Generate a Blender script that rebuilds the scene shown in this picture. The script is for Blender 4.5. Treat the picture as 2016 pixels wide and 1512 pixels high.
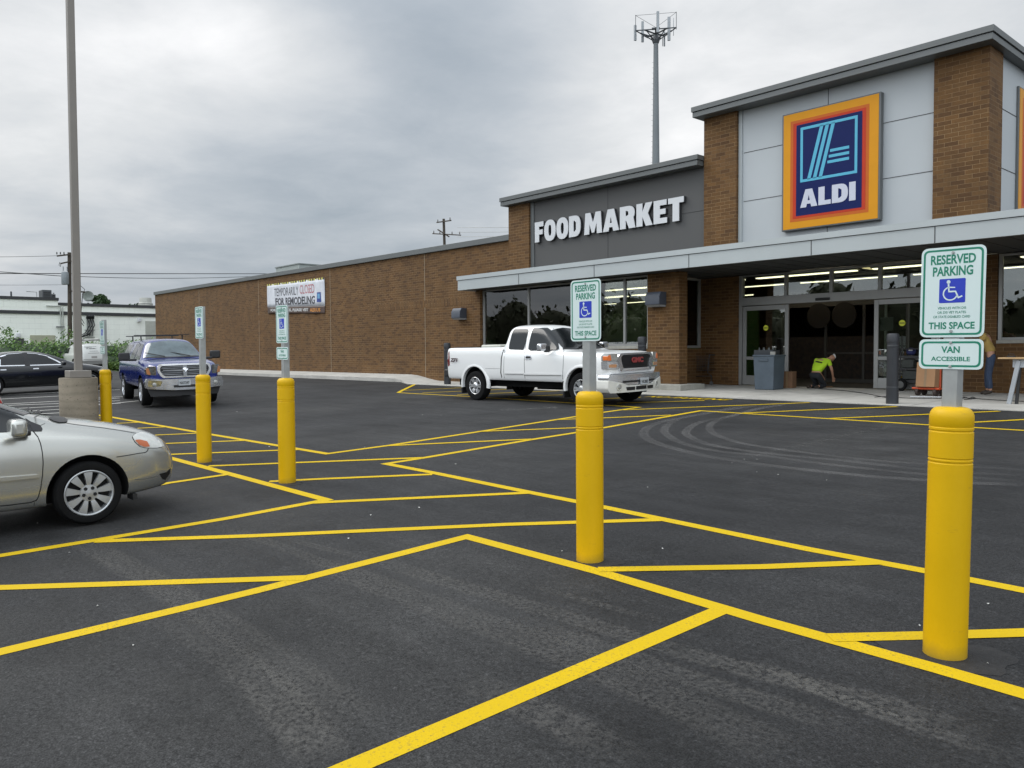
import bpy, bmesh, math, random
import numpy as np
from mathutils import Vector, Matrix, Euler
from mathutils.bvhtree import BVHTree
from mathutils.geometry import delaunay_2d_cdt
random.seed(7)
R = math.radians
scene = bpy.context.scene
for o in list(bpy.data.objects): bpy.data.objects.remove(o)

# ------------------------------------------------------------------ camera
FP = 1590.0; PIT = R(-2.26); ROL = R(-0.38); YAW = R(-48.2); H = 1.58
CC = Vector((0, 0, H))
f0 = Vector((math.sin(YAW), math.cos(YAW), 0)); r0 = Vector((math.cos(YAW), -math.sin(YAW), 0)); u0 = Vector((0, 0, 1))
FW = f0*math.cos(PIT) + u0*math.sin(PIT); UP = u0*math.cos(PIT) - f0*math.sin(PIT)
RT = r0*math.cos(ROL) + UP*math.sin(ROL); UP = UP*math.cos(ROL) - r0*math.sin(ROL)
cam = bpy.data.cameras.new("camera"); cam.lens = 36*FP/2016; cam.sensor_width = 36
cam.clip_end = 3000; cam.clip_start = 0.05
camo = bpy.data.objects.new("camera", cam); scene.collection.objects.link(camo)
M = Matrix((RT, UP, -FW)).transposed().to_4x4(); M.translation = CC
camo.matrix_world = M; scene.camera = camo

# ------------------------------------------------------------------ world, sun, exposure
SUN_AZ = R(-114); SUN_EL = R(48)          # azimuth measured from +Y towards +X
scene.view_settings.view_transform = 'Standard'; scene.view_settings.look = 'None'
scene.view_settings.gamma = 1; scene.view_settings.exposure = 0.38
world = bpy.data.worlds.new("World"); scene.world = world; world.use_nodes = True
nt = world.node_tree; nt.nodes.clear()
def N(t, typ, **kw):
    n = t.nodes.new(typ)
    for k, v in kw.items():
        if k in ('inp',):
            for kk, vv in v.items(): n.inputs[kk].default_value = vv
        else: setattr(n, k, v)
    return n
def ramp(t, stops, fac, interp='LINEAR'):
    n = t.nodes.new('ShaderNodeValToRGB'); cr = n.color_ramp; cr.interpolation = interp
    while len(cr.elements) > 1: cr.elements.remove(cr.elements[-1])
    cr.elements[0].position = stops[0][0]; c = stops[0][1]
    cr.elements[0].color = (c, c, c, 1) if isinstance(c, (int, float)) else (*c, 1)
    for p, c in stops[1:]:
        e = cr.elements.new(p); e.color = (c, c, c, 1) if isinstance(c, (int, float)) else (*c, 1)
    t.links.new(fac, n.inputs['Fac']); return n
def mth(t, op, a, b=None, c=None):
    n = t.nodes.new('ShaderNodeMath'); n.operation = op
    for i, x in enumerate((a, b, c)):
        if x is None: continue
        if isinstance(x, (int, float)): n.inputs[i].default_value = x
        else: t.links.new(x, n.inputs[i])
    return n.outputs[0]
def mixc(t, fac, a, b, blend='MIX'):
    n = t.nodes.new('ShaderNodeMix'); n.data_type = 'RGBA'; n.blend_type = blend
    for i, x in ((0, fac), (6, a), (7, b)):
        if isinstance(x, (int, float)): n.inputs[i].default_value = x
        elif isinstance(x, tuple): n.inputs[i].default_value = (*x, 1)
        else: t.links.new(x, n.inputs[i])
    return n.outputs[2]
tc = N(nt, 'ShaderNodeTexCoord')
sky = N(nt, 'ShaderNodeTexSky', sky_type='NISHITA', sun_disc=False, sun_elevation=SUN_EL, sun_rotation=SUN_AZ)
sky.air_density = 1.5; sky.dust_density = 3.0
sep = N(nt, 'ShaderNodeSeparateXYZ'); nt.links.new(tc.outputs['Generated'], sep.inputs[0])
# cloud deck: project the view direction on a high flat layer
zc_ = mth(nt, 'ADD', mth(nt, 'MAXIMUM', sep.outputs[2], 0.0), 0.12)
cx = mth(nt, 'DIVIDE', sep.outputs[0], zc_); cy = mth(nt, 'DIVIDE', sep.outputs[1], zc_)
cmb = N(nt, 'ShaderNodeCombineXYZ'); nt.links.new(cx, cmb.inputs[0]); nt.links.new(cy, cmb.inputs[1])
def wnoise(scale, detail, rough, off=(0, 0, 0), dist=0.0):
    mp = N(nt, 'ShaderNodeMapping'); mp.inputs['Location'].default_value = off
    nt.links.new(cmb.outputs[0], mp.inputs[0])
    n = N(nt, 'ShaderNodeTexNoise'); n.inputs['Scale'].default_value = scale; n.inputs['Detail'].default_value = detail
    n.inputs['Roughness'].default_value = rough; n.inputs['Distortion'].default_value = dist
    nt.links.new(mp.outputs[0], n.inputs['Vector']); return n.outputs[0]
n1 = wnoise(0.55, 4, 0.5, (3.1, 1.7, 0), 0.3); n2 = wnoise(1.9, 7, 0.6, (7.3, 2.2, 0), 0.2); n3 = wnoise(0.25, 2, 0.4, (1.2, 9.4, 0))
def blob(d, sharp, k):
    v = Vector(d).normalized()
    vm = N(nt, 'ShaderNodeVectorMath', operation='DOT_PRODUCT'); vm.inputs[1].default_value = v
    nrm = N(nt, 'ShaderNodeVectorMath', operation='NORMALIZE'); nt.links.new(tc.outputs['Generated'], nrm.inputs[0])
    nt.links.new(nrm.outputs[0], vm.inputs[0])
    a = mth(nt, 'SUBTRACT', vm.outputs['Value'], 1.0)
    e = mth(nt, 'POWER', 2.71828, mth(nt, 'MULTIPLY', a, sharp))
    return mth(nt, 'MULTIPLY', e, k)
def dirpx(x, y): return FW + RT*(x-1008)/FP - UP*(y-756)/FP
v = mth(nt, 'ADD', mth(nt, 'MULTIPLY', n1, 0.46), mth(nt, 'MULTIPLY', n2, 0.40))
v = mth(nt, 'ADD', v, mth(nt, 'MULTIPLY', n3, 0.15))
v = mth(nt, 'ADD', mth(nt, 'MULTIPLY', mth(nt, 'SUBTRACT', v, 0.5), 1.25), 0.575)
for (px, py, s, k) in [
        (490, 90, 190, 0.36), (640, 190, 300, 0.12), (200, 20, 90, 0.30), (1480, 60, 26, 0.32), (1150, 330, 60, 0.14), (60, 380, 40, 0.22), (900, 520, 60, 0.06),
        (480, 400, 26, -0.24), (850, 260, 60, -0.07), (300, 560, 50, -0.05), (1000, 160, 90, -0.06)]:
    v = mth(nt, 'ADD', v, blob(dirpx(px, py), s, k))
cl = ramp(nt, [(0.0, (0.19, 0.225, 0.275)), (0.3, (0.275, 0.32, 0.37)), (0.55, (0.41, 0.445, 0.485)), (0.8, (0.60, 0.615, 0.63)), (1.0, (0.80, 0.80, 0.805))], v)
# overcast sky is brighter overhead
zen = mth(nt, 'MULTIPLY_ADD', mth(nt, 'POWER', mth(nt, 'MAXIMUM', mth(nt, 'SUBTRACT', sep.outputs[2], 0.35), 0.0), 1.0), 0.9, 1.0)
rl = N(nt, 'ShaderNodeVectorMath', operation='DOT_PRODUCT'); nt.links.new(tc.outputs['Generated'], rl.inputs[0]); rl.inputs[1].default_value = Vector((.46, -.74, .34)).normalized()  # extra bright sky lobe added behind the camera to light the facades
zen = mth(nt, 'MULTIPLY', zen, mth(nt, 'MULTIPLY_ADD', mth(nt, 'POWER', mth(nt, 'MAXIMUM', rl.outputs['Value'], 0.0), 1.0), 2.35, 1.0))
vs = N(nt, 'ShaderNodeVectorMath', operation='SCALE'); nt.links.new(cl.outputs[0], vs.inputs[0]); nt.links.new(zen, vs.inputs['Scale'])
bg1 = N(nt, 'ShaderNodeBackground'); nt.links.new(sky.outputs[0], bg1.inputs[0]); bg1.inputs[1].default_value = 0.07
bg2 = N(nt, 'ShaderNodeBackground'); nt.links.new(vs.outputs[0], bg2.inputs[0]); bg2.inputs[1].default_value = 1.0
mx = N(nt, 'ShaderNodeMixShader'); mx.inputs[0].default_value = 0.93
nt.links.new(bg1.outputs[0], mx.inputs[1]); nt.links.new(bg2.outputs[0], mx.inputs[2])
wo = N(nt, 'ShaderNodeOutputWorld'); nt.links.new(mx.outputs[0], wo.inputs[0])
sun = bpy.data.lights.new("sun", 'SUN'); sun.energy = 1.3; sun.angle = R(38); sun.color = (1.0, 0.97, 0.92)
suno = bpy.data.objects.new("sun", sun); scene.collection.objects.link(suno)
sd = Vector((math.sin(SUN_AZ)*math.cos(SUN_EL), math.cos(SUN_AZ)*math.cos(SUN_EL), math.sin(SUN_EL)))
suno.rotation_euler = (-sd).to_track_quat('-Z', 'Y').to_euler()

# ------------------------------------------------------------------ geometry helpers
def smst(a, b, x):
    t = min(max((x-a)/(b-a), 0), 1); return t*t*(3-2*t)
def gz(X, Y):
    return .023*(min(max(Y, -8), 24)-4.3) + .02*max(0, min(-X-22, 30))*(1-smst(12, 18, Y))
def G(x, y, z):
    d = dirpx(x, y); return CC + d*((z-H)/d.z)
def gr(x, y):
    z = 0
    for i in range(60):
        p = G(x, y, z); z = .5*z + .5*gz(p.x, p.y)
    return Vector((p.x, p.y, gz(p.x, p.y)))
def PY(x, y, Y):
    d = dirpx(x, y); return CC + d*(Y/d.y)
def PX(x, y, X):
    d = dirpx(x, y); return CC + d*(X/d.x)
def DP(x, y, dep): return CC + dirpx(x, y)*dep
COL = scene.collection
def tag(o, label=None, cat=None, group=None, kind=None):
    if label: o['label'] = label
    if cat: o['category'] = cat
    if group: o['group'] = group
    if kind: o['kind'] = kind
    return o
def empty(name, loc=(0, 0, 0), rot=(0, 0, 0), label=None, cat=None, group=None, scale=1.0):
    o = bpy.data.objects.new(name, None); COL.objects.link(o); o.location = loc; o.rotation_euler = rot
    o.scale = (scale,)*3; o.empty_display_size = .2
    return tag(o, label, cat, group)
class MB:
    def __init__(s): s.v = []; s.f = []; s.m = []
    def add(s, vs, fs, mi=0):
        b = len(s.v); s.v += [tuple(p) for p in vs]
        s.f += [tuple(b+i for i in f) for f in fs]; s.m += [mi]*len(fs); return s
    def box(s, x0, x1, y0, y1, z0, z1, mi=0, T=None):
        vs = [Vector((x, y, z)) for z in (z0, z1) for y in (y0, y1) for x in (x0, x1)]
        if T is not None: vs = [T @ p for p in vs]
        return s.add(vs, [(0, 2, 3, 1), (4, 5, 7, 6), (0, 1, 5, 4), (1, 3, 7, 5), (3, 2, 6, 7), (2, 0, 4, 6)], mi)
    def bar(s, p0, p1, w, h=None, mi=0, up=(0, 0, 1)):
        p0 = Vector(p0); p1 = Vector(p1); h = h or w; d = (p1-p0); L = d.length; d.normalize()
        up = Vector(up)
        if abs(d.dot(up)) > .99: up = Vector((0, 1, 0))
        a = d.cross(up).normalized(); b = a.cross(d)
        T = Matrix((a, d, b)).transposed().to_4x4(); T.translation = p0
        return s.box(-w/2, w/2, 0, L, -h/2, h/2, mi, T)
    def cyl(s, p0, p1, r0, r1=None, n=16, mi=0, cap=True):
        return s.tube([p0, p1], [r0, r1 if r1 is not None else r0], n, mi, cap)
    def tube(s, pts, r, n=8, mi=0, cap=True):
        pts = [Vector(p) for p in pts]
        if isinstance(r, (int, float)): r = [r]*len(pts)
        vs = []; fs = []; prev = None
        for i, p in enumerate(pts):
            a = pts[max(i-1, 0)]; c = pts[min(i+1, len(pts)-1)]; d = (c-a).normalized()
            if prev is None:
                up = Vector((0, 0, 1)) if abs(d.z) < .9 else Vector((1, 0, 0))
                u = d.cross(up).normalized()
            else:
                u = (prev - d*prev.dot(d)).normalized()
            prev = u; w = d.cross(u)
            for k in range(n):
                t = 2*math.pi*k/n; vs.append(p + (u*math.cos(t)+w*math.sin(t))*r[i])
        for i in range(len(pts)-1):
            for k in range(n):
                a = i*n+k; b = i*n+(k+1) % n; fs.append((a, b, b+n, a+n))
        if cap: fs.append(tuple(range(n))[::-1]); fs.append(tuple(range((len(pts)-1)*n, len(pts)*n)))
        return s.add(vs, fs, mi)
    def lathe(s, prof, o=(0, 0, 0), axis=(0, 0, 1), n=32, mi=0, a0=0, a1=2*math.pi, closed=False):
        ax = Vector(axis).normalized(); up = Vector((0, 0, 1)) if abs(ax.z) < .9 else Vector((1, 0, 0))
        u = ax.cross(up).normalized(); w = ax.cross(u); o = Vector(o); vs = []; fs = []
        full = abs(a1-a0-2*math.pi) < 1e-6; cnt = n if full else n+1
        for k in range(cnt):
            t = a0+(a1-a0)*k/n; d = u*math.cos(t)+w*math.sin(t)
            for (r, h) in prof: vs.append(o+d*r+ax*h)
        m = len(prof)
        for k in range(n):
            k2 = (k+1) % cnt
            for j in range(m-1 if not closed else m):
                j2 = (j+1) % m
                fs.append((k*m+j, k2*m+j, k2*m+j2, k*m+j2))
        return s.add(vs, fs, mi)
    def prism(s, poly, fn, depthvec, mi=0):
        n = len(poly); f = [Vector(fn(*p)) for p in poly]; b = [p+Vector(depthvec) for p in f]
        return s.add(f+b, [tuple(range(n)), tuple(range(2*n-1, n-1, -1))]+[(i, i+n, (i+1) % n+n, (i+1) % n) for i in range(n)], mi)
    def build(s, name, mats, parent=None, smooth=None, bevel=0, label=None, cat=None, group=None, kind=None, seg=2, fixn=True):
        me = bpy.data.meshes.new(name); me.from_pydata(s.v, [], s.f)
        if not isinstance(mats, (list, tuple)): mats = [mats]
        for m in mats: me.materials.append(m)
        me.polygons.foreach_set('material_index', s.m)
        if fixn:
            bm = bmesh.new(); bm.from_mesh(me); bmesh.ops.recalc_face_normals(bm, faces=bm.faces); bm.to_mesh(me); bm.free()
        me.update()
        if smooth is not None:
            me.polygons.foreach_set('use_smooth', [True]*len(me.polygons)); me.set_sharp_from_angle(angle=R(smooth))
        o = bpy.data.objects.new(name, me); COL.objects.link(o)
        if parent: o.parent = parent
        if bevel:
            b = o.modifiers.new('bevel', 'BEVEL'); b.width = bevel; b.segments = seg; b.limit_method = 'ANGLE'; b.angle_limit = R(40)
            if smooth is None: me.polygons.foreach_set('use_smooth', [True]*len(me.polygons)); me.set_sharp_from_angle(angle=R(35)); b.harden_normals = False
        return tag(o, label, cat, group, kind)
def children(o): return [c for c in bpy.data.objects if c.parent == o]
def copy_tree(o, parent=None, kids=None):
    if kids is None:
        kids = {}
        for c in bpy.data.objects:
            if c.parent: kids.setdefault(c.parent.name, []).append(c)
    c = o.copy(); COL.objects.link(c); c.parent = parent
    for k in kids.get(o.name, []): copy_tree(k, c, kids)
    return c
def eval_mesh(o):
    bpy.context.view_layer.update()
    dg = bpy.context.evaluated_depsgraph_get()
    return bpy.data.meshes.new_from_object(o.evaluated_get(dg), preserve_all_data_layers=True, depsgraph=dg)
def mesh_obj(name, me, parent=None, smooth=None):
    o = bpy.data.objects.new(name, me); COL.objects.link(o)
    if parent: o.parent = parent
    if smooth is not None:
        me.polygons.foreach_set('use_smooth', [True]*len(me.polygons)); me.set_sharp_from_angle(angle=R(smooth))
    return o
def inpoly(p, poly):
    x, y = p; c = False; n = len(poly)
    for i in range(n):
        x1, y1 = poly[i]; x2, y2 = poly[(i+1) % n]
        if (y1 > y) != (y2 > y) and x < (x2-x1)*(y-y1)/(y2-y1)+x1: c = not c
    return c
def rnd(poly, r, n=4):
    "round the corners of a 2-D polygon"
    out = []; m = len(poly)
    for i in range(m):
        p = Vector(poly[i]); a = Vector(poly[i-1])-p; b = Vector(poly[(i+1) % m])-p
        q = min(r, a.length*.45, b.length*.45); s = p+a.normalized()*q; e = p+b.normalized()*q
        for k in range(n+1):
            t = k/n; out.append(tuple(s*(1-t)**2+p*2*t*(1-t)+e*t*t))
    return out
def tri_poly(poly, res):
    pts = []; n = len(poly)
    for i in range(n):
        a = Vector(poly[i]); b = Vector(poly[(i+1) % n]); k = max(1, int((b-a).length/res))
        for j in range(k): pts.append(a.lerp(b, j/k))
    m = len(pts); edges = [(i, (i+1) % m) for i in range(m)]
    xs = [p.x for p in pts]; ys = [p.y for p in pts]; P2 = [tuple(p) for p in pts]
    nx = int((max(xs)-min(xs))/res); ny = int((max(ys)-min(ys))/res)
    for i in range(1, nx+1):
        for j in range(1, ny+1):
            q = (min(xs)+i*(max(xs)-min(xs))/(nx+1), min(ys)+j*(max(ys)-min(ys))/(ny+1))
            if inpoly(q, P2) and min((Vector(q)-p).length for p in pts) > res*.4: pts.append(Vector(q))
    r = delaunay_2d_cdt([p for p in pts], edges, [], 1, 1e-6)
    return r[0], r[2], m
def panel(name, poly, fn, back, mat, parent=None, res=.05, smooth=40):
    "solid plate: the 2-D polygon is mapped by fn to 3-D, its back lies 'back' away"
    vs, fs, m = tri_poly(poly, res)
    fr = [fn(p.x, p.y) for p in vs]
    ok = [p is not None for p in fr]
    fs = [f for f in fs if all(ok[i] for i in f)]
    fr = [Vector(p) if p is not None else Vector((0, 0, 0)) for p in fr]
    bv = Vector(back); n = len(fr); F = [tuple(f) for f in fs]
    cnt = {}
    for f in F:
        for i in range(len(f)):
            a, b = f[i], f[(i+1) % len(f)]; cnt[(a, b)] = 1
    rim = [(a, b) for (a, b) in cnt if (b, a) not in cnt]
    allf = F+[tuple(i+n for i in reversed(f)) for f in F]+[(b, a, a+n, b+n) for a, b in rim]
    me = bpy.data.meshes.new(name); me.from_pydata([tuple(p) for p in fr]+[tuple(p+bv) for p in fr], [], allf)
    bm = bmesh.new(); bm.from_mesh(me)
    bmesh.ops.delete(bm, geom=[q for q in bm.verts if not q.link_faces], context='VERTS')
    bmesh.ops.recalc_face_normals(bm, faces=bm.faces); bm.to_mesh(me); bm.free()
    me.materials.append(mat)
    return mesh_obj(name, me, parent, smooth)
def text_mb(txt, w=None, h=None, offset=0.0, ext=0.0, shear=0.0, align='CENTER', spacing=1.0, res=3):
    "flat text mesh in XY, centred, scaled to width w and/or cap height h"
    cu = bpy.data.curves.new('t', 'FONT'); cu.body = txt; cu.align_x = 'LEFT'; cu.offset = offset; cu.extrude = 0
    cu.shear = shear; cu.space_character = spacing; cu.resolution_u = res; cu.fill_mode = 'BOTH'
    ob = bpy.data.objects.new('t', cu); COL.objects.link(ob); bpy.context.view_layer.update()
    me = eval_mesh(ob); vs = [v.co.copy() for v in me.vertices]; fs = [tuple(p.vertices) for p in me.polygons]
    bpy.data.objects.remove(ob); bpy.data.meshes.remove(me)
    x0 = min(p.x for p in vs); x1 = max(p.x for p in vs); y0 = min(p.y for p in vs); y1 = max(p.y for p in vs)
    sx = (w/(x1-x0)) if w else None; sy = (h/(y1-y0)) if h else None
    sx = sx or sy; sy = sy or sx
    return [((p.x-(x0+x1)/2)*sx, (p.y-(y0+y1)/2)*sy) for p in vs], fs
def text_into(mb, txt, O, U, V, w=None, h=None, mi=0, thick=0.0, offset=0.0, shear=0.0, spacing=1.0, warp=None):
    vs, fs = text_mb(txt, w, h, offset, 0, shear, spacing=spacing)
    O = Vector(O); U = Vector(U); V = Vector(V); Nn = U.cross(V).normalized()
    pts = [O+U*a+V*b for a, b in vs]
    if warp: pts = [warp(p) for p in pts]
    if thick <= 0: mb.add(pts, fs, mi); return
    n = len(pts); cnt = set()
    for f in fs:
        for i in range(len(f)): cnt.add((f[i], f[(i+1) % len(f)]))
    rim = [(a, b) for a, b in cnt if (b, a) not in cnt]
    b0 = len(mb.v)
    mb.add([p+Nn*thick for p in pts]+pts, fs+[tuple(i+n for i in reversed(f)) for f in fs], mi)
    mb.f += [(b0+b, b0+a, b0+a+n, b0+b+n) for a, b in rim]; mb.m += [mi if mi < 90 else mi]*len(rim)
    return rim

def _arc(cx, cy, rx, ry, a0, a1, n=10, p=1.0):
    o = []
    for i in range(n+1):
        a = R(a0+(a1-a0)*i/n); c, s_ = math.cos(a), math.sin(a)
        o.append((cx+rx*math.copysign(abs(c)**p, c), cy+ry*math.copysign(abs(s_)**p, s_)))
    return o
GLYPH = {
 'F': (.62, [(0, 0), (0, 1), (.62, 1), (.62, .76), (.30, .76), (.30, .61), (.56, .61), (.56, .37), (.30, .37), (.30, 0)], None),
 'E': (.64, [(0, 0), (0, 1), (.62, 1), (.62, .77), (.30, .77), (.30, .615), (.57, .615), (.57, .39), (.30, .39), (.30, .23), (.64, .23), (.64, 0)], None),
 'T': (.72, [(.21, 0), (.21, .76), (0, .76), (0, 1), (.72, 1), (.72, .76), (.51, .76), (.51, 0)], None),
 'L': (.60, [(0, 0), (0, 1), (.30, 1), (.30, .24), (.60, .24), (.60, 0)], None),
 'I': (.30, [(0, 0), (0, 1), (.30, 1), (.30, 0)], None),
 'M': (1.0, [(0, 0), (.07, 1), (.35, 1), (.5, .52), (.65, 1), (.93, 1), (1, 0), (.72, 0), (.70, .50), (.57, .06), (.43, .06), (.30, .50), (.28, 0)], None),
 'K': (.80, [(0, 0), (0, 1), (.30, 1), (.30, .62), (.46, 1), (.79, 1), (.57, .54), (.80, 0), (.47, 0), (.30, .42), (.30, 0)], None),
 'A': (.86, [(0, 0), (.26, 1), (.60, 1), (.86, 0), (.56, 0), (.52, .18), (.34, .18), (.30, 0)], [(.375, .37), (.485, .37), (.43, .68)]),
 'R': (.80, [(0, 0), (0, 1)]+_arc(.42, .68, .34, .32, 90, -38, 10, .85)+[(.80, 0), (.47, 0), (.33, .36), (.30, .36), (.30, 0)], [(.30, .57), (.38, .57), (.44, .62), (.44, .74), (.38, .79), (.30, .79)]),
 'D': (.76, [(0, 0), (0, 1)]+_arc(.36, .5, .40, .5, 90, -90, 16, .8), [(.30, .24), (.36, .24), (.46, .33), (.46, .67), (.36, .76), (.30, .76)]),
 'O': (.80, _arc(.40, .5, .40, .52, 180, -170, 30, .85), _arc(.40, .5, .105, .27, 0, 345, 22, .8))}
def heavy_into(mb, word, O, U, V, w, h, thick, mi=0, gap=.055):
    O = Vector(O); U = Vector(U); V = Vector(V); Nn = U.cross(V).normalized()
    tot = sum(GLYPH[c][0] for c in word)+gap*(len(word)-1); k = w/tot; x = -tot/2
    for ch in word:
        gw, outer, hole = GLYPH[ch]; pts = [Vector(p) for p in outer]; n = len(pts); ed = [(i, (i+1) % n) for i in range(n)]
        if hole: pts += [Vector(p) for p in hole]; m = len(hole); ed += [(n+i, n+(i+1) % m) for i in range(m)]
        r = delaunay_2d_cdt(pts, ed, [], 0, 1e-7); fs = []
        for f in r[2]:
            c = sum((r[0][i] for i in f), Vector((0, 0)))/len(f)
            if inpoly(c, outer) and not (hole and inpoly(c, hole)): fs.append(tuple(f))
        P3 = [O+U*((x+p.x)*k)+V*((p.y-.5)*h) for p in r[0]]; n3 = len(P3)
        cnt = set((f[i], f[(i+1) % len(f)]) for f in fs for i in range(len(f))); rim = [(a, b) for a, b in cnt if (b, a) not in cnt]
        mb.add([p+Nn*thick for p in P3]+P3, fs+[tuple(i+n3 for i in reversed(f)) for f in fs]+[(b, a, a+n3, b+n3) for a, b in rim], mi)
        x += gw+gap

# ------------------------------------------------------------------ materials
def newmat(name):
    m = bpy.data.materials.new(name); m.use_nodes = True; t = m.node_tree
    b = t.nodes['Principled BSDF']; return m, t, b
def mat(name, col, rough=.6, metal=0.0, var=.12, scale=3.0, bump=0.0, bscale=60., coat=0.0, spec=None, col2=None, detail=4):
    m, t, b = newmat(name)
    b.inputs['Roughness'].default_value = rough; b.inputs['Metallic'].default_value = metal
    if spec is not None: b.inputs['Specular IOR Level'].default_value = spec
    if coat: b.inputs['Coat Weight'].default_value = coat; b.inputs['Coat Roughness'].default_value = .04
    tcn = N(t, 'ShaderNodeTexCoord'); no = N(t, 'ShaderNodeTexNoise', inp={'Scale': scale, 'Detail': detail, 'Roughness': .6})
    t.links.new(tcn.outputs['Object'], no.inputs['Vector'])
    c2 = col2 or tuple(c*(1-var) for c in col); c1 = tuple(min(1, c*(1+var*.5)) for c in col) if not col2 else col
    rp = ramp(t, [(0.3, c2), (0.7, c1)], no.outputs[0]); t.links.new(rp.outputs[0], b.inputs['Base Color'])
    rr = mth(t, 'MULTIPLY_ADD', no.outputs[0], .15, rough-.07); t.links.new(rr, b.inputs['Roughness'])
    if bump:
        n2 = N(t, 'ShaderNodeTexNoise', inp={'Scale': bscale, 'Detail': 3}); t.links.new(tcn.outputs['Object'], n2.inputs['Vector'])
        bp = N(t, 'ShaderNodeBump', inp={'Strength': bump, 'Distance': .01}); t.links.new(n2.outputs[0], bp.inputs['Height'])
        t.links.new(bp.outputs[0], b.inputs['Normal'])
    return m
def emis(name, col, s):
    m, t, b = newmat(name); b.inputs['Base Color'].default_value = (*col, 1)
    b.inputs['Emission Color'].default_value = (*col, 1); b.inputs['Emission Strength'].default_value = s; return m
def glass(name, tint, base=.12, rough=0.0):
    m = bpy.data.materials.new(name); m.use_nodes = True; t = m.node_tree; t.nodes.clear()
    tr = N(t, 'ShaderNodeBsdfTransparent'); tr.inputs[0].default_value = (*tint, 1)
    gl = N(t, 'ShaderNodeBsdfGlossy'); gl.inputs['Roughness'].default_value = rough
    fr = N(t, 'ShaderNodeFresnel', inp={'IOR': 1.5}); f2 = mth(t, 'MULTIPLY_ADD', fr.outputs[0], 1.0, base-.04)
    mxs = N(t, 'ShaderNodeMixShader'); t.links.new(f2, mxs.inputs[0]); t.links.new(tr.outputs[0], mxs.inputs[1]); t.links.new(gl.outputs[0], mxs.inputs[2])
    out = N(t, 'ShaderNodeOutputMaterial'); t.links.new(mxs.outputs[0], out.inputs[0]); return m
def brickmat(name, cols, mortar, roww=.305, rowh=.1016, ms=.009, vertical=False, dirt=1.0):
    m, t, b = newmat(name); b.inputs['Roughness'].default_value = .85
    tcn = N(t, 'ShaderNodeTexCoord'); ge = N(t, 'ShaderNodeNewGeometry')
    sp = N(t, 'ShaderNodeSeparateXYZ'); t.links.new(tcn.outputs['Object'], sp.inputs[0])
    sn = N(t, 'ShaderNodeSeparateXYZ'); t.links.new(ge.outputs['Normal'], sn.inputs[0])
    isx = mth(t, 'GREATER_THAN', mth(t, 'ABSOLUTE', sn.outputs[0]), .5)
    u = mth(t, 'ADD', mth(t, 'MULTIPLY', isx, sp.outputs[1]), mth(t, 'MULTIPLY', mth(t, 'SUBTRACT', 1.0, isx), sp.outputs[0]))
    cb = N(t, 'ShaderNodeCombineXYZ')
    if vertical: t.links.new(sp.outputs[2], cb.inputs[0]); t.links.new(u, cb.inputs[1])
    else: t.links.new(u, cb.inputs[0]); t.links.new(sp.outputs[2], cb.inputs[1])
    bk = N(t, 'ShaderNodeTexBrick'); t.links.new(cb.outputs[0], bk.inputs['Vector'])
    bk.inputs['Scale'].default_value = 1; bk.inputs['Brick Width'].default_value = roww; bk.inputs['Row Height'].default_value = rowh
    bk.inputs['Mortar Size'].default_value = ms*.55; bk.inputs['Mortar Smooth'].default_value = .3; bk.inputs['Bias'].default_value = -.1
    bk.inputs['Color1'].default_value = (0, 0, 0, 1); bk.inputs['Color2'].default_value = (1, 1, 1, 1); bk.inputs['Mortar'].default_value = (0, 0, 0, 1)
    rp = ramp(t, [(0, cols[0]), (.33, cols[1]), (.6, cols[2]), (.85, cols[3]), (1, cols[4])], bk.outputs['Color'])
    no = N(t, 'ShaderNodeTexNoise', inp={'Scale': .35, 'Detail': 5, 'Roughness': .6}); t.links.new(tcn.outputs['Object'], no.inputs['Vector'])
    n2 = N(t, 'ShaderNodeTexNoise', inp={'Scale': 18, 'Detail': 3}); t.links.new(tcn.outputs['Object'], n2.inputs['Vector'])
    c = mixc(t, .6*dirt, rp.outputs[0], ramp(t, [(.3, .75), (.7, 1.2)], no.outputs[0]).outputs[0], 'MULTIPLY')
    c = mixc(t, .6*dirt, c, ramp(t, [(.3, .8), (.7, 1.15)], n2.outputs[0]).outputs[0], 'MULTIPLY')
    mq = N(t, 'ShaderNodeMapping'); mq.inputs['Scale'].default_value = (2.2, 2.2, .18); t.links.new(tcn.outputs['Object'], mq.inputs[0])
    n4 = N(t, 'ShaderNodeTexNoise', inp={'Scale': 1.0, 'Detail': 5, 'Roughness': .6}); t.links.new(mq.outputs[0], n4.inputs['Vector'])
    c = mixc(t, .42*dirt, c, ramp(t, [(.32, .72), (.5, 1.), (.68, 1.18)], n4.outputs[0]).outputs[0], 'MULTIPLY')
    n3 = N(t, 'ShaderNodeTexNoise', inp={'Scale': 1.3, 'Detail': 3}); t.links.new(tcn.outputs['Object'], n3.inputs['Vector'])
    mort = mixc(t, ramp(t, [(.42, 0.), (.62, 1.)], n3.outputs[0]).outputs[0], tuple(x*.55 for x in mortar), mortar)
    c = mixc(t, bk.outputs['Fac'], c, mort); t.links.new(c, b.inputs['Base Color'])
    bp = N(t, 'ShaderNodeBump', inp={'Strength': .5, 'Distance': .006}); bp.invert = True
    t.links.new(bk.outputs['Fac'], bp.inputs['Height']); t.links.new(bp.outputs[0], b.inputs['Normal']); return m

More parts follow.
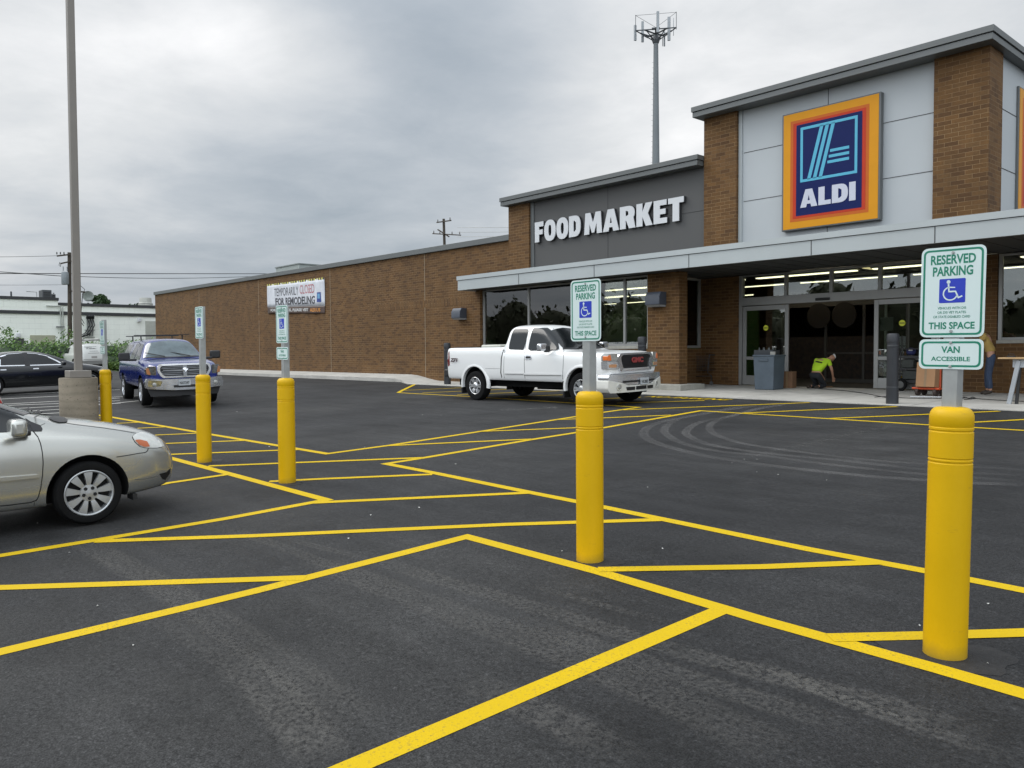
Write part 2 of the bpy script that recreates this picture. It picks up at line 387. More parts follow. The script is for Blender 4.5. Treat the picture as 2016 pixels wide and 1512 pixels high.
def asphalt():
    m, t, b = newmat('asphalt'); tcn = N(t, 'ShaderNodeTexCoord'); P = tcn.outputs['Object']
    def no(s, d=4, r=.6, vec=None):
        n = N(t, 'ShaderNodeTexNoise', inp={'Scale': s, 'Detail': d, 'Roughness': r}); t.links.new(vec or P, n.inputs['Vector']); return n.outputs[0]
    big = no(.22, 5); mid = no(1.6, 5, .65); fine = no(38, 5, .8); grit = no(120, 2, .6)
    mp = N(t, 'ShaderNodeMapping'); mp.inputs['Scale'].default_value = (.35, 3.2, 1); mp.inputs['Rotation'].default_value = (0, 0, .1); t.links.new(P, mp.inputs[0])
    streak = no(1.1, 4, .6, mp.outputs[0])
    base = ramp(t, [(.3, (.0185, .0187, .0195)), (.5, (.027, .027, .0275)), (.7, (.041, .0403, .039))], big)
    c = mixc(t, .75, base.outputs[0], ramp(t, [(.3, .72), (.5, 1.), (.72, 1.35)], mid).outputs[0], 'MULTIPLY')
    c = mixc(t, .55, c, ramp(t, [(.32, .75), (.5, 1.), (.7, 1.3)], streak).outputs[0], 'MULTIPLY')
    c = mixc(t, .8, c, ramp(t, [(.36, .62), (.46, .92), (.6, 1.12), (.72, 1.5)], no(.55, 6, .68)).outputs[0], 'MULTIPLY')
    c = mixc(t, .85, c, ramp(t, [(.36, .25), (.46, .85), (.58, 1.1), (.68, 2.3)], fine).outputs[0], 'MULTIPLY')
    c = mixc(t, .8, c, ramp(t, [(.33, .42), (.5, 1.), (.68, 1.8)], grit).outputs[0], 'MULTIPLY')
    t.links.new(c, b.inputs['Base Color'])
    t.links.new(ramp(t, [(.3, .62), (.7, .85)], mid).outputs[0], b.inputs['Roughness'])
    b.inputs['Specular IOR Level'].default_value = .22
    h = mth(t, 'ADD', fine, mth(t, 'MULTIPLY', grit, .5))
    bp = N(t, 'ShaderNodeBump', inp={'Strength': .55, 'Distance': .012}); t.links.new(h, bp.inputs['Height']); t.links.new(bp.outputs[0], b.inputs['Normal'])
    return m
def linepaint(name, col, wear=.5):
    m, t, b = newmat(name); tcn = N(t, 'ShaderNodeTexCoord'); P = tcn.outputs['Object']
    n = N(t, 'ShaderNodeTexNoise', inp={'Scale': 60, 'Detail': 4, 'Roughness': .7}); t.links.new(P, n.inputs['Vector'])
    n2 = N(t, 'ShaderNodeTexNoise', inp={'Scale': 1.7, 'Detail': 4}); t.links.new(P, n2.inputs['Vector'])
    f = mth(t, 'MULTIPLY', ramp(t, [(.55, 0.), (.64, 1.)], n.outputs[0]).outputs[0], ramp(t, [(.4, .1), (.6, 1.)], n2.outputs[0]).outputs[0])
    f = mth(t, 'MULTIPLY', f, wear)
    c = mixc(t, ramp(t, [(.3, 0.), (.7, 1.)], n2.outputs[0]).outputs[0], col, tuple(min(1, x*1.12) for x in col))
    c = mixc(t, f, c, (.09, .08, .05)); t.links.new(c, b.inputs['Base Color']); b.inputs['Roughness'].default_value = .75; b.inputs['Specular IOR Level'].default_value = .2
    bp = N(t, 'ShaderNodeBump', inp={'Strength': .4, 'Distance': .008}); t.links.new(n.outputs[0], bp.inputs['Height']); t.links.new(bp.outputs[0], b.inputs['Normal'])
    return m
def wearmat(name, col, amt, scale=45):
    m = bpy.data.materials.new(name); m.use_nodes = True; t = m.node_tree; t.nodes.clear()
    tcn = N(t, 'ShaderNodeTexCoord'); P = tcn.outputs['Object']
    at = N(t, 'ShaderNodeAttribute', attribute_name='edge')
    n = N(t, 'ShaderNodeTexNoise', inp={'Scale': scale, 'Detail': 4, 'Roughness': .75}); t.links.new(P, n.inputs['Vector'])
    n2 = N(t, 'ShaderNodeTexNoise', inp={'Scale': .9, 'Detail': 3}); t.links.new(P, n2.inputs['Vector'])
    f = mth(t, 'MULTIPLY', ramp(t, [(.40, 0.), (.60, 1.)], n.outputs[0]).outputs[0], at.outputs['Fac'])
    f = mth(t, 'MULTIPLY', mth(t, 'MULTIPLY', f, ramp(t, [(.3, .35), (.65, 1.)], n2.outputs[0]).outputs[0]), amt)
    d = N(t, 'ShaderNodeBsdfDiffuse'); d.inputs[0].default_value = (*col, 1); tr = N(t, 'ShaderNodeBsdfTransparent')
    mx = N(t, 'ShaderNodeMixShader'); t.links.new(f, mx.inputs[0]); t.links.new(tr.outputs[0], mx.inputs[1]); t.links.new(d.outputs[0], mx.inputs[2])
    o = N(t, 'ShaderNodeOutputMaterial'); t.links.new(mx.outputs[0], o.inputs[0]); return m
BC = [(.080, .036, .009), (.112, .053, .013), (.128, .061, .016), (.116, .059, .018), (.150, .060, .019)]
m_brick = brickmat('brown_brick', BC, (.26, .165, .08))
m_soldier = brickmat('soldier_brick', BC, (.26, .165, .08), vertical=True)
m_asph = asphalt()
m_yel = linepaint('yellow_line_paint', (.53, .355, .003), .6); m_whl = linepaint('white_line_paint', (.55, .54, .50), .9)
m_conc = mat('sidewalk_concrete', (.40, .385, .35), .85, var=.2, scale=1.4, bump=.3, bscale=90)
m_plinth = mat('cast_concrete', (.34, .33, .29), .85, var=.2, scale=4, bump=.3)
m_coping = mat('grey_metal_coping', (.115, .122, .12), .45, var=.06, scale=1)
m_capan = mat('silver_metal_fascia', (.40, .43, .43), .42, var=.05, scale=.8)
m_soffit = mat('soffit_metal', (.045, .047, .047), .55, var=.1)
m_gpanel = mat('dark_grey_panel', (.078, .077, .075), .55, var=.05, scale=.7)
m_lpanel = mat('light_grey_panel', (.42, .445, .455), .5, var=.04, scale=.7)
m_joint = mat('panel_joint', (.05, .05, .05), .8)
m_mortarj = mat('control_joint', (.23, .175, .115), .9)
m_alu = mat('brushed_aluminium_frame', (.30, .30, .29), .4, .3, var=.05)
m_dark = mat('dark_interior', (.018, .016, .015), .8)
m_black = mat('black_plastic', (.012, .012, .013), .5)
m_rubber = mat('tyre_rubber', (.008, .008, .008), .9, spec=.2, var=.3, scale=8, bump=.2, bscale=120)
m_chrome = mat('chrome', (.74, .75, .77), .2, .8, var=.03)
m_well = mat('wheel_well', (.006, .006, .006), .9)
m_glass = glass('store_glass', (.70, .74, .69), .12)
m_cglass = mat('car_glass', (.008, .010, .011), .09, 0.0, var=.2, spec=.5)
m_galv = mat('galvanised_steel', (.36, .37, .36), .45, .35, var=.12, scale=14)
m_sleeve = mat('yellow_plastic_sleeve', (.63, .375, .001), .45, spec=.25, var=.05, scale=3, bump=.05, bscale=30)
def scuffed(m):
    t = m.node_tree; b = t.nodes['Principled BSDF']; tcx = N(t, 'ShaderNodeTexCoord'); old = b.inputs['Base Color'].links[0].from_socket
    sp = N(t, 'ShaderNodeSeparateXYZ'); t.links.new(tcx.outputs['Object'], sp.inputs[0])
    mp = N(t, 'ShaderNodeMapping'); mp.inputs['Scale'].default_value = (9, 9, 38); t.links.new(tcx.outputs['Object'], mp.inputs[0])
    n = N(t, 'ShaderNodeTexNoise', inp={'Scale': 1.0, 'Detail': 5, 'Roughness': .7}); t.links.new(mp.outputs[0], n.inputs['Vector'])
    n2 = N(t, 'ShaderNodeTexNoise', inp={'Scale': 7, 'Detail': 4, 'Roughness': .65}); t.links.new(tcx.outputs['Object'], n2.inputs['Vector'])
    k = mth(t, 'MULTIPLY', ramp(t, [(.63, 0.), (.70, 1.)], n.outputs[0]).outputs[0], ramp(t, [(.48, 0.), (.6, 1.)], n2.outputs[0]).outputs[0])
    low = ramp(t, [(.0, 1.), (.13, .0)], mth(t, 'ADD', sp.outputs[2], mth(t, 'MULTIPLY', n2.outputs[0], .10)))
    c = mixc(t, mth(t, 'MULTIPLY', k, .55), old, (.30, .19, .03)); c = mixc(t, mth(t, 'MULTIPLY', low.outputs[0], .8), c, (.12, .09, .04))
    t.links.new(c, b.inputs['Base Color'])
scuffed(m_sleeve)
m_signw = mat('reflective_white_sheeting', (.60, .70, .68), .4, var=.03)
m_green = mat('sign_green', (.005, .19, .115), .45, var=.05)
m_blue = mat('sign_blue', (.012, .035, .42), .45, var=.05)
m_signb = mat('sign_back_aluminium', (.45, .46, .46), .4, .5)
m_white = mat('white_letter_face', (.60, .61, .62), .5, var=.03)
m_lside = mat('letter_return', (.035, .036, .038), .5)

# ------------------------------------------------------------------ ground
def grid_sheet(name, xs, ys, fn, mats, **kw):
    mb = MB(); vs = [(x, y, fn(x, y)) for y in ys for x in xs]; n = len(xs)
    mb.add(vs, [(j*n+i, j*n+i+1, (j+1)*n+i+1, (j+1)*n+i) for j in range(len(ys)-1) for i in range(n-1)])
    return mb.build(name, mats, fixn=False, **kw)
xs = [-900, -600, -400, -300, -200, -150, -120, -100, -85]+[-70+i for i in range(0, 101)]+[40, 60, 100, 200, 400, 900]
ys = [-900, -500, -250, -120, -60, -30, -20]+[-12+i for i in range(0, 60)]+[60, 80, 120, 200, 400, 900]
grid_sheet('asphalt_ground', xs, ys, gz, m_asph, kind='structure')
def strip_pts(pts, w, h, mb, mi=0, seg=.5, closed=False, z=None):
    P = [Vector((p[0], p[1])) for p in pts]
    fine = []
    for a, b in zip(P[:-1], P[1:]):
        k = max(1, int((b-a).length/seg))
        for j in range(k): fine.append((a.lerp(b, j/k), j == 0))
    fine.append((P[-1], True)); L = []; Rr = []; n = len(fine)
    for i, (p, c) in enumerate(fine):
        d0 = (p-fine[i-1][0]).normalized() if i else (fine[1][0]-p).normalized()
        d1 = (fine[i+1][0]-p).normalized() if i < n-1 else d0
        t = (d0+d1); t = t.normalized() if t.length > 1e-6 else d0
        nrm = Vector((-t.y, t.x)); k = 1/max(.35, nrm.dot(Vector((-d0.y, d0.x))))
        L.append(p+nrm*w/2*k); Rr.append(p-nrm*w/2*k)
    f = z or gz
    vs = [(q.x, q.y, f(q.x, q.y)+h) for q in L]+[(q.x, q.y, f(q.x, q.y)+h) for q in Rr]
    mb.add(vs, [(i+n, i+n+1, i+1, i) for i in range(n-1)], mi)
    return n
def px(*pts): return [gr(*p) for p in pts]
LW = .125
mb = MB()
main = [px((600, 1551), (693, 1511), (1426, 1198.5)),
        px((-160, 1324), (0, 1284), (500, 1164.6), (919, 1057), (1181, 1126.6), (1500, 1221.5), (1836, 1314.5), (2160, 1408)),
        px((-120, 1116), (0, 1094.4), (183.5, 1064.6), (446, 1021), (642, 984.5), (340.6, 903.3), (200, 866)),
        px((2160, 1191), (2016, 1163), (1823.5, 1125), (1590, 1081.5), (1307.5, 1023.2), (1133.5, 987.5), (1046.7, 970.5), (853, 931), (760, 913.3), (838, 901), (1046.7, 865.6), (1133.5, 852), (1379.3, 808.8), (1631, 824.5), (1829.6, 836.8), (2100, 852.5)),
        px((150, 810), (217, 821), (388, 851), (644, 893.6), (769, 876.7), (950, 849), (1183.4, 812.6), (1258, 802), (917.7, 780.4), (784, 773), (819, 755.6))]
for i, l in enumerate(main): strip_pts(l, LW, .0028+.0002*i, mb)
hatch = [px((0, 1157.6), (500, 1141.5), (602, 1138)), px((-150, 1162), (2, 1157.5)), px((190, 1066), (500, 1055.5), (1000, 1033), (1300, 1023.7)), px((620, 990), (1044, 970.5)),
         px((530, 948.4), (640, 943), (851, 934.3)), px((410, 918), (640, 909), (833, 901.5)), px((1178, 1122), (1500, 1116.7), (1729, 1107.8)),
         px((1634, 1256.6), (1819.8, 1252.4), (2016, 1246.7), (2150, 1242)), px((280, 962), (329.9, 951.7), (449, 934.4)),
         px((230, 833.8), (285.7, 831.3)), px((270, 843.5), (330, 840.8)), px((295, 857.4), (400, 853)), px((310, 874.2), (484.7, 867.5)),
         px((330, 895.3), (590, 885.5)), px((170, 824.4), (222, 822)), px((762, 878), (1046.7, 865)), px((940, 850), (1133.5, 842.7), (1178, 841)),
         px((1096, 826.5), (1183, 823.5), (1322, 817.6)), px((1225, 807.5), (1594, 793)), px((1463, 813.6), (1600, 807.5), (1766, 801)),
         px((1633, 824.4), (1829.6, 816), (1967, 810)), px((1832, 836), (1915, 832), (2120, 821)), px((1214, 794), (1387, 789)),
         px((797, 768.8), (904, 764), (1010, 759.9)), px((831, 773.9), (914, 770.2), (1045, 764.5)), px((900, 777.5), (1066, 771), (1115, 769)), px((1000, 782), (1058, 779.5), (1185, 774.5)),
         px((1120, 788), (1220, 784), (1262, 782.4))]
for i, l in enumerate(hatch): strip_pts(l, LW*.97, .0042+.00012*i, mb)
mb.build('yellow_parking_lines', m_yel, kind='structure', fixn=False)
mb = MB()
wl = [((-60, 789), (23, 784.6), (121, 779.7), (160, 778)), ((-60, 799), (30, 794.6), (122, 789.6), (236, 784)), ((-60, 802), (36, 797.5), (122, 794.6), (236, 789)),
      ((-40, 808), (50, 803.5), (122.6, 799.5), (238, 794)), ((-40, 814), (63.5, 809.4), (123, 805.9), (190, 802.5)), ((0, 819), (81, 815), (123.4, 812.8), (190, 809.5)),
      ((170, 800), (218, 795.5), (245, 792.3), (274, 789.3)), ((-80, 781), (20, 777), (120, 772.5), (236, 767.5)), ((170, 785), (217, 782.6), (300, 778.5))]
for i, l in enumerate(wl): strip_pts(px(*l), .10, .004+.0005*i, mb)
mb.build('white_parking_lines', m_whl, kind='structure', fixn=False)
# worn tyre tracks
def track(mb, pts, w, h, edgel):
    n0 = len(mb.v); P = [Vector((p.x, p.y)) for p in px(*pts)]
    # catmull-rom smoothing
    Q = []
    for i in range(len(P)-1):
        a = P[max(i-1, 0)]; b = P[i]; c = P[i+1]; d = P[min(i+2, len(P)-1)]
        for j in range(8):
            t = j/8; Q.append(.5*((2*b)+(-a+c)*t+(2*a-5*b+4*c-d)*t*t+(-a+3*b-3*c+d)*t**3))
    Q.append(P[-1]); n = len(Q)
    for k, s in enumerate((-.5, -.3, 0, .3, .5)):
        for i, p in enumerate(Q):
            d = (Q[min(i+1, n-1)]-Q[max(i-1, 0)]).normalized(); q = p+Vector((-d.y, d.x))*w*s
            mb.v.append((q.x, q.y, gz(q.x, q.y)+h)); e = (0, 1, .75, 1, 0)[k]*min(1, i/6, (n-1-i)/6); edgel.append(e)
    for k in range(4):
        for i in range(n-1):
            a = n0+k*n+i; mb.f.append((a, a+1, a+n+1, a+n)); mb.m.append(0)
def trackobj(name, lst, mt):
    mb = MB(); ed = []
    for i, (pts, w) in enumerate(lst): track(mb, pts, w, .0010+.0001*i, ed)
    o = mb.build(name, mt, kind='structure', fixn=False)
    a = o.data.attributes.new('edge', 'FLOAT', 'POINT'); a.data.foreach_set('value', ed)
def z7(*p): return [(1200+x/2.47, 720+y/2.47) for x, y in p]
trackobj('tyre_turning_marks', [
    (z7((900, 170), (640, 205), (440, 238), (300, 262), (200, 292), (165, 330), (205, 366), (300, 398), (450, 435), (600, 460), (780, 485), (1040, 515), (1300, 540), (1540, 556), (1760, 570), (2016, 578)), .20),
    (z7((760, 178), (500, 222), (330, 262), (268, 308), (300, 350), (400, 390), (560, 420), (750, 437), (1000, 472), (1300, 505), (1540, 528), (2016, 562)), .18),
    (z7((1000, 170), (760, 200), (590, 245), (440, 275), (372, 320), (400, 350), (480, 382), (640, 410), (800, 430), (1100, 458), (1540, 505), (2016, 535)), .18),
    (z7((1100, 165), (900, 182), (740, 208), (600, 242), (505, 275), (487, 310), (540, 345), (650, 378), (820, 405), (1080, 438), (1350, 465), (1540, 478), (2016, 506)), .16)],
    wearmat('tyre_scuff', (.19, .185, .18), .62))
trackobj('tyre_scuff_bands', [
    ([(620, 1100), (690, 1130), (850, 1190), (1000, 1245), (1250, 1345), (1560, 1490)], .34),
    ([(745, 1105), (860, 1140), (1000, 1180), (1200, 1240), (1400, 1300), (1700, 1375), (1960, 1450)], .22),
    ([(150, 1060), (240, 1110), (330, 1160), (430, 1225), (560, 1310), (720, 1430)], .30),
    ([(440, 1040), (520, 1064), (640, 1110), (700, 1135)], .16), ([(560, 1060), (640, 1080), (720, 1100)], .12),
    ([(320, 1205), (420, 1270), (520, 1350), (600, 1440), (640, 1500)], .28),
    ([(900, 1330), (1100, 1420), (1260, 1512)], .26), ([(1480, 1300), (1640, 1370), (1800, 1430), (2010, 1500)], .13),
    ([(1040, 1150), (1180, 1190), (1300, 1222)], .1), ([(1000, 1215), (1200, 1280), (1400, 1350), (1700, 1440)], .22)],
    wearmat('tyre_wear', (.175, .168, .155), .42, 38))
mb = MB(); rg = random.Random(21)
for k, (x, y, Y, rr) in enumerate(((1860, 1290, 4.42, .27), (1161.5, 1104, 4.47, .22), (565.5, 945, 4.50, .24), (402.5, 905, 4.48, .24), (207, 850, 4.62, .26))):
    c = PY(x, y, Y); n = 36; vs = [(c.x, Y, gz(c.x, Y)+.0022)]
    ph = [rg.uniform(0, 6) for _ in range(4)]
    for i in range(n):
        a = 2*math.pi*i/n; r = rr*(1+.18*math.sin(a*2+ph[0])+.10*math.sin(a*5+ph[1])+.06*math.sin(a*9+ph[2])); X, Y_ = c.x+r*math.cos(a), Y+r*math.sin(a)
        vs.append((X, Y_, gz(X, Y_)+.0022+.00001*k))
    mb.add(vs, [(0, i+1, (i+1) % n+1) for i in range(n)])
mb.build('tar_collar', mat('fresh_tar', (.018, .017, .017), .7, var=.5, scale=25, bump=.9, bscale=90), kind='structure', fixn=False)
# lettering on the asphalt along the kerb
mb = MB(); a = gr(1278, 781.5); b = gr(1436, 788); U = (b-a); Lh = U.length; U.normalize(); V = Vector((-U.y, U.x, 0)).normalized()
text_into(mb, "NO PARKING", (a+b)/2+Vector((0, 0, .012)), U, V, w=Lh, h=.52, offset=.03)
mb.build('kerbside_lettering', m_yel, kind='structure')
# small debris
mb = MB()
for (x, y, s) in [(466, 811, 4), (825, 1000, 5), (897, 914, 6), (730, 1015, 4), (1490, 905, 3), (1442, 912, 3), (75, 1031, 5), (137, 1089, 4), (686, 1061, 4), (1810, 1233, 6), (1945, 1190, 5), (1945, 1308, 5), (530, 880, 3), (718, 881, 3), (1628, 946, 3), (1532, 935, 3), (832, 817, 3), (868, 818, 2), (193, 1194, 5), (1107, 1086, 4), (1304, 1081, 4), (263, 1272, 5), (1465, 905, 2), (1275, 960, 2), (600, 815, 2), (560, 800, 2), (1490, 930, 2)]:
    p = gr(x, y); r = s*.0018*(p-CC).length/6*1.2; th = random.random()*3
    mb.add([(p.x+r*random.uniform(.5, 1)*math.cos(th+k*1.26), p.y+r*random.uniform(.5, 1)*math.sin(th+k*1.26), p.z+.004+(.006 if k % 2 else 0)) for k in range(5)], [(0, 1, 2, 3, 4)])
for k in range(300):
    t = random.random()**.9; x = 1490+(1755-1490)*t+random.gauss(0, 5); y = 896-(896-838)*t+random.gauss(0, 2.2)
    p = gr(x, y); r = random.uniform(.003, .008); mb.add([(p.x+r*math.cos(q*2.1), p.y+r*math.sin(q*2.1), p.z+.006) for q in range(3)], [(0, 1, 2)])
for k in range(160):
    t = random.random(); x = 985+(1100-985)*t+random.gauss(0, 4); y = 808-6*t+random.gauss(0, 1)
    p = gr(x, y); r = random.uniform(.006, .016); mb.add([(p.x+r*math.cos(q*2.1), p.y+r*math.sin(q*2.1), p.z+.006) for q in range(3)], [(0, 1, 2)])
mb.build('pale_grit', mat('pale_grit', (.55, .54, .5), .8), kind='stuff', label='pale grit and paper scraps scattered on the asphalt', fixn=False)

# ------------------------------------------------------------------ sidewalk
YW = 20.4; YC = 19.5; YD = 23.1
def syf(X): # front edge
    if X < -28.6: return 19.25
    if X > -26.9: return 18.42
    return 19.25+(18.42-19.25)*(X+28.6)/1.7
def sz(X, Y):
    g = gz(X, Y); k = smst(-29.5, -27.2, X)
    hi = gz(X, 19.25)+.15 + .14*smst(19.3, 20.4, Y)
    return (1-k)*hi+k*(g+.018)
sx = [-62.7+i*1.2 for i in range(27)]+[-30.2, -29.5, -29, -28.6, -28.2, -27.8, -27.4, -26.9]+[-26+i for i in range(0, 36)]
mb = MB(); ny = 8
for i, X in enumerate(sx):
    yf = syf(X)
    for j in range(ny+1):
        Y = yf+(23.3-yf)*j/ny; mb.v.append((X, Y, sz(X, Y)))
    mb.v.append((X, yf-.01, gz(X, yf)-.1))
m_ = ny+2
for i in range(len(sx)-1):
    for j in range(ny): mb.f.append((i*m_+j, (i+1)*m_+j, (i+1)*m_+j+1, i*m_+j+1)); mb.m.append(0)
    mb.f.append((i*m_+ny+1, (i+1)*m_+ny+1, (i+1)*m_, i*m_)); mb.m.append(0)
mb.build('concrete_sidewalk', m_conc, kind='structure', smooth=30)
mb = MB()
for X in [-25+2.2*i for i in range(16)]:
    strip_pts([(X, syf(X)+.05), (X, 23.0)], .012, .006, mb, z=sz)
strip_pts([(-26.5, 20.9), (9, 20.9)], .012, .008, mb, z=sz)
mb.build('sidewalk_joints', mat('sidewalk_joint', (.16, .15, .13), .9), kind='structure', fixn=False)

WR = []
def wroot(name, loc, label, cat, group=None):
    "empty at a thing's base whose parts are modelled in world coordinates"
    o = empty(name, loc, label=label, cat=cat, group=group); WR.append(o); return o
def adopt():
    for o in WR:
        for c in bpy.data.objects:
            if c.parent == o: c.matrix_parent_inverse = Matrix.Translation(-Vector(o.location))

# ------------------------------------------------------------------ store building
ST = wroot('store_building', (-20, 26, .4), 'brown brick supermarket with a tall grey panelled entrance tower and long metal canopy', 'building')
def sb(fn, name, mats, **k):
    mb = MB(); fn(mb); return mb.build(name, mats, parent=ST, **k)
XL, XR = -62.55, -22.84
cz = lambda X: 6.21+(X-XL)/(XR-XL)*(-.2)          # coping falls slightly
def f(mb):
    # long low brick wall with openings left for the shop window
    mb.add([(XL, YW, .2), (-24.69, YW, .2), (-24.69, YW, cz(-24.69)-.12), (XL, YW, cz(XL)-.12),
            (XL, YW+.3, .2), (-24.69, YW+.3, .2), (-24.69, YW+.3, cz(-24.69)-.12), (XL, YW+.3, cz(XL)-.12)],
           [(0, 1, 2, 3), (5, 4, 7, 6), (1, 5, 6, 2), (4, 0, 3, 7), (3, 2, 6, 7), (0, 4, 5, 1)])
    mb.box(-24.685, -22.7, YW, YW+.3, 4.3, cz(-22.84)-.12)
    mb.box(-24.685, -16.325, YW, YW+.3, .2, 1.66)      # below the shop window
    mb.box(XL, XL+.3, YW+.3, 60, .2, 5.9)
sb(f, 'brick_wall', m_brick)
sb(lambda mb: mb.box(-24.68, -16.33, YW-.03, YW+.2, 1.66, 1.76), 'window_sill', m_plinth, bevel=.01)
def f(mb):
    # recessed entrance walls
    mb.box(-8.50, -7.18, YD, YD+.2, .2, 4.0); mb.box(-7.18, -3.2, YD, YD+.2, .2, 1.72); mb.box(-3.2, 4, YD, YD+.2, .2, 4.0)
sb(f, 'recess_brick_wall', m_brick)
sb(lambda mb: mb.box(-16.30, -14.70, YD, YD+.2, .2, 4.0), 'recess_brick_wall', m_brick)
sb(lambda mb: mb.box(-16.34, -16.14, YW+.43, YD-.002, .2, 1.66), 'recess_brick_wall', m_brick)
sb(lambda mb: mb.box(-16.32, -15.10, YW, YW+.42, .5, 4.02), 'brick_pier', m_brick)
sb(lambda mb: mb.box(-16.7, -14.74, YW-.42, YW+.85, .30, .56), 'pier_plinth', m_plinth, bevel=.02)
def f(mb):
    mb.add([(XL-.02, YW-.1, cz(XL)-.22), (XR, YW-.1, cz(XR)-.22), (XR, YW-.1, cz(XR)), (XL-.02, YW-.1, cz(XL)),
            (XL-.02, YW+.4, cz(XL)-.22), (XR, YW+.4, cz(XR)-.22), (XR, YW+.4, cz(XR)), (XL-.02, YW+.4, cz(XL))],
           [(0, 1, 2, 3), (5, 4, 7, 6), (1, 5, 6, 2), (4, 0, 3, 7), (3, 2, 6, 7), (0, 4, 5, 1)])
sb(f, 'coping', m_coping, bevel=.01)
sb(lambda mb: mb.box(XL+.3, -22, YW+.4, 60, 5.5, 5.7), 'flat_roof', m_soffit)
for px_ in (393, 510, 651, 837):
    X = PY(px_, 640, YW).x
    sb(lambda mb: mb.box(X-.02, X+.02, YW-.003, YW+.01, .3, cz(X)-.23), 'control_joint', m_mortarj)
X0s = PY(728, 610, YW).x
sb(lambda mb: mb.box(X0s, -25.2, YW-.004, YW+.01, 3.52, 3.82), 'soldier_course', m_soldier)
sb(lambda mb: mb.box(PY(405, 600, YW).x, PY(530, 600, YW).x, YW-.004, YW+.01, 3.52, 3.82), 'soldier_course', m_soldier)
# food market volume
sb(lambda mb: mb.box(-22.84, -21.72, YW-.1, YW+.2, 4.2, 7.08), 'brick_pillar', m_brick)
sb(lambda mb: mb.box(-21.70, -14.14, YW+.02, YW+.2, 4.2, 7.1), 'wall_panel', m_gpanel)
sb(lambda mb: mb.box(-21.72, -21.55, YW-.02, YW+.03, 4.4, 7.06), 'panel_trim', m_coping)
Xv = PY(1196, 430, YW).x; Zj = PY(1048, 468, YW)[2]
def f(mb):
    mb.box(Xv-.008, Xv+.008, YW+.013, YW+.03, 4.2, 7.05); mb.box(-21.5, Xv-.01, YW+.013, YW+.03, Zj-.008, Zj+.008); mb.box(Xv+.01, -14.16, YW+.013, YW+.03, Zj-.008, Zj+.008)
sb(f, 'panel_joint', m_joint)
def coping2(x0, x1, yf, yb, zt, h, nm='parapet_coping'):
    def f(mb):
        mb.box(x0, x1, yf, yb, zt-h*.5+.008, zt); mb.box(x0+.03, x1-.03, yf+.03, yb-.03, zt-h, zt-h*.5-.008); mb.box(x0+.05, x1-.05, yf+.05, yb-.05, zt-h*.5-.0079, zt-h*.5+.0079, 1)
    return sb(f, nm, [m_coping, m_joint], bevel=.006)
coping2(-23.02, -14.16, 20.0, 21.2, 7.34, .30)
sb(lambda mb: mb.box(-22.8, -14.2, YW+.2, 26, 6.2, 7.0), 'upper_volume', m_soffit)
# entrance tower
for q_ in ((-14.14, -13.04, YW-.1, YW+.6), (-7.72, -6.53, YW-.1, 21.16), (-7.5, -6.53, 29, 30)):
    sb(lambda mb: mb.box(*q_, 4.2, 8.41), 'brick_pillar', m_brick)
sb(lambda mb: mb.box(-13.02, -7.74, YW+.05, YW+.3, 4.2, 8.42), 'wall_panel', m_lpanel)
sb(lambda mb: mb.box(-13.038, -12.93, YW-.0, YW+.06, 4.4, 8.4), 'panel_trim', m_capan)
sb(lambda mb: mb.box(-7.4, -6.60, 21.17, 28.99, 4.2, 8.42), 'side_wall_panel', m_lpanel)
def f(mb):
    Xj = PY(1631, 180, YW+.05).x; zj = [PY(1457, 303, YW+.05)[2], PY(1455, 398.5, YW+.05)[2]]
    mb.box(Xj-.008, Xj+.008, YW+.042, YW+.06, 4.2, 8.4)
    for z in zj:
        mb.box(-12.9, Xj-.01, YW+.042, YW+.06, z-.007, z+.007); mb.box(Xj+.01, -7.75, YW+.042, YW+.06, z-.007, z+.007); mb.box(-6.61, -6.592, 21.17, 29, z-.007, z+.007)
sb(f, 'panel_joint', m_joint)
coping2(-14.32, -6.34, 19.9, 30.4, 8.70, .30)
sb(lambda mb: mb.box(-13.9, -6.62, YW+.6, 29.9, 4.2, 8.4), 'tower_core', m_soffit)
# canopy
CB, CT, CM = 4.0, 4.54, 4.38
def f(mb):
    mb.box(-25.02, 5, YC, YC+.12, CM+.008, CT); mb.box(-24.98, 5, YC+.03, YC+.12, CB, CM-.008); mb.box(-24.97, 5, YC+.04, YC+.11, CM-.0079, CM+.0079, 1)
    mb.box(-25.02, -24.9, YC+.12, YW-.01, CB, CT)
    for p, y in ((1020, 555), (1168.5, 530), (1355, 512), (1596, 490), (1839.5, 465)):
        X = PY(p, y, YC).x; mb.box(X-.009, X+.009, YC+.022, YC+.04, CB+.003, CM-.01, 1)
sb(f, 'canopy_fascia', [m_capan, m_joint])
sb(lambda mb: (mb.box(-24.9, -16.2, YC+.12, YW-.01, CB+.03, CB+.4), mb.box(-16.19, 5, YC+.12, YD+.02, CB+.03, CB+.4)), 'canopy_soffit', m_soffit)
def f(mb):
    for X in [-15.6+.6*i for i in range(30)]: mb.box(X, X+.012, YC+.2, YD, CB+.02, CB+.031)
sb(f, 'soffit_seam', m_joint)
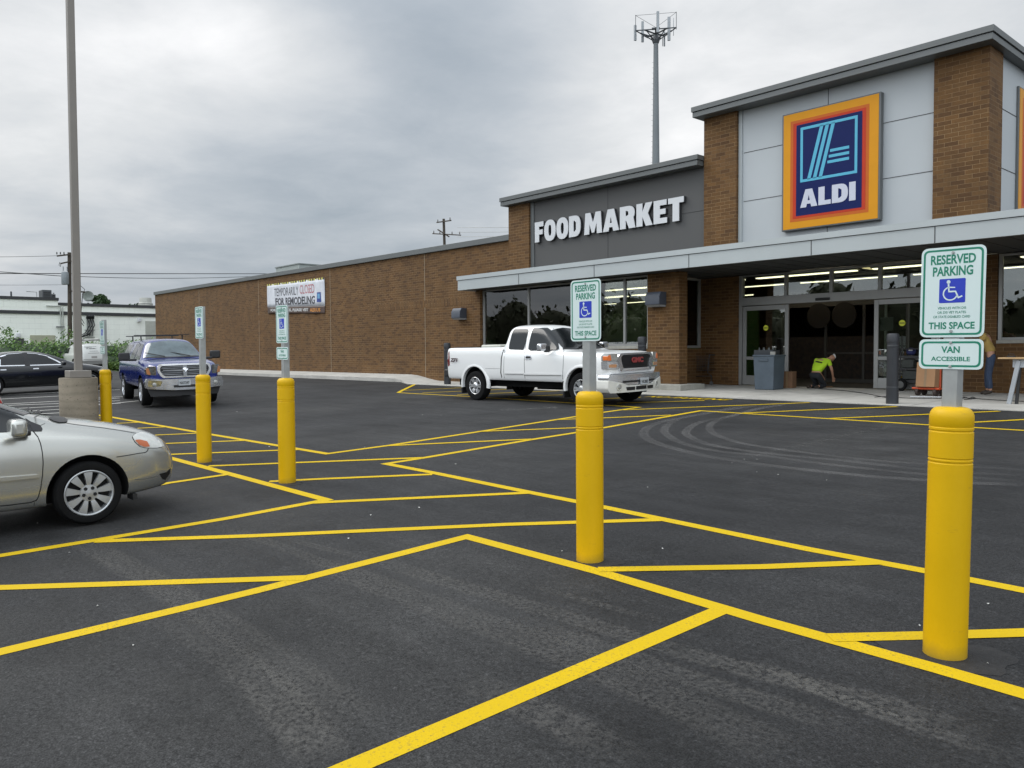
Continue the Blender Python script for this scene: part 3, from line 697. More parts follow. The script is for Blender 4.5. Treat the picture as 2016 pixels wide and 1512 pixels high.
# shop window (left) -- aluminium frame, panes
GY = YW+.13
def winframe(name, x0, x1, mull, y, z0, z1, d=.10, w=.09):
    def f(mb):
        mb.box(x0, x0+w, y, y+d, z0, z1); mb.box(x1-w, x1, y, y+d, z0, z1)
        mb.box(x0+w, x1-w, y+.002, y+d-.002, z0, z0+w*.8); mb.box(x0+w, x1-w, y+.002, y+d-.002, z1-w*.6, z1)
        for X in mull: mb.box(X-w*.45, X+w*.45, y+.001, y+d-.001, z0+w*.8, z1-w*.6)
    fr = sb(f, name, m_alu, bevel=.006)
    xs_ = [x0+w/2]+list(mull)+[x1-w/2]
    for a, b in zip(xs_[:-1], xs_[1:]):
        mb = MB(); mb.box(a+w*.4, b-w*.4, y+d*.45, y+d*.45+.012, z0+w*.7, z1-w*.5); p = mb.build('pane', m_glass, parent=fr)
    return fr
winframe('shop_window', -24.67, -16.36, [-22.03, -19.2, -17.4], GY, 1.76, 4.02)
winframe('side_window', -7.16, -3.25, [-6.35, -5.2], YD+.03, 1.80, 4.0)
sb(lambda mb: mb.box(-7.17, -3.22, YD-.04, YD+.03, 1.72, 1.80), 'window_sill', m_plinth)
def f(mb):
    mb.box(-16.30, -16.20, YW+.42, YW+.52, 1.68, 4.0); mb.box(-16.30, -16.20, YD-.1, YD-.003, 1.68, 4.0); mb.box(-16.298, -16.202, YW+.52, YD-.1, 1.68, 1.76); mb.box(-16.298, -16.202, YW+.52, YD-.1, 3.94, 4.0)
fr = sb(f, 'return_window', m_alu)
mb = MB(); mb.box(-16.255, -16.243, YW+.5, YD-.08, 1.74, 3.96); mb.build('pane', m_glass, parent=fr)
# automatic doors
def frame(mb, x0, x1, z0, z1, y, d, ws, wt, wb, mid=None, wm=.09):
    mb.box(x0, x0+ws, y, y+d, z0, z1); mb.box(x1-ws, x1, y, y+d, z0, z1)
    mb.box(x0+ws, x1-ws, y+.002, y+d-.002, z1-wt, z1); mb.box(x0+ws, x1-ws, y+.002, y+d-.002, z0, z0+wb)
    if mid: mb.box(x0+ws, x1-ws, y+.002, y+d-.002, mid-wm/2, mid+wm/2)
z0 = .47
def f(mb):
    mb.box(-14.69, -14.58, YD-.06, YD+.12, z0, 4.0); mb.box(-8.62, -8.51, YD-.06, YD+.12, z0, 4.0)
    mb.box(-14.58, -8.62, YD-.07, YD+.13, 3.02, 3.28)
    for X in (-13.07, -11.61, -10.17): mb.box(X-.05, X+.05, YD-.02, YD+.1, 3.28, 3.95)
    mb.box(-14.58, -8.62, YD-.02, YD+.1, 3.95, 4.0)
df = sb(f, 'door_surround', m_alu, bevel=.006)
for a, b in ((-14.58, -13.12), (-13.02, -11.66), (-11.56, -10.22), (-10.12, -8.62)):
    mb = MB(); mb.box(a, b, YD+.03, YD+.042, 3.28, 3.95); mb.build('transom_pane', m_glass, parent=df)
mb = MB(); mb.lathe([(0, 0), (.05, 0), (.05, .04), (0, .04)], (0, 0, 0), (0, -1, 0), 12)
s = MB(); s.box(-12.05, -11.60, YD-.12, YD-.071, 3.06, 3.14); s.build('door_sensor', m_black, parent=df, bevel=.02)
Zmid = PY(1485, 705, YD)[2]
for (a, b) in ((-14.56, -12.96), (-10.31, -8.64)):
    mb = MB(); frame(mb, a, b, z0+.01, 3.0, YD-.03, .06, .12, .14, .30, Zmid, .10)
    if a > -12: mb.box(a+.26, a+.33, YD+.04, YD+.1, z0+.02, 2.98)
    lf = sb(lambda q: (q.v.extend(mb.v), q.f.extend(mb.f), q.m.extend(mb.m)), 'sliding_door', m_alu, bevel=.005)
    g = MB(); g.box(a+.1, b-.1, YD-.008, YD+.004, z0+.3, Zmid-.04); g.box(a+.1, b-.1, YD-.008, YD+.004, Zmid+.04, 2.87); g.build('pane', m_glass, parent=lf)
    c = PY(1507.5, 645.5, YD-.04) if a < -12 else PY(1776, 636, YD-.04)
    g = MB(); g.lathe([(0, 0), (.085, 0), (.085, .004), (0, .004)], (c.x, YD-.036, c.z), (0, -1, 0), 24, 0)
    g.box(c.x-.075, c.x+.075, YD-.042, YD-.0405, c.z-.018, c.z-.004, 1); g.box(c.x-.07, c.x+.07, YD-.042, YD-.0405, c.z+.01, c.z+.022, 1)
    g.build('door_sticker', [mat('sticker_yellow', (.65, .68, .04), .5), m_black], parent=lf)
# inner partition seen through the open doors
def f(mb):
    y = YD+3.0
    mb.box(-15.5, -8, y, y+.06, 3.05, 3.2)
    for X in (-14.9, -13.3, -12.0, -10.6, -9.2): mb.box(X-.04, X+.04, y, y+.06, .5, 3.05)
    for a, b in ((-13.26, -12.04), (-11.96, -10.64), (-10.56, -9.24)): mb.box(a, b, y+.002, y+.058, 1.45, 1.50); mb.box(a, b, y+.002, y+.058, .5, .62)
sb(f, 'inner_door_frame', mat('bronze_frame', (.045, .042, .038), .6))
# store interior
def f(mb):
    mb.box(-60, 3.8, YD+.25, 58, .40, .46); mb.box(-24.4, -16.4, YW+.31, YD+.25, .40, .46)
    mb.box(-60, 3.8, YD+.05, 58, 4.55, 4.65); mb.box(-24.68, -16.2, YW+.31, YD+.049, 4.55, 4.65)
    mb.box(-60, 3.8, 58, 58.2, .4, 4.6); mb.box(-60.2, -60, YD+.3, 58, .4, 4.6); mb.box(3.8, 4, YD+.3, 58, .4, 4.6)
sb(f, 'interior_shell', m_dark)
sb(lambda mb: mb.box(-24.66, -24.5, YW+.31, 26.0, .46, 3.55), 'inner_brick_wall', m_brick)
sb(lambda mb: mb.box(-24.66, -24.5, YW+.31, 26.0, 3.56, 4.54), 'cream_frieze', mat('cream_paint', (.5, .48, .40), .8))
def f(mb):
    n = 24; P = [(-24.4+(8.0)*i/n, 3.15+.55*math.sin(math.pi*min(1, i/n*1.15))) for i in range(n+1)]
    poly = [(-24.4, .5)]+P+[(-16.4, .5)]
    mb.prism(poly, lambda x, z: (x, 27.0, z), (0, .1, 0))
sb(f, 'green_display_wall', mat('display_green', (.03, .09, .02), .7))
for i in range(7):   # shelving runs
    y = 29+i*3.6
    mb = MB(); mb.box(-44, -27, y, y+.8, .46, 2.2); mb.box(-21+.4*i, -3, y+1, y+1.8, .46, 2.1)
    mb.build('shelf_run', mat('shelf_stock', (.05, .035, .03), .8, var=.9, scale=6, col2=(.012, .012, .02)), parent=ST)
# graphics at the back of the lobby: two round food pictures above the inner doors
for (x, y) in ((1612, 622), (1662, 620)):
    c = PY(x, y, YD+2.9); mb = MB(); mb.lathe([(0, 0), (.42, 0), (.42, .02), (0, .02)], tuple(c), (0, -1, 0), 28)
    sb(lambda q: (q.v.extend(mb.v), q.f.extend(mb.f), q.m.extend(mb.m)), 'round_picture', mat('round_picture', (.010, .005, .003), .8, var=.8, scale=5, col2=(.003, .002, .002)))
mb = MB(); g1 = PY(1338, 548, YD-1.2)
gp_ = MB(); gp_.box(-16.42, -16.40, YW+.55, YD-.3, 2.9, 3.85); text_into(gp_, "saves", (-16.398, (YW+YD)/2+.35, 3.45), (0, 1, 0), (0, 0, 1), w=1.2, mi=1, offset=.01)
gp_.build('green_poster', [mat('poster_green', (.02, .09, .015), .6), mat('poster_text', (.5, .6, .5), .6)], parent=ST)
gp_ = MB()
for (a, b, nm) in ((1726, 1765, 'x'),):
    p = PY(1745, 640, YD-.02); gp_.box(p.x-.18, p.x+.18, YD+.006, YD+.008, p.z-.16, p.z+.22)
gp_.build('door_notice', mat('notice_paper', (.10, .11, .11), .6), parent=ST)
# strip lights hanging in the store
m_strip = emis('strip_light_glow', (1.0, .90, .66), 3.2)
first = None; cnt = 0
rows = []
for (x, y) in ((1487, 547.5), (1487, 563), (1487, 579.5)):
    p = G(x, y, 4.1); rows.append(p.y)
for (x, y) in ((1090, 580.5), (1090, 593.5)):
    p = G(x, y, 4.1); rows.append(p.y)
LB = ['first', 'second', 'third', 'fourth', 'fifth', 'sixth']
for ri, Yr in enumerate(sorted(rows)):
    if Yr > 57: continue
    for k in range(11):
        X = -46+4.05*k
        if ri > 2 and k > 6: continue
        if first is None:
            rt = empty('strip_light', (0, 0, 0))
            mb = MB(); mb.box(-1.75, 1.75, -.05, .05, -.03, 0); mb.build('tube', m_strip, parent=rt)
            mb = MB(); mb.box(-1.8, 1.8, -.07, .07, .001, .05); mb.cyl((-1.2, 0, .05), (-1.2, 0, .45), .006, n=6); mb.cyl((1.2, 0, .05), (1.2, 0, .45), .006, n=6); mb.build('housing', m_alu, parent=rt)
            first = rt; o = rt
        else: o = copy_tree(first)
        o.location = (X, Yr, 4.1)
        tag(o, 'glowing white strip light hanging in the rows inside the dark store', 'ceiling light', 'strip lights inside the store')
for i, (x, y, lb) in enumerate(((1600, 535, 'warm glowing lobby ceiling light behind the transom left of the door sensor'), (1742, 525.5, 'warm glowing lobby ceiling light behind the transom above the right sliding door'))):
    p = G(x, y, 4.2)
    mb = MB(); mb.box(p.x-.6, p.x+.6, p.y-.3, p.y+.3, 4.18, 4.24); mb.build('lobby_light', emis('lobby_glow%d' % i, (1, .82, .45), 1.1), label=lb, cat='ceiling light', bevel=.02)

# ------------------------------------------------------------------ signs on the facade
def logo_sign(T, label, dep=.16):
    rt = empty('store_sign', (0, 0, 0), label=label, cat='sign'); rt.matrix_world = T
    W, Hh = 2.66, 3.14
    mb = MB(); mb.box(-W/2, W/2, -.16, dep-.16, -Hh/2, Hh/2); mb.build('sign_box', m_coping, parent=rt, bevel=.01)
    def rect(mb, u0, u1, v0, v1, y, mi): mb.box(-W/2+u0*W, -W/2+u1*W, y, y+.01, Hh/2-v1*Hh, Hh/2-v0*Hh, mi)
    mb = MB(); rect(mb, .018, .982, .012, .988, -.168, 0); rect(mb, .095, .895, .075, .93, -.171, 1); rect(mb, .125, .865, .098, .905, -.174, 2); rect(mb, .16, .83, .118, .885, -.177, 3)
    mb.build('sign_face', [mat('sign_orange', (.62, .27, .015), .4, spec=.15, var=.04), mat('sign_orange_red', (.50, .12, .022), .4, spec=.15, var=.04), mat('sign_red', (.46, .045, .02), .4, spec=.15, var=.04), mat('sign_navy', (.006, .014, .085), .4, spec=.15, var=.04)], parent=rt)
    mb = MB(); c = .026; y = -.18
    u0, u1, v0, v1 = .205, .785, .145, .605; k = c*W/Hh
    rect(mb, u0, u0+c, v0, v1, y, 0); rect(mb, u1-c, u1, v0, v1, y, 0); rect(mb, u0+c, u1-c, v0, v0+k, y, 0); rect(mb, u0+c, u1-c, v1-k, v1, y, 0)
    def P2(u, v_): return (-W/2+u*W, y, Hh/2-v_*Hh)
    for a, b in ((.278, .410), (.338, .468), (.398, .527)):
        w_ = .036; q = [P2(a, .588), P2(a+w_, .588), P2(b+w_, .162), P2(b, .162)]
        mb.add(q+[(p[0], y+.01, p[2]) for p in q], [(0, 1, 2, 3), (7, 6, 5, 4), (0, 4, 5, 1), (1, 5, 6, 2), (2, 6, 7, 3), (3, 7, 4, 0)])
    for v_, ua in ((.385, .515), (.430, .502), (.475, .488)): rect(mb, ua, .705, v_-.0115, v_+.0115, y, 0)
    mb.build('logo_mark', mat('sign_cyan', (.07, .38, .54), .4, var=.04), parent=rt)
    mb = MB(); heavy_into(mb, "ALDI", (0-.01*W, -.179, Hh/2-.745*Hh), (1, 0, 0), (0, 0, 1), .565*W, .15*Hh, .006)
    mb.build('sign_lettering', mat('sign_letter_grey', (.52, .54, .62), .4, var=.03), parent=rt)
    return rt
c = (PY(1536, 340, YW-.12)+PY(1730, 306, YW-.12))/2; ZS = (7.94+4.82)/2
logo_sign(Matrix.Translation((-10.28, YW+.04, ZS)), 'orange and navy logo sign on the front of the entrance tower')
y2 = PX(1999, 300, -6.42).y
logo_sign(Matrix.Translation((-6.70, y2+1.95, ZS-.02)) @ Matrix.Rotation(R(90), 4, 'Z'), 'edge of a second logo sign on the side wall of the tower', .06)
rt = wroot('storefront_lettering', (-18.1, YW, 5.55), 'white block letters reading FOOD MARKET on the dark grey panel', 'sign')
for word, xa, xb in (("FOOD", -21.40, -19.13), ("MARKET", -18.96, -14.86)):
    mb = MB(); heavy_into(mb, word, ((xa+xb)/2, YW-.09, (5.53+6.27)/2), (1, 0, 0), (0, 0, 1), xb-xa, .72, .02); mb.build('letter_face', m_white, parent=rt)
    mb = MB(); heavy_into(mb, word, ((xa+xb)/2, YW+.019, (5.53+6.27)/2), (1, 0, 0), (0, 0, 1), (xb-xa)*1.002, .724, .106); mb.build('letter_return', m_lside, parent=rt)
# banner
rt = wroot('remodeling_banner', (-40.4, YW, 3.8), 'white vinyl banner about remodeling tied flat to the long brick wall', 'banner')
bx0, bx1 = PY(526, 580, YW-.05).x, PY(638.5, 580, YW-.05).x
zTL, zTR = PY(526, 560, YW-.05)[2], PY(638, 546, YW-.05)[2]
zBL, zBR = PY(528, 617, YW-.05)[2], PY(639, 617, YW-.05)[2]
def bw(u, v_, dy=0.0):
    zt = zTL+(zTR-zTL)*u; zb_ = zBL+(zBR-zBL)*u
    return Vector((bx0+(bx1-bx0)*u, YW-.04-.02*math.sin(u*17)*(v_)-.015*math.sin(u*41+v_*4)-dy, zt+(zb_-zt)*v_))
mb = MB(); n = 60
def patch(mb, u0, u1, v0, v1, mi, dy=0.0, nu=40, nv=6):
    vs = [bw(u0+(u1-u0)*i/nu, v0+(v1-v0)*j/nv, dy) for j in range(nv+1) for i in range(nu+1)]
    mb.add(vs, [(j*(nu+1)+i, (j+1)*(nu+1)+i, (j+1)*(nu+1)+i+1, j*(nu+1)+i+1) for j in range(nv) for i in range(nu)], mi)
patch(mb, 0, 1, 0, .79, 0); patch(mb, 0, 1, .79, 1, 1)
o = mb.build('banner_sheet', [mat('banner_white', (.62, .63, .66), .5), mat('banner_brown', (.075, .045, .035), .5)], parent=rt, smooth=60)
so = o.modifiers.new('s', 'SOLIDIFY'); so.thickness = .006
mb = MB()
for k in range(24): patch(mb, k/24, (k+.5)/24, 0, .055, k % 2*0, .008, 3, 2)
for k in range(24): patch(mb, (k+.5)/24, (k+1)/24, 0, .055, 1, .008, 3, 2)
mb.build('hazard_stripes', [mat('stripe_yellow', (.6, .55, .12), .5), mat('stripe_dark', (.06, .05, .03), .5)], parent=rt)
def btext(mb, s, u0, u1, v0, v1, mi, off):
    vs, fs = text_mb(s, 1, 1, off)
    mb.add([bw((u0+u1)/2+a*(u1-u0), (v0+v1)/2-b*(v1-v0), .012) for a, b in vs], fs, mi)
mb = MB(); btext(mb, "TEMPORARILY", .14, .57, .17, .43, 0, .0); btext(mb, "CLOSED", .60, .84, .15, .41, 1, .0); btext(mb, "FOR REMODELING", .16, .85, .49, .73, 0, .035)
btext(mb, "FOR LOCATIONS, PLEASE VISIT", .07, .74, .845, .95, 2, .03); btext(mb, "ALDI.US", .765, .93, .845, .95, 3, .03)
patch(mb, .885, .945, .40, .68, 4, .012, 2, 2); patch(mb, .897, .933, .44, .58, 5, .015, 2, 2)
mb.build('banner_lettering', [mat('banner_ink', (.06, .06, .07), .5), mat('banner_red', (.45, .12, .13), .5), mat('banner_pale', (.6, .6, .58), .5), mat('banner_orange', (.6, .25, .05), .5), mat('banner_navy', (.03, .06, .25), .5), mat('banner_cyan', (.15, .35, .55), .5)], parent=rt, fixn=False)
# wall lights
def wall_light(x, z, label):
    rt = wroot('wall_light', (x, YW, z), label, 'wall light', 'box lights on the front brickwork')
    w, h, d = .56, .46, .36
    mb = MB(); mb.prism([(0, -h/2+.06), (0, h/2), (-d*.75, h/2), (-d, h/2-.14), (-d, -h/2+.06)], lambda a, b: (x-w/2, YW+a-.002, z+b), (w, 0, 0))
    mb.build('lamp_housing', mat('lamp_slate_grey', (.055, .065, .085), .45), parent=rt, bevel=.012)
    mb = MB(); mb.prism([(0, -h/2), (0, -h/2+.058), (-d+.03, -h/2+.058), (-d*.7, -h/2)], lambda a, b: (x-w/2+.02, YW+a-.002, z+b), (w-.04, 0, 0))
    mb.build('lamp_lens', mat('lamp_lens', (.25, .26, .27), .3), parent=rt)
wall_light((PY(902, 606, YW).x+PY(925, 606, YW).x)/2-.1, (PY(915, 606, YW-.3).z+PY(915, 628, YW-.3).z)/2, 'slate grey box light on the brick left of the shop window')
wall_light(-15.86, (PY(1298, 575, YW-.3).z+PY(1298, 602, YW-.3).z)/2, 'slate grey box light on the brick entrance pier')
# rooftop unit
p0 = PY(543, 533, 25); p1 = PY(588, 520, 25)
rt = wroot('rooftop_unit', (p0.x+.8, 25.6, 5.7), 'pale metal air handling box on the low roof above the banner', 'rooftop unit')
mb = MB(); mb.box(p0.x, p1.x, 25, 27.4, 5.7, p1.z); mb.build('cabinet', mat('unit_pale', (.30, .33, .31), .6), parent=rt, bevel=.02)
mb = MB(); mb.box(p0.x-.05, p1.x+.05, 24.95, 27.45, p1.z+.002, p1.z+.07); mb.build('lid', mat('unit_lid', (.2, .22, .21), .6), parent=rt)
mb = MB()
for k in range(7): mb.box(p0.x+.3, p1.x-.6, 24.97, 24.998, 5.95+.12*k, 6.0+.12*k)
mb.build('louvre', m_coping, parent=rt)

# ------------------------------------------------------------------ yellow sleeve bollards with parking signs
def rrect(w, h, r, n=5): return rnd([(-w/2, -h/2), (w/2, -h/2), (w/2, h/2), (-w/2, h/2)], r, n)
def ring_poly(mb, outer, inner, y, mi):
    n = len(outer); mb.add([(a, y, b) for a, b in outer]+[(a, y, b) for a, b in inner], [(i, (i+1) % n, n+(i+1) % n, n+i) for i in range(n)], mi)
def stroke(mb, pts, w, y, mi):
    P = [Vector(p) for p in pts]
    for k, (a, b) in enumerate(zip(P[:-1], P[1:])):
        d = (b-a).normalized(); n = Vector((-d.y, d.x))*w/2; e = d*w*.35
        yy = y-.00008*(k % 2)
        q = [a-e+n, b+e+n, b+e-n, a-e-n]; mb.add([(p.x, yy, p.y) for p in q], [(0, 1, 2, 3)], mi)
def plate(parent, name, w, h, zc_, van, yoff):
    mb = MB(); mb.prism(rrect(w, h, .036 if not van else .03), lambda a, b: (a, yoff, zc_+b), (0, .0025, 0)); pl = mb.build(name, m_signw, parent=parent)
    y = yoff-.0006
    mb = MB(); ring_poly(mb, [(a, b+zc_) for a, b in rrect(w-.022, h-.022, .028)], [(a, b+zc_) for a, b in rrect(w-.042, h-.042, .02)], y, 0)
    U, V = (1, 0, 0), (0, 0, 1)
    def T(s, v_, wd, ht, off=.0, x=0): text_into(mb, s, (x, y, zc_+h/2-v_), U, V, w=wd, h=ht, offset=off)
    if not van:
        T("RESERVED", .063, .212, .049, .03); T("PARKING", .122, .190, .049, .03)
        T("VEHICLES WITH DIS", .309, .135, .0125, .012); T("OR DIS VET PLATES", .331, .135, .0125, .012); T("OR STATE DISABLED CARD", .353, .175, .0125, .012)
        T("THIS SPACE", .398, .218, .036, .03)
    else:
        T("VAN", .053, .088, .034, .03); T("ACCESSIBLE", .100, .185, .023, .025)
    mb.build('sign_lettering', m_green, parent=pl, fixn=False)
    if not van:
        mb = MB(); cy = zc_+h/2-.222
        mb.prism(rrect(.124, .122, .006, 3), lambda a, b: (a, y, cy+b), (0, .0004, 0), 0)
        y2 = y-.0006
        c = (-.008, cy-.014); Rr = .033
        stroke(mb, [(c[0]+Rr*math.cos(R(t)), c[1]+Rr*math.sin(R(t))) for t in range(112, 345, 12)], .0065, y2, 1)
        mb.add([(-.018+.0095*math.cos(k*.63), y2, cy+.045+.0095*math.sin(k*.63)) for k in range(10)], [tuple(range(10))], 1)
        stroke(mb, [(-.018, cy+.036), (-.015, cy-.004), (.016, cy-.004), (.030, cy-.036), (.046, cy-.029)], .0075, y2, 1)
        stroke(mb, [(-.017, cy+.018), (.012, cy+.016)], .006, y2, 1)
        mb.build('wheelchair_symbol', [m_blue, m_signw], parent=pl, fixn=False)
    for zz in ((zc_+h/2-.03, zc_-h/2+.03) if not van else (zc_+h/2-.018, zc_-h/2+.014)):
        mb = MB(); mb.cyl((0, yoff-.001, zz), (0, yoff-.007, zz), .008, .006, 8); mb.build('bolt', m_galv, parent=pl)
    return pl
def sign_bollard(loc, label, ztop, zvan, post_top, lean=(0, 0)):
    rt = empty('sign_bollard', loc, (R(lean[0]), R(lean[1]), 0), label, 'bollard', 'yellow sleeved bollards with reserved parking signs')
    r = .103; prof = [(r+.002, 0), (r, .02), (r, .995), (r-.0035, .999), (r-.0035, 1.004), (r, 1.008), (r, 1.015), (r-.003, 1.018), (r-.003, 1.022), (r, 1.026), (r, 1.155), (r-.0035, 1.159), (r-.0035, 1.164), (r, 1.168), (r, 1.178), (r-.0025, 1.181), (r-.0025, 1.185), (r, 1.189), (r, 1.232)]
    prof += [(r-.042*(1-math.cos(t)), 1.232+.05*math.sin(t)) for t in [R(a) for a in range(10, 91, 16)]]+[(.03, 1.286), (0, 1.286)]
    mb = MB(); mb.lathe([(rr, z-.06 if z == 0 else z) for rr, z in prof], n=48); mb.build('plastic_sleeve', m_sleeve, parent=rt, smooth=35)
    mb = MB(); s = .0375; mb.box(-s, s, -s, s, 1.2, post_top); mb.build('steel_post', m_galv, parent=rt, bevel=.004)
    plate(rt, 'parking_sign', .305, .457, ztop-.2285, False, -s-.004)
    if zvan: plate(rt, 'van_sign', .305, .152, zvan-.076, True, -s-.004)
    return rt
BX = lambda x, y, Y: PY(x, y, Y).x
sign_bollard((BX(1860, 1280, 4.42), 4.42, gz(0, 4.42)), 'yellow bollard nearest the camera, its reserved parking and van accessible signs large at the right', 2.095, 1.628, 2.085, (-.6, .55))
sign_bollard((BX(1161.5, 1100, 4.47), 4.47, 0.0), 'yellow bollard in front of the white pickup with one reserved parking sign', 2.115, None, 2.10)
sign_bollard((BX(565.5, 945, 4.50), 4.50, 0.0), 'yellow bollard below the wall banner with a parking sign over a small van sign', 2.165, 1.66, 2.15, (0, .35))
sign_bollard((BX(402.5, 905, 4.48), 4.48, 0.0), 'yellow bollard in front of the blue pickup with one narrow looking parking sign', 2.265, None, 2.27, (0, .5))
o = sign_bollard((PY(206.8, 723, 4.62).x, 4.62, gz(-16.9, 4.6)), 'farthest yellow bollard beside the concrete lamp base with two small signs', 2.235, 1.74, 2.26, (0, .2))
# black bollards
def black_bollard(X, Y, h, label, arm=False):
    z = sz(X, Y); rt = empty('black_bollard', (X, Y, z), label=label, cat='bollard', group='black bollards along the kerb')
    r = .125; mb = MB(); mb.lathe([(r+.008, -.02), (r+.006, .38), (r, .385), (r, h-.32), (r+.006, h-.315), (r+.006, h-.29), (r, h-.285), (r, h-.2), (r+.008, h-.195), (r+.008, h-.045), (r-.01, h-.01), (r-.05, h), (0, h)], n=28)
    mb.build('sleeve', mat('charcoal_plastic', (.022, .024, .028), .5, var=.2), parent=rt, smooth=35)
    mb = MB(); mb.lathe([(r+.009, .376), (r+.0095, .383), (r+.002, .386)], n=28); mb.lathe([(r+.001, h-.278), (r+.002, h-.27), (r, h-.268)], n=28); mb.build('reflective_band', mat('dull_band', (.10, .105, .11), .5), parent=rt)
black_bollard(-24.95, 18.96, 1.60, 'black bollard on the kerb behind the tail of the white pickup')
black_bollard(-15.53, 19.15, 1.66, 'black bollard whose top shows above the hood of the white pickup')
black_bollard(-7.93, 18.72, 1.60, 'black bollard in front of the right sliding door')

# ------------------------------------------------------------------ parking lot lamp
lp_ = DP(154, 740, 15.5); LX, LY = lp_.x, lp_.y; lz = gz(LX, LY)
rt = wroot('parking_lot_lamp', (LX, LY, lz), 'tall tan steel lamp pole on a round concrete base at the left', 'lamp post')
mc = mat('formed_concrete', (.225, .19, .14), .9, var=.25, scale=2.2, bump=.6, bscale=40)
t = mc.node_tree; b = t.nodes['Principled BSDF']; w = N(t, 'ShaderNodeTexWave', wave_type='BANDS', bands_direction='Z'); w.inputs['Scale'].default_value = 2.2; w.inputs['Distortion'].default_value = 3; w.inputs['Detail'].default_value = 3
tcx = N(t, 'ShaderNodeTexCoord'); t.links.new(tcx.outputs['Object'], w.inputs['Vector'])
oldc = b.inputs['Base Color'].links[0].from_socket
vo = N(t, 'ShaderNodeTexNoise', inp={'Scale': 30, 'Detail': 2}); t.links.new(tcx.outputs['Object'], vo.inputs['Vector'])
c_ = mixc(t, .5, oldc, ramp(t, [(.0, .8), (.5, 1.1)], w.outputs['Color']).outputs[0], 'MULTIPLY'); c_ = mixc(t, .9, c_, ramp(t, [(.27, .3), (.36, 1.)], vo.outputs[0]).outputs[0], 'MULTIPLY'); t.links.new(c_, b.inputs['Base Color'])
mb = MB(); mb.lathe([(.335, -.1), (.335, 1.13), (.325, 1.15), (0, 1.15)], (LX, LY, lz), n=48); mb.build('concrete_base', mc, parent=rt, smooth=35)
m_tan = mat('tan_painted_steel', (.215, .195, .17), .5, var=.06)
mb = MB(); mb.box(LX-.19, LX+.19, LY-.19, LY+.19, lz+1.151, lz+1.29); mb.build('base_cover', m_tan, parent=rt, bevel=.012)
mb = MB(); T = Matrix.Translation((LX, LY, lz)) @ Matrix.Rotation(R(-.25), 4, 'X')
mb.box(-.064, .064, -.064, .064, 1.2, 10.5, T=T); mb.build('pole', m_tan, parent=rt, bevel=.012)
mb = MB(); mb.bar((LX-.9, LY, lz+10.4), (LX+.9, LY, lz+10.4), .06); mb.build('cross_arm', m_tan, parent=rt)
for sx_ in (-1, 1):
    mb = MB(); mb.box(LX+sx_*.9-.3, LX+sx_*.9+.3, LY-.25, LY+.25, lz+10.3, lz+10.5); mb.build('lamp_head', m_tan, parent=rt, bevel=.02)

# ------------------------------------------------------------------ background left: white building
WBX = -70
WB = wroot('white_warehouse', (WBX-8, 10, .6), 'long white painted block warehouse with black roof edges beyond the hedge', 'building')
m_wb = brickmat('white_painted_block', [(.84, .86, .79)]*5, (.74, .76, .70), .8, .4, .008, dirt=.22)
def wb(fn, name, mats, **k):
    mb = MB(); fn(mb); return mb.build(name, mats, parent=WB, **k)
def P7(x, y): p = PX(x, y, WBX); return p
ystep = P7(114, 590).y
wb(lambda mb: (mb.box(WBX-16, WBX, -14, ystep, .2, P7(60, 587)[2]-.12), mb.box(WBX-16.01, WBX-.01, ystep+.001, 60, .2, P7(200, 600)[2]-.15)), 'wall', m_wb)
wb(lambda mb: (mb.box(WBX-16.05, WBX+.08, -14, ystep+.05, P7(60, 587)[2]-.12, P7(60, 587)[2]+.1), mb.box(WBX-16.06, WBX+.07, ystep+.051, 60, P7(200, 600)[2]-.15, P7(200, 600)[2]+.07)), 'roof_edge', m_lside)
zb_ = P7(150, 617)[2]
wb(lambda mb: mb.box(WBX+.001, WBX+.10, -14, 60, zb_-.12, zb_+.12), 'black_band', m_lside)
q0, q1 = P7(286, 632), P7(330, 660)
wb(lambda mb: mb.box(WBX+.002, WBX+.05, q0.y, q0.y+3.2, .6, q0.z), 'loading_door', mat('loading_door', (.42, .43, .38), .6))
q = P7(59, 661); q2 = P7(108, 661)
wb(lambda mb: mb.box(WBX+.002, WBX+.06, q.y, q2.y, .6, q.z+.05), 'garage_door', mat('garage_tan', (.36, .36, .26), .6))
q = P7(25, 667); q2 = P7(47, 667)
wb(lambda mb: mb.box(WBX+.002, WBX+.06, q.y, q2.y, .6, q.z+.05), 'garage_door', mat('garage_dark', (.05, .05, .05), .6))
for (x, y) in ((273, 630), (35, 660)):
    q = P7(x, y); wb(lambda mb: mb.box(WBX, WBX+.3, q.y-.12, q.y+.12, q.z-.15, q.z+.15), 'wall_lamp', m_white, bevel=.03)
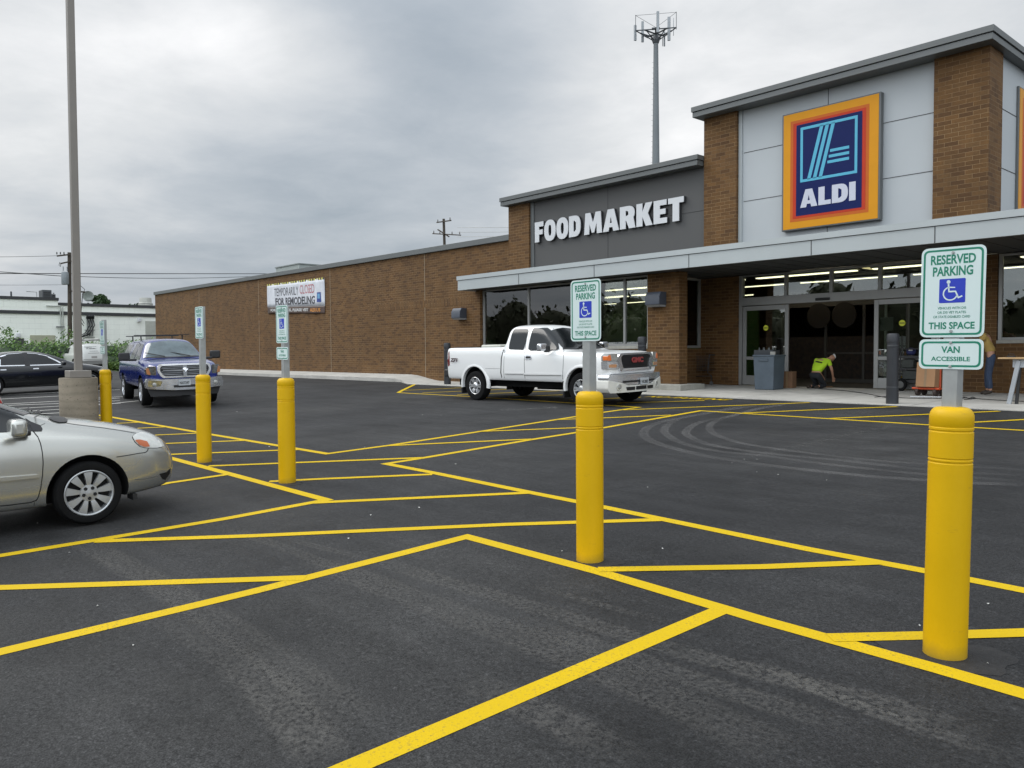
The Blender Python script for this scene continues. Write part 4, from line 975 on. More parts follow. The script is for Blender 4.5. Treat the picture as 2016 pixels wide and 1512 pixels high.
def f(mb):
    for x in (171, 176, 181):
        a = P7(x, 628); b_ = P7(x, 662); mb.tube([(WBX+.15, a.y, a.z+.1), (WBX+.15, a.y, a.z-1.0), (WBX+.15, a.y-.05, b_.z)], .06, 6)
        mb.tube([(WBX+.2, a.y, a.z+.1), (WBX+.35, a.y+.1, a.z-.5), (WBX+.3, a.y-.2, a.z-1.1), (WBX+.3, a.y-.8, a.z-1.45), (WBX+.3, P7(158, 0).y, a.z-1.2)], .035, 5, 1)
        mb.cyl((WBX+.2, a.y, a.z+.05), (WBX+.35, a.y, a.z+.25), .13, .1, 8, 1)
    for y in (650, 664): mb.bar((WBX+.1, P7(166, y).y, P7(166, y).z), (WBX+.1, P7(186, y).y, P7(186, y).z), .05)
    for x in (118, 122.5): mb.tube([(WBX+.12, P7(x, 603).y, P7(x, 605).z), (WBX+.12, P7(x, 603).y, .8)], .045, 5, 2)
    mb.tube([(WBX+.12, P7(90, 601).y, P7(90, 602).z), (WBX+.12, P7(118, 601).y, P7(118, 603).z)], .05, 5, 2)
    mb.bar((WBX+.12, P7(110, 643).y, P7(110, 643.5).z), (WBX+.12, P7(126, 643).y, P7(126, 643.5).z), .1, mi=0)
wb(f, 'wall_conduit', [mat('pipe_grey', (.2, .21, .2), .5), m_black, mat('pipe_white', (.42, .44, .40), .6)])
# roof equipment: each a thing
def rooftop(name, x0, x1, y0, y1, dep, label, mt, cyl=False, dome=False):
    a = PX(x0, y1, WBX-dep); b_ = PX(x1, y0, WBX-dep); mb = MB()
    cy_ = (a.y+b_.y)/2; r = abs(b_.y-a.y)/2
    zb0 = P7(200, 600)[2]-.2
    rt = wroot(name, (WBX-dep, cy_, zb0), label, 'rooftop unit')
    if cyl:
        hh = b_.z-zb0; mb.lathe([(r, 0), (r, hh*.55), (r*.85, hh*.6), (r*.85, hh*.8), (r*.8, hh), (0, hh)], (WBX-dep, cy_, zb0), n=24); mb.build('vent_hood', mt, parent=rt, smooth=40)
        mb = MB(); mb.lathe([(r*1.02, hh*.50), (r*1.03, hh*.53), (r*.9, hh*.56)], (WBX-dep, cy_, zb0), n=24); mb.build('vent_rim', m_coping, parent=rt)
    elif dome:
        mb.lathe([(0, -.25), (r*.5, -.18), (r*.85, .1), (r, .4), (r*.99, .42), (r*.84, .14), (r*.5, -.14), (0, -.2)], (WBX-dep, cy_, (a.z+b_.z)/2+.2), (1, -.3, .35), 28); mb.build('dish', mt, parent=rt, smooth=50)
        mb = MB(); mb.cyl((WBX-dep-.1, cy_, zb0), (WBX-dep-.1, cy_, b_.z-.6), .08); mb.build('mast', m_coping, parent=rt)
    else:
        mb.box(WBX-dep-.6, WBX-dep+.6, a.y, b_.y, zb0, b_.z); mb.build('cabinet', mt, parent=rt, bevel=.03)
        mb = MB()
        for k in range(5): mb.box(WBX-dep+.601, WBX-dep+.62, a.y+.1, b_.y-.1, zb0+.4+.18*k, zb0+.47+.18*k)
        mb.build('louvre', m_black, parent=rt)
m_dgrey = mat('dark_unit_grey', (.06, .065, .068), .6)
rooftop('air_conditioner', 80, 98, 572, 590, 3, 'dark grey air conditioner on the roof of the white warehouse', m_dgrey)
rooftop('small_roof_fan', 98, 106, 580, 590, 3.4, 'small dark fan unit just right of the dark air conditioner', m_dgrey)
rooftop('roof_vent', 273, 300, 587, 603, 3, 'round pale vent hood on the warehouse roof near the brick corner', mat('vent_pale', (.45, .45, .40), .5), cyl=True)
rooftop('satellite_dish', 163, 185, 582, 600, 3, 'pale dish on the warehouse roof left of the tree crown', mat('dish_pale', (.38, .41, .38), .6), dome=True)
rooftop('vent_pipe', 20, 24, 574, 590, 2, 'thin dark vent pipe at the left end of the warehouse roof', m_dgrey, cyl=True)
a = PX(72, 575, WBX-2); mb = MB(); mb.tube([(a.x, a.y, 5.6), (a.x, a.y, a.z), (a.x, a.y-.7, a.z+.02)], .035, 6)
mb.build('bent_roof_pipe', m_galv, label='thin bent pipe standing on the warehouse roof left of the air conditioner', cat='pipe')

# ------------------------------------------------------------------ foliage
def leafmat(name, a, b_, c):
    m, t, bs = newmat(name); bs.inputs['Roughness'].default_value = .6
    oi = N(t, 'ShaderNodeAttribute', attribute_name='leaf')
    rp = ramp(t, [(0, a), (.5, b_), (1, c)], oi.outputs['Fac']); t.links.new(rp.outputs[0], bs.inputs['Base Color'])
    bs.inputs['Subsurface Weight'].default_value = 0; return m
m_leaf = leafmat('hedge_leaf', (.045, .095, .018), (.10, .19, .038), (.19, .30, .07))
m_leaf2 = leafmat('dark_leaf', (.012, .030, .010), (.030, .065, .018), (.06, .11, .03))
m_bark = mat('bark', (.07, .055, .04), .9, bump=.5)
def leaves(name, blobs, n, size, mt, parent=None, rng=1, **kw):
    rg = random.Random(rng); mb = MB(); lv = []
    tot = sum(b[3]*b[4]*b[5] for b in blobs)
    for (x, y, z, rx, ry, rz) in blobs:
        k = int(n*rx*ry*rz/tot)+3; base = rg.random()*.35
        for i in range(k):
            d = Vector((rg.gauss(0, 1), rg.gauss(0, 1), rg.gauss(0, 1))).normalized(); q = rg.random()**.35*(1+.18*rg.gauss(0, 1)*.6)
            c = Vector((x+d.x*rx*q, y+d.y*ry*q, z+d.z*rz*q)); a = Vector((rg.gauss(0, 1), rg.gauss(0, 1), rg.gauss(0, 1))).normalized()
            b2 = a.orthogonal().normalized(); s = size*rg.uniform(.6, 1.4); c3 = a.cross(b2)
            mb.add([c-b2*s, c+c3*s*.5-a*s*.15, c+b2*s, c-c3*s*.5+a*s*.1], [(0, 1, 2, 3)]); g = min(1, max(0, base+.55*rg.random()))
            lv += [g]*4
    o = mb.build(name, mt, parent=parent, fixn=False, **kw)
    at = o.data.attributes.new('leaf', 'FLOAT', 'POINT'); at.data.foreach_set('value', lv); return o
rg = random.Random(5); bl = []
y = -8.0
while y < 34:
    h = 1.95+rg.random()*.22
    if y < 7: h += .25
    zt = .55+h; 
    bl.append((-58.5+rg.uniform(-.5, .5), y, .6+h*.45, 1.0+rg.random()*.5, .8+rg.random()*.6, h*.5)); bl.append((-58.0+rg.uniform(-.3, .5), y+.4, .6+h*.25, 1.1, 1.0, h*.32))
    y += .55
for px_, up in ((7, .35), (18, .2), (137, .3)):
    q = PX(px_, 670, -58); bl.append((-58.2, q.y, 2.75+up*.4, .5, .6, .5+up*.4))
rt = wroot('hedge', (-58.3, 13, .6), 'long leafy green hedge in front of the white warehouse', 'hedge')
leaves('foliage', bl, 85000, .085, m_leaf, parent=rt)
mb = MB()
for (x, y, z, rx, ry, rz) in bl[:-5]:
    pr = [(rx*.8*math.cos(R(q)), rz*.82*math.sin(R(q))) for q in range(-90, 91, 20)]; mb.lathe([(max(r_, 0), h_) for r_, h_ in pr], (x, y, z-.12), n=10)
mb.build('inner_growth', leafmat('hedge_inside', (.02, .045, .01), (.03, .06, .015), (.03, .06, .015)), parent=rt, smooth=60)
grid_sheet('grass_verge', [-66, -62, -60, -58, -56, -55.2], [-20+2*i for i in range(20)]+[20.5], lambda x, y: gz(x, y)+.02+(.10 if -65 < x < -55.4 else 0), mat('verge_grass', (.075, .13, .03), .9, var=.5, scale=3, bump=1, bscale=30), kind='structure')
rg = random.Random(9); bl = [(-56.6+rg.uniform(-1, 1), 14+i*.35, .85, .6, .5, .25) for i in range(20)]
leaves('tall_weeds', bl, 5000, .10, leafmat('weed_leaf', (.05, .10, .02), (.10, .17, .03), (.16, .24, .05)), label='pale green weeds and long grass at the foot of the hedge', kind='stuff')
def tree(name, base, trunk_h, blobs, n, size, mt, label, seed=1):
    rt = wroot(name, base, label, 'tree'); x, y, z = base; mb = MB()
    mb.tube([(x, y, z), (x+.05, y, z+trunk_h*.5), (x, y+.1, z+trunk_h)], [.28, .22, .15], 8)
    for bx_ in blobs[:6]: mb.tube([(x, y, z+trunk_h*.8), ((x+bx_[0])/2, (y+bx_[1])/2, (z+trunk_h+bx_[2])/2), bx_[:3]], [.12, .08, .03], 5)
    mb.build('trunk', m_bark, parent=rt); leaves('crown', blobs, n, size, mt, parent=rt, rng=seed)
c = PX(197, 588, -92); rg = random.Random(3)
r = (PX(213, 588, -92).y-PX(181, 588, -92).y)/2
bl = [(-92+rg.uniform(-1, 1), c.y+rg.uniform(-.75, .75)*r, c.z+rg.uniform(-1.5, .3)*r*.6, r*.45, r*.45, r*.4) for i in range(14)]
tree('round_tree', (-92, c.y, .6), c.z-2.5, bl, 3500, .16, m_leaf2, 'round green tree crown just above the white warehouse roof', 3)
c = PX(262, 601, -95); bl = [(-95, c.y+rg.uniform(-1.6, 1.6), c.z-.9+rg.uniform(-.3, .5), .8, .8, .6) for i in range(9)]
tree('low_tree', (-95, c.y, .6), c.z-2.0, bl, 1400, .16, m_leaf2, 'low tree top peeping over the warehouse roof left of the vent', 4)
# tree line behind the viewer, seen only as reflections in glass and paint
rg = random.Random(11); bl = []
for i in range(60):
    a = R(-40+ i*2.6)     # directions behind the viewer
    d = 62+rg.uniform(-6, 8); X = math.sin(a+R(90)+YAW+R(60))*d; Y = -abs(math.cos(a*.6))*d
    bl.append((-170+4.4*i, -50+rg.uniform(-5, 5), 2+rg.uniform(0, 2), 4.5, 3, 4.5+rg.uniform(-1.5, 3.5)))
mb = MB()
for (x, y, z, rx, ry, rz) in bl:
    pr = [(rx*.93*math.cos(R(q)), rz*.95*math.sin(R(q))) for q in range(-90, 91, 18)]; mb.lathe([(max(r_, 0), h_) for r_, h_ in pr], (x, y-1.2, z), n=14)
mb.build('distant_thicket', mat('thicket', (.07, .075, .04), .9, var=.4, scale=.3), kind='stuff', label='dark inner mass of the wooded edge behind the viewer', smooth=60)
leaves('distant_woodland', bl, 42000, .55, leafmat('wood_leaf', (.05, .06, .025), (.08, .09, .04), (.12, .13, .06)), kind='stuff', label='dark wooded edge across the road behind the viewer')

# ------------------------------------------------------------------ utility poles, wires, cell tower
m_wood = mat('weathered_wood_pole', (.06, .048, .036), .9, var=.3, scale=5, bump=.4)
def at_(x, y, X): return PX(x, y, X)
UX = -64
b0 = at_(137.5, 700, UX); tp = at_(136.5, 497, UX)
rt = wroot('utility_pole', (b0.x, b0.y, .6), 'wooden utility pole with transformer half hidden behind the tan lamp pole', 'utility pole')
mb = MB(); mb.cyl((UX, b0.y, .5), (UX, tp.y, tp.z), .17, .12, 10); mb.build('pole', m_wood, parent=rt, smooth=60)
mb = MB()
for (xa, ya, xb, yb) in ((112, 504, 138, 501), (119, 519, 142, 514), (136, 573, 167, 575)):
    a = at_(xa, ya, UX+.15); b_ = at_(xb, yb, UX+.15); mb.bar(a, b_, .12, .10)
mb.build('cross_arm', m_wood, parent=rt)
a = at_(128, 546, UX+.2); mb = MB(); mb.lathe([(0, 0), (.22, 0), (.24, .05), (.24, .80), (.20, .88), (0, .90)], (UX+.2, a.y, a.z-.5), n=16)
mb.cyl((UX+.2, a.y-.1, a.z+.45), (UX+.2, a.y-.1, a.z+.75), .03); mb.cyl((UX+.2, a.y+.15, a.z+.45), (UX+.2, a.y+.15, a.z+.75), .03); mb.build('transformer', mat('transformer_grey', (.20, .22, .23), .5), parent=rt, smooth=50)
mb = MB()
for dx in (0, .35, .7): q = at_(112+dx*20, 501, UX+.15); mb.lathe([(0, 0), (.05, .02), (.03, .08), (.05, .12), (0, .2)], (q.x, q.y, q.z), n=8)
mb.tube([at_(154, 545, UX), at_(156, 560, UX), at_(167, 570, UX), at_(162, 580, UX)], .022, 5); mb.tube([at_(157, 575, UX), at_(156, 600, UX), at_(157, 630, UX), at_(165, 642, UX)], .025, 5); mb.tube([at_(163, 577, UX), at_(161, 600, UX), at_(159, 625, UX), at_(166, 637, UX)], .025, 5)
mb.tube([at_(118, 516, UX), at_(116, 522, UX), at_(119, 525, UX), at_(120, 518, UX)], .02, 5); mb.tube([at_(122, 556, UX), at_(126, 559, UX), at_(134, 560, UX)], .02, 5)
mb.build('insulator_and_leads', m_black, parent=rt)
def wire(pts, label, r=.022):
    mb = MB(); mb.tube(pts, r, 5, cap=False); mb.build('overhead_wire', m_black, label=label, cat='wire', group='overhead wires')
def sag(x0, y0, x1, y1, X0, X1, s, n=14):
    out = []
    for i in range(n+1):
        t = i/n; X = X0+(X1-X0)*t; p = PX(x0+(x1-x0)*t, y0+(y1-y0)*t+s*4*t*(1-t), X); out.append(p)
    return out
wire(sag(-60, 538.5, 560, 539, UX, UX-14, 0), 'upper of the two long wires running right from the utility pole', .03)
wire(sag(158, 544.5, 560, 541, UX, UX-14, 5), 'lower sagging wire running right from the utility pole', .022)
wire(sag(-60, 531, 128, 544, UX, UX, 0), 'slanting wire running left from the transformer', .025)
wire(sag(-60, 505.5, 112, 503.5, UX, UX, 1), 'thin top wire running left from the top arm of the pole', .014)
wire(sag(-60, 561, 133, 560.5, UX, UX, .5), 'faint thin lowest wire left of the utility pole', .010)
# second pole behind the shop roof
tp = PY(873.5, 431, 70); b2 = PY(880, 500, 70)
rt = wroot('utility_pole', (tp.x, 70, .5), 'utility pole with three short arms rising behind the low shop roof', 'utility pole')
mb = MB(); mb.cyl((b2.x, 70, .5), (tp.x, 70, tp.z), .26, .18, 10); mb.build('pole', m_wood, parent=rt, smooth=60)
mb = MB()
for (xa, ya, xb, yb) in ((860, 438, 888, 434), (852, 460, 907, 463), (862, 452, 884, 466)): mb.bar(PY(xa, ya, 69.7), PY(xb, yb, 69.7), .16, .14)
for x, y in ((862, 437), (886, 433), (854, 459), (866, 461), (890, 461), (905, 461)):
    q = PY(x, y, 69.7); mb.cyl(q, q+Vector((0, 0, .35)), .08, .05, 6)
mb.build('cross_arm', m_wood, parent=rt)
for k, (ya, yb, lb) in enumerate(((466, 441, 'faint wire low over the shop roof left of the second pole'), (459, 436, 'faint wire meeting the middle arm of the second pole'), (452, 431, 'faint wire meeting the top arm of the second pole'))):
    mb = MB(); mb.tube([PY(900+i*15, ya-(ya-yb)*0+(-.012*i*i)-2*k, 69+i*.3) for i in range(8)], .03, 4, cap=False)
    mb.build('overhead_wire', m_galv, label=lb, cat='wire', group='overhead wires')
# cell tower
D0 = 85; top = DP(1291.3, 66, D0); TX, TY = top.x, top.y
rt = wroot('cell_tower', (TX, TY, .5), 'grey monopole cell tower with a triangular ring of antennas', 'cell tower')
m_tow = mat('tower_galvanised', (.16, .175, .18), .6, .2, var=.12, scale=.5)
mb = MB(); mb.cyl((TX, TY, .5), (TX, TY, top.z), .62, .235, 18)
mb.build('monopole', m_tow, parent=rt, smooth=50)
mb = MB(); zt = top.z
for k in range(40): z = zt-3-k*.55; rr = .235+(.385)*(zt-z)/zt; p = Vector((TX, TY, z))-RT*rr; mb.cyl(p, p-RT*.14, .012, n=4)
mb.build('climbing_peg', m_tow, parent=rt)
mb = MB(); Rr = 2.4; corners = [Vector((TX+Rr*math.cos(a), TY+Rr*math.sin(a), zt)) for a in (R(248), R(8), R(128))]
for k in range(3):
    a, b_ = corners[k], corners[(k+1) % 3]
    for dz in (0, 1.55): mb.tube([a+Vector((0, 0, dz)), b_+Vector((0, 0, dz))], .06 if dz == 0 else .018, 6)
    mid = (a+b_)/2; mb.tube([Vector((TX, TY, zt-.1)), mid], .10, 6); mb.tube([Vector((TX, TY, zt-.9)), mid*.5+a*.5], .05, 6); mb.tube([Vector((TX, TY, zt-.9)), mid*.5+b_*.5], .05, 6)
    mb.tube([a+Vector((0, 0, -.2)), a+Vector((0, 0, 1.6))], .03, 6); mb.tube([mid*.8+a*.2+Vector((0, 0, .05)), mid*.8+b_*.2+Vector((0, 0, .05))], .13, 6); mb.tube([mid-(b_-a)*.28, mid*.4+Vector((TX, TY, zt-.4))*.6], .08, 6); mb.tube([mid+(b_-a)*.28, mid*.4+Vector((TX, TY, zt-.4))*.6], .08, 6)
mb.lathe([(.32, -1.0), (.42, -.7), (.3, -.3)], (TX, TY, zt), n=12)
mb.build('antenna_frame', mat('frame_dark_steel', (.07, .075, .08), .6), parent=rt)
m_ant = mat('antenna_panel_grey', (.33, .35, .36), .5)
for (x, yt, yb, w_, d) in ((1250.5, 50, 80, .26, D0), (1265, 43, 83, .26, D0+.6), (1295, 23, 64, .28, D0-1.6), (1317, 34, 80, .30, D0-.6), (1308, 63, 91, .16, D0+.8), (1326, 36, 70, .05, D0-.2), (1304.6, 60, 91, .05, D0+.8)):
    a = DP(x, yb, d); h = (yb-yt)*d/FP
    mb = MB(); mb.box(-w_/2, w_/2, -.09, .09, 0, h, T=Matrix.Translation(a) @ Matrix.Rotation(YAW*-1+R(random.uniform(-25, 25)), 4, 'Z')); mb.build('panel_antenna', m_ant, parent=rt, bevel=.02)

# ------------------------------------------------------------------ vehicles
def tb(tab):
    tab = sorted(tab); X = [a for a, b in tab]; Yv = [b for a, b in tab]
    return lambda x: float(np.interp(x, X, Yv))
def loft(name, xs, ring, mats, parent, levels=2, crease={}, cutters=None, cut2=None):
    V = []; F = []; nr = None
    for x in xs:
        h = ring(x); n = len(h); full = [(x, y, z) for y, z in h]+[(x, -y, z) for y, z in h[-2:0:-1]]
        nr = len(full); V += full
    m = len(xs)
    for i in range(m-1):
        for j in range(nr):
            a = i*nr+j; b = i*nr+(j+1) % nr; F.append((a, b, b+nr, a+nr))
    n = (nr+2)//2
    def cap(o, flip):
        for j in range(n-1):
            l0, l1 = j, j+1; r1 = (nr-l1) % nr; r0 = (nr-l0) % nr
            q = []
            for k in (l0, l1, r1, r0):
                if o+k not in q: q.append(o+k)
            F.append(tuple(q if flip else q[::-1]))
    cap(0, False); cap((m-1)*nr, True)
    me = bpy.data.meshes.new(name); me.from_pydata(V, [], F)
    bm = bmesh.new(); bm.from_mesh(me); cl = bm.edges.layers.float.new('crease_edge'); bm.verts.ensure_lookup_table()
    for j, c in crease.items():
        for jj in {j, (nr-j) % nr}:
            for i in range(m-1):
                e = bm.edges.get((bm.verts[i*nr+jj], bm.verts[(i+1)*nr+jj]))
                if e: e[cl] = c
    bmesh.ops.recalc_face_normals(bm, faces=bm.faces); bm.to_mesh(me); bm.free()
    for mm in mats: me.materials.append(mm)
    ob = bpy.data.objects.new('tmp', me); COL.objects.link(ob)
    s = ob.modifiers.new('s', 'SUBSURF'); s.levels = s.render_levels = levels
    cut = None
    if cutters:
        cut = cutters.build('cut', [m_well]); cut.data.update()
        b = ob.modifiers.new('b', 'BOOLEAN'); b.operation = 'DIFFERENCE'; b.solver = 'EXACT'; b.object = cut
        if hasattr(b, 'material_mode'): b.material_mode = 'TRANSFER'
    c2 = None
    if cut2:
        q = MB(); q.box(*cut2); c2 = q.build('cut', [m_well]); b = ob.modifiers.new('b', 'BOOLEAN'); b.operation = 'DIFFERENCE'; b.solver = 'EXACT'; b.object = c2
        if hasattr(b, 'material_mode'): b.material_mode = 'TRANSFER'
    out = eval_mesh(ob); bpy.data.objects.remove(ob)
    if cut: bpy.data.objects.remove(cut)
    if c2: bpy.data.objects.remove(c2)
    out.name = name; o = mesh_obj(name, out, parent, 38)
    return o
class Car:
    def __init__(s, root, body):
        s.root = root; s.body = body; bpy.context.view_layer.update()
        me = body.data; s.bvh = BVHTree.FromPolygons([v.co.copy() for v in me.vertices], [tuple(p.vertices) for p in me.polygons])
        s.mw = root.matrix_world.copy(); s.inv = s.mw.inverted()
        s.o = s.inv @ CC; s.rot = s.inv.to_3x3()
    def hit(s, o, d, off):
        loc, n, i, dist = s.bvh.ray_cast(o, d)
        if loc is None: return None
        if n.dot(d) > 0: n = -n
        return loc+n*off
    def pfn(s, off): return lambda u, v: s.hit(s.o, (s.rot @ dirpx(u, -v)).normalized(), off)
    def sfn(s, side, off): return lambda u, v: s.hit(Vector((u, side*4, v)), Vector((0, -side, 0)), off)
    def tfn(s, off): return lambda u, v: s.hit(Vector((u, v, 5)), Vector((0, 0, -1)), off)
    def ffn(s, off, sg=1): return lambda u, v: s.hit(Vector((sg*6, u, v)), Vector((-sg, 0, 0)), off)
    def pdec(s, name, poly, mt, off=.004, res=8, mirror=True, parent=None, back=(0, .004, 0)):
        o = panel(name, [(x, -y) for x, y in poly], s.pfn(off), back, mt, parent or s.root, res)
        if mirror: s.mirror(o)
        return o
    def dec(s, name, poly, fn, mt, res=.06, mirror=False, parent=None, back=(0, 0, -.004)):
        o = panel(name, poly, fn, back, mt, parent or s.root, res)
        if mirror: s.mirror(o)
        return o
    def mirror(s, o):
        me = o.data.copy(); me.transform(Matrix.Scale(-1, 4, (0, 1, 0))); me.flip_normals()
        q = bpy.data.objects.new(o.name, me); COL.objects.link(q); q.parent = o.parent; return q
    def pline(s, name, pts, w, mt, off=.002, mirror=True):
        "thin line on the body through pixel points"
        P = [Vector((x, -y)) for x, y in pts]; L = []; Rr = []
        for i, p in enumerate(P):
            d = (P[min(i+1, len(P)-1)]-P[max(i-1, 0)]).normalized(); n = Vector((-d.y, d.x))*w/2; L.append(p+n); Rr.append(p-n)
        return s.pdec(name, [tuple(q) if 0 else (q.x, -q.y) for q in L+Rr[::-1]], mt, off, 5, mirror)
def line_poly(pts, w):
    P = [Vector(p) for p in pts]; L = []; Rr = []
    for i, p in enumerate(P):
        d = (P[min(i+1, len(P)-1)]-P[max(i-1, 0)]).normalized(); n = Vector((-d.y, d.x))*w/2; L.append(p+n); Rr.append(p-n)
    return [tuple(q) for q in L+Rr[::-1]]
def blob_box(name, c, sz_, mt, parent, lv=2, rot=None, name2=None):
    mb = MB(); T = Matrix.Translation(Vector(c)) @ (rot or Matrix.Identity(4))
    mb.box(-sz_[0]/2, sz_[0]/2, -sz_[1]/2, sz_[1]/2, -sz_[2]/2, sz_[2]/2, T=T); o = mb.build(name, mt, parent=parent, bevel=min(sz_)*.3, seg=4); return o
m_rimsil = mat('alloy_rim_silver', (.42, .43, .43), .35, .5, var=.05)
m_rimdark = mat('wheel_inside_black', (.012, .012, .012), .8)
def wheel(parent, x, y, r, w, s, rr, style='nine', mt=None):
    mt = mt or m_rimsil; o = (x, y, r); ax = (0, s, 0); h = w/2
    mb = MB(); mb.lathe([(rr, -h), (r*.9, -h), (r-.012, -h*.8), (r, -h*.55), (r, h*.55), (r-.012, h*.8), (r*.93, h*.98), (r*.85, h+.004), (rr+.012, h), (rr, h-.02)], o, ax, 56)
    wh = mb.build('wheel', m_rubber, parent=parent, smooth=40)
    mb = MB(); mb.lathe([(rr+.002, h-.004), (rr*.97, h+.001), (rr*.925, h-.006), (rr*.90, h-.045), (rr*.88, -h*.6)], o, ax, 56)
    mb.lathe([(rr*.895, h-.075), (0, h-.085)], o, ax, 40, 1)
    X = Vector((1, 0, 0)); Z = Vector((0, 0, 1)); Y = Vector((0, s, 0)); O = Vector(o)
    def spoke(a, w0, w1, r0, r1, h0, h1, d=.03):
        u = X*math.cos(a)+Z*math.sin(a); t = -X*math.sin(a)+Z*math.cos(a)
        q = [O+u*r0-t*w0/2+Y*h0, O+u*r0+t*w0/2+Y*h0, O+u*r1+t*w1/2+Y*h1, O+u*r1-t*w1/2+Y*h1]
        mid = [O+u*(r0+r1)/2-t*(w0+w1)*.25+Y*((h0+h1)/2+.010), O+u*(r0+r1)/2+t*(w0+w1)*.25+Y*((h0+h1)/2+.010)]
        f = [q[0], q[1], mid[1], q[2], q[3], mid[0]]; b = [p-Y*d for p in f]
        mb.add(f+b, [(0, 1, 2, 5), (5, 2, 3, 4)]+[(i, i+6, (i+1) % 6+6, (i+1) % 6) for i in range(6)])
    if style == 'nine':
        for k in range(9): spoke(math.pi/2+k*2*math.pi/9, .026, .078, .055, rr*.925, h-.018, h-.010, .04)
        mb.lathe([(.082, h-.03), (.078, h-.012), (.035, h-.008), (.033, h-.002), (0, h+.001)], o, ax, 30)
        for k in range(5):
            a = math.pi/2+math.pi/5+k*2*math.pi/5; c = O+(X*math.cos(a)+Z*math.sin(a))*.052+Y*(h-.012)
            mb.lathe([(.017, 0), (.0165, .006), (.009, .007), (.008, .004), (0, .004)], c, ax, 12, 1)
    elif style == 'five':
        for k in range(5):
            for dd in (-.13, .13): spoke(math.pi/2+k*2*math.pi/5+dd, .045, .055, .06, rr*.93, h-.03, h-.006, .05)
        mb.lathe([(.09, h-.05), (.08, h-.02), (.04, h-.012), (0, h-.01)], o, ax, 24)
    else:
        for k in range(6):
            for dd in (-.17, .17): spoke(k*math.pi/3+dd, .05, .042, .05, rr*.93, h-.03, h-.004, .05)
        mb.lathe([(.10, h-.05), (.085, h-.01), (.05, h+.012), (0, h+.014)], o, ax, 24)
    mb.build('rim', [mt, m_rimdark], parent=wh, smooth=30, fixn=True)
    return wh
def arches(cyls, w, depth=.34, extra=None):
    mb = MB()
    for (x, z, r) in cyls:
        for s in (-1, 1): mb.cyl((x, s*(w-depth), z), (x, s*(w+.4), z), r, n=44)
    if extra:
        for e in extra: mb.box(*e)
    return mb
def paint(name, col, metal=.0, rough=.35):
    m, t, b = newmat(name); tcn = N(t, 'ShaderNodeTexCoord'); n = N(t, 'ShaderNodeTexNoise', inp={'Scale': 2.5, 'Detail': 4}); t.links.new(tcn.outputs['Object'], n.inputs['Vector'])
    # road film low on the body, a real wear pattern
    sp = N(t, 'ShaderNodeSeparateXYZ'); t.links.new(tcn.outputs['Object'], sp.inputs[0])
    k = ramp(t, [(.25, .35), (.75, 0.)], mth(t, 'ADD', sp.outputs[2], mth(t, 'MULTIPLY', n.outputs[0], .25)))
    c = mixc(t, k.outputs[0], col, tuple(x*.6+.10*y for x, y in zip(col, (.42, .40, .35)))); t.links.new(c, b.inputs['Base Color'])
    b.inputs['Metallic'].default_value = metal; b.inputs['Roughness'].default_value = rough
    b.inputs['Coat Weight'].default_value = .8; b.inputs['Coat Roughness'].default_value = .05; return m
m_gap = mat('panel_gap_black', (.008, .008, .008), .7)
m_amber = mat('amber_lens', (.75, .17, .03), .2, coat=1.0)
m_red = mat('red_lens', (.50, .015, .015), .2, coat=1.0)
m_lens = mat('clear_lens', (.42, .42, .39), .12, .3, var=.25, scale=14, coat=1.0)
m_trim = mat('black_trim', (.02, .02, .021), .55)
m_plate = mat('plate_white', (.45, .47, .48), .5)
TILT = math.atan(.023)
def vroot(name, x, y, head, label, cat, group=None, scale=1.0, z=None):
    Rm = Matrix.Rotation(TILT if y > 0 else 0.0, 4, 'X') @ Matrix.Rotation(R(head), 4, 'Z')
    return empty(name, (x, y, gz(x, y) if z is None else z), Rm.to_euler(), label, cat, group, scale)

def sedan_ring(T, tum=.36):
    zc, zs, w, zb = T['zc'], T['zs'], T['w'], T['zb']
    def ring(x):
        c, s, ww, b = zc(x), zs(x), w(x), zb(x); h = max(c-s, .01); t = min(max((h-.17)/.2, 0), 1)
        L = lambda a, b_: a*(1-t)+b_*t
        wr = ww-.12-tum*h*.86; mz = b+(s-b)*.55
        return [(0, b), (ww*.6, b), (ww-.07, b+.02), (ww-.012, b+.13), (ww, mz), (ww-.004, (mz+s)/2+.04), (ww-.035, s-.01),
                (L(ww-.10, ww-.105), L(s+.38*h, s+.025)), (L(ww*.74, wr), L(s+.74*h, s+.84*h)), (L(ww*.42, wr*.70), L(s+.94*h, s+.965*h)), (0, c)]
    return ring
def sc(tab, kx=1, kv=1, dx=0): return [(a*kx+dx, b*kv) for a, b in tab]
ZC = [(2.20, .62), (2.17, .69), (2.07, .775), (1.88, .855), (1.5, .945), (1.14, 1.01), (1.06, 1.035), (.9, 1.10), (.7, 1.18), (.45, 1.295), (.2, 1.39), (-.05, 1.45), (-.45, 1.485), (-.9, 1.46), (-1.25, 1.38), (-1.55, 1.23), (-1.8, 1.10), (-2.1, 1.07), (-2.3, 1.02), (-2.37, .85)]
ZS = [(2.20, .52), (2.07, .67), (1.7, .775), (1.3, .84), (.8, .885), (0, .905), (-1, .925), (-1.8, .965), (-2.3, .93), (-2.37, .75)]
WW = [(2.20, .50), (2.16, .62), (2.04, .73), (1.83, .80), (1.5, .835), (.6, .85), (-1, .85), (-1.7, .835), (-2.1, .79), (-2.3, .70), (-2.37, .58)]
ZB = [(2.20, .30), (2.07, .23), (1.6, .19), (-1.9, .21), (-2.37, .36)]
SX = [2.20, 2.16, 2.06, 1.92, 1.8, 1.65, 1.5, 1.3, 1.16, 1.08, 1.0, .9, .8, .7, .6, .45, .3, .2, .05, -.1, -.3, -.6, -.9, -1.1, -1.3, -1.5, -1.7, -1.85, -2.1, -2.25, -2.33, -2.37]
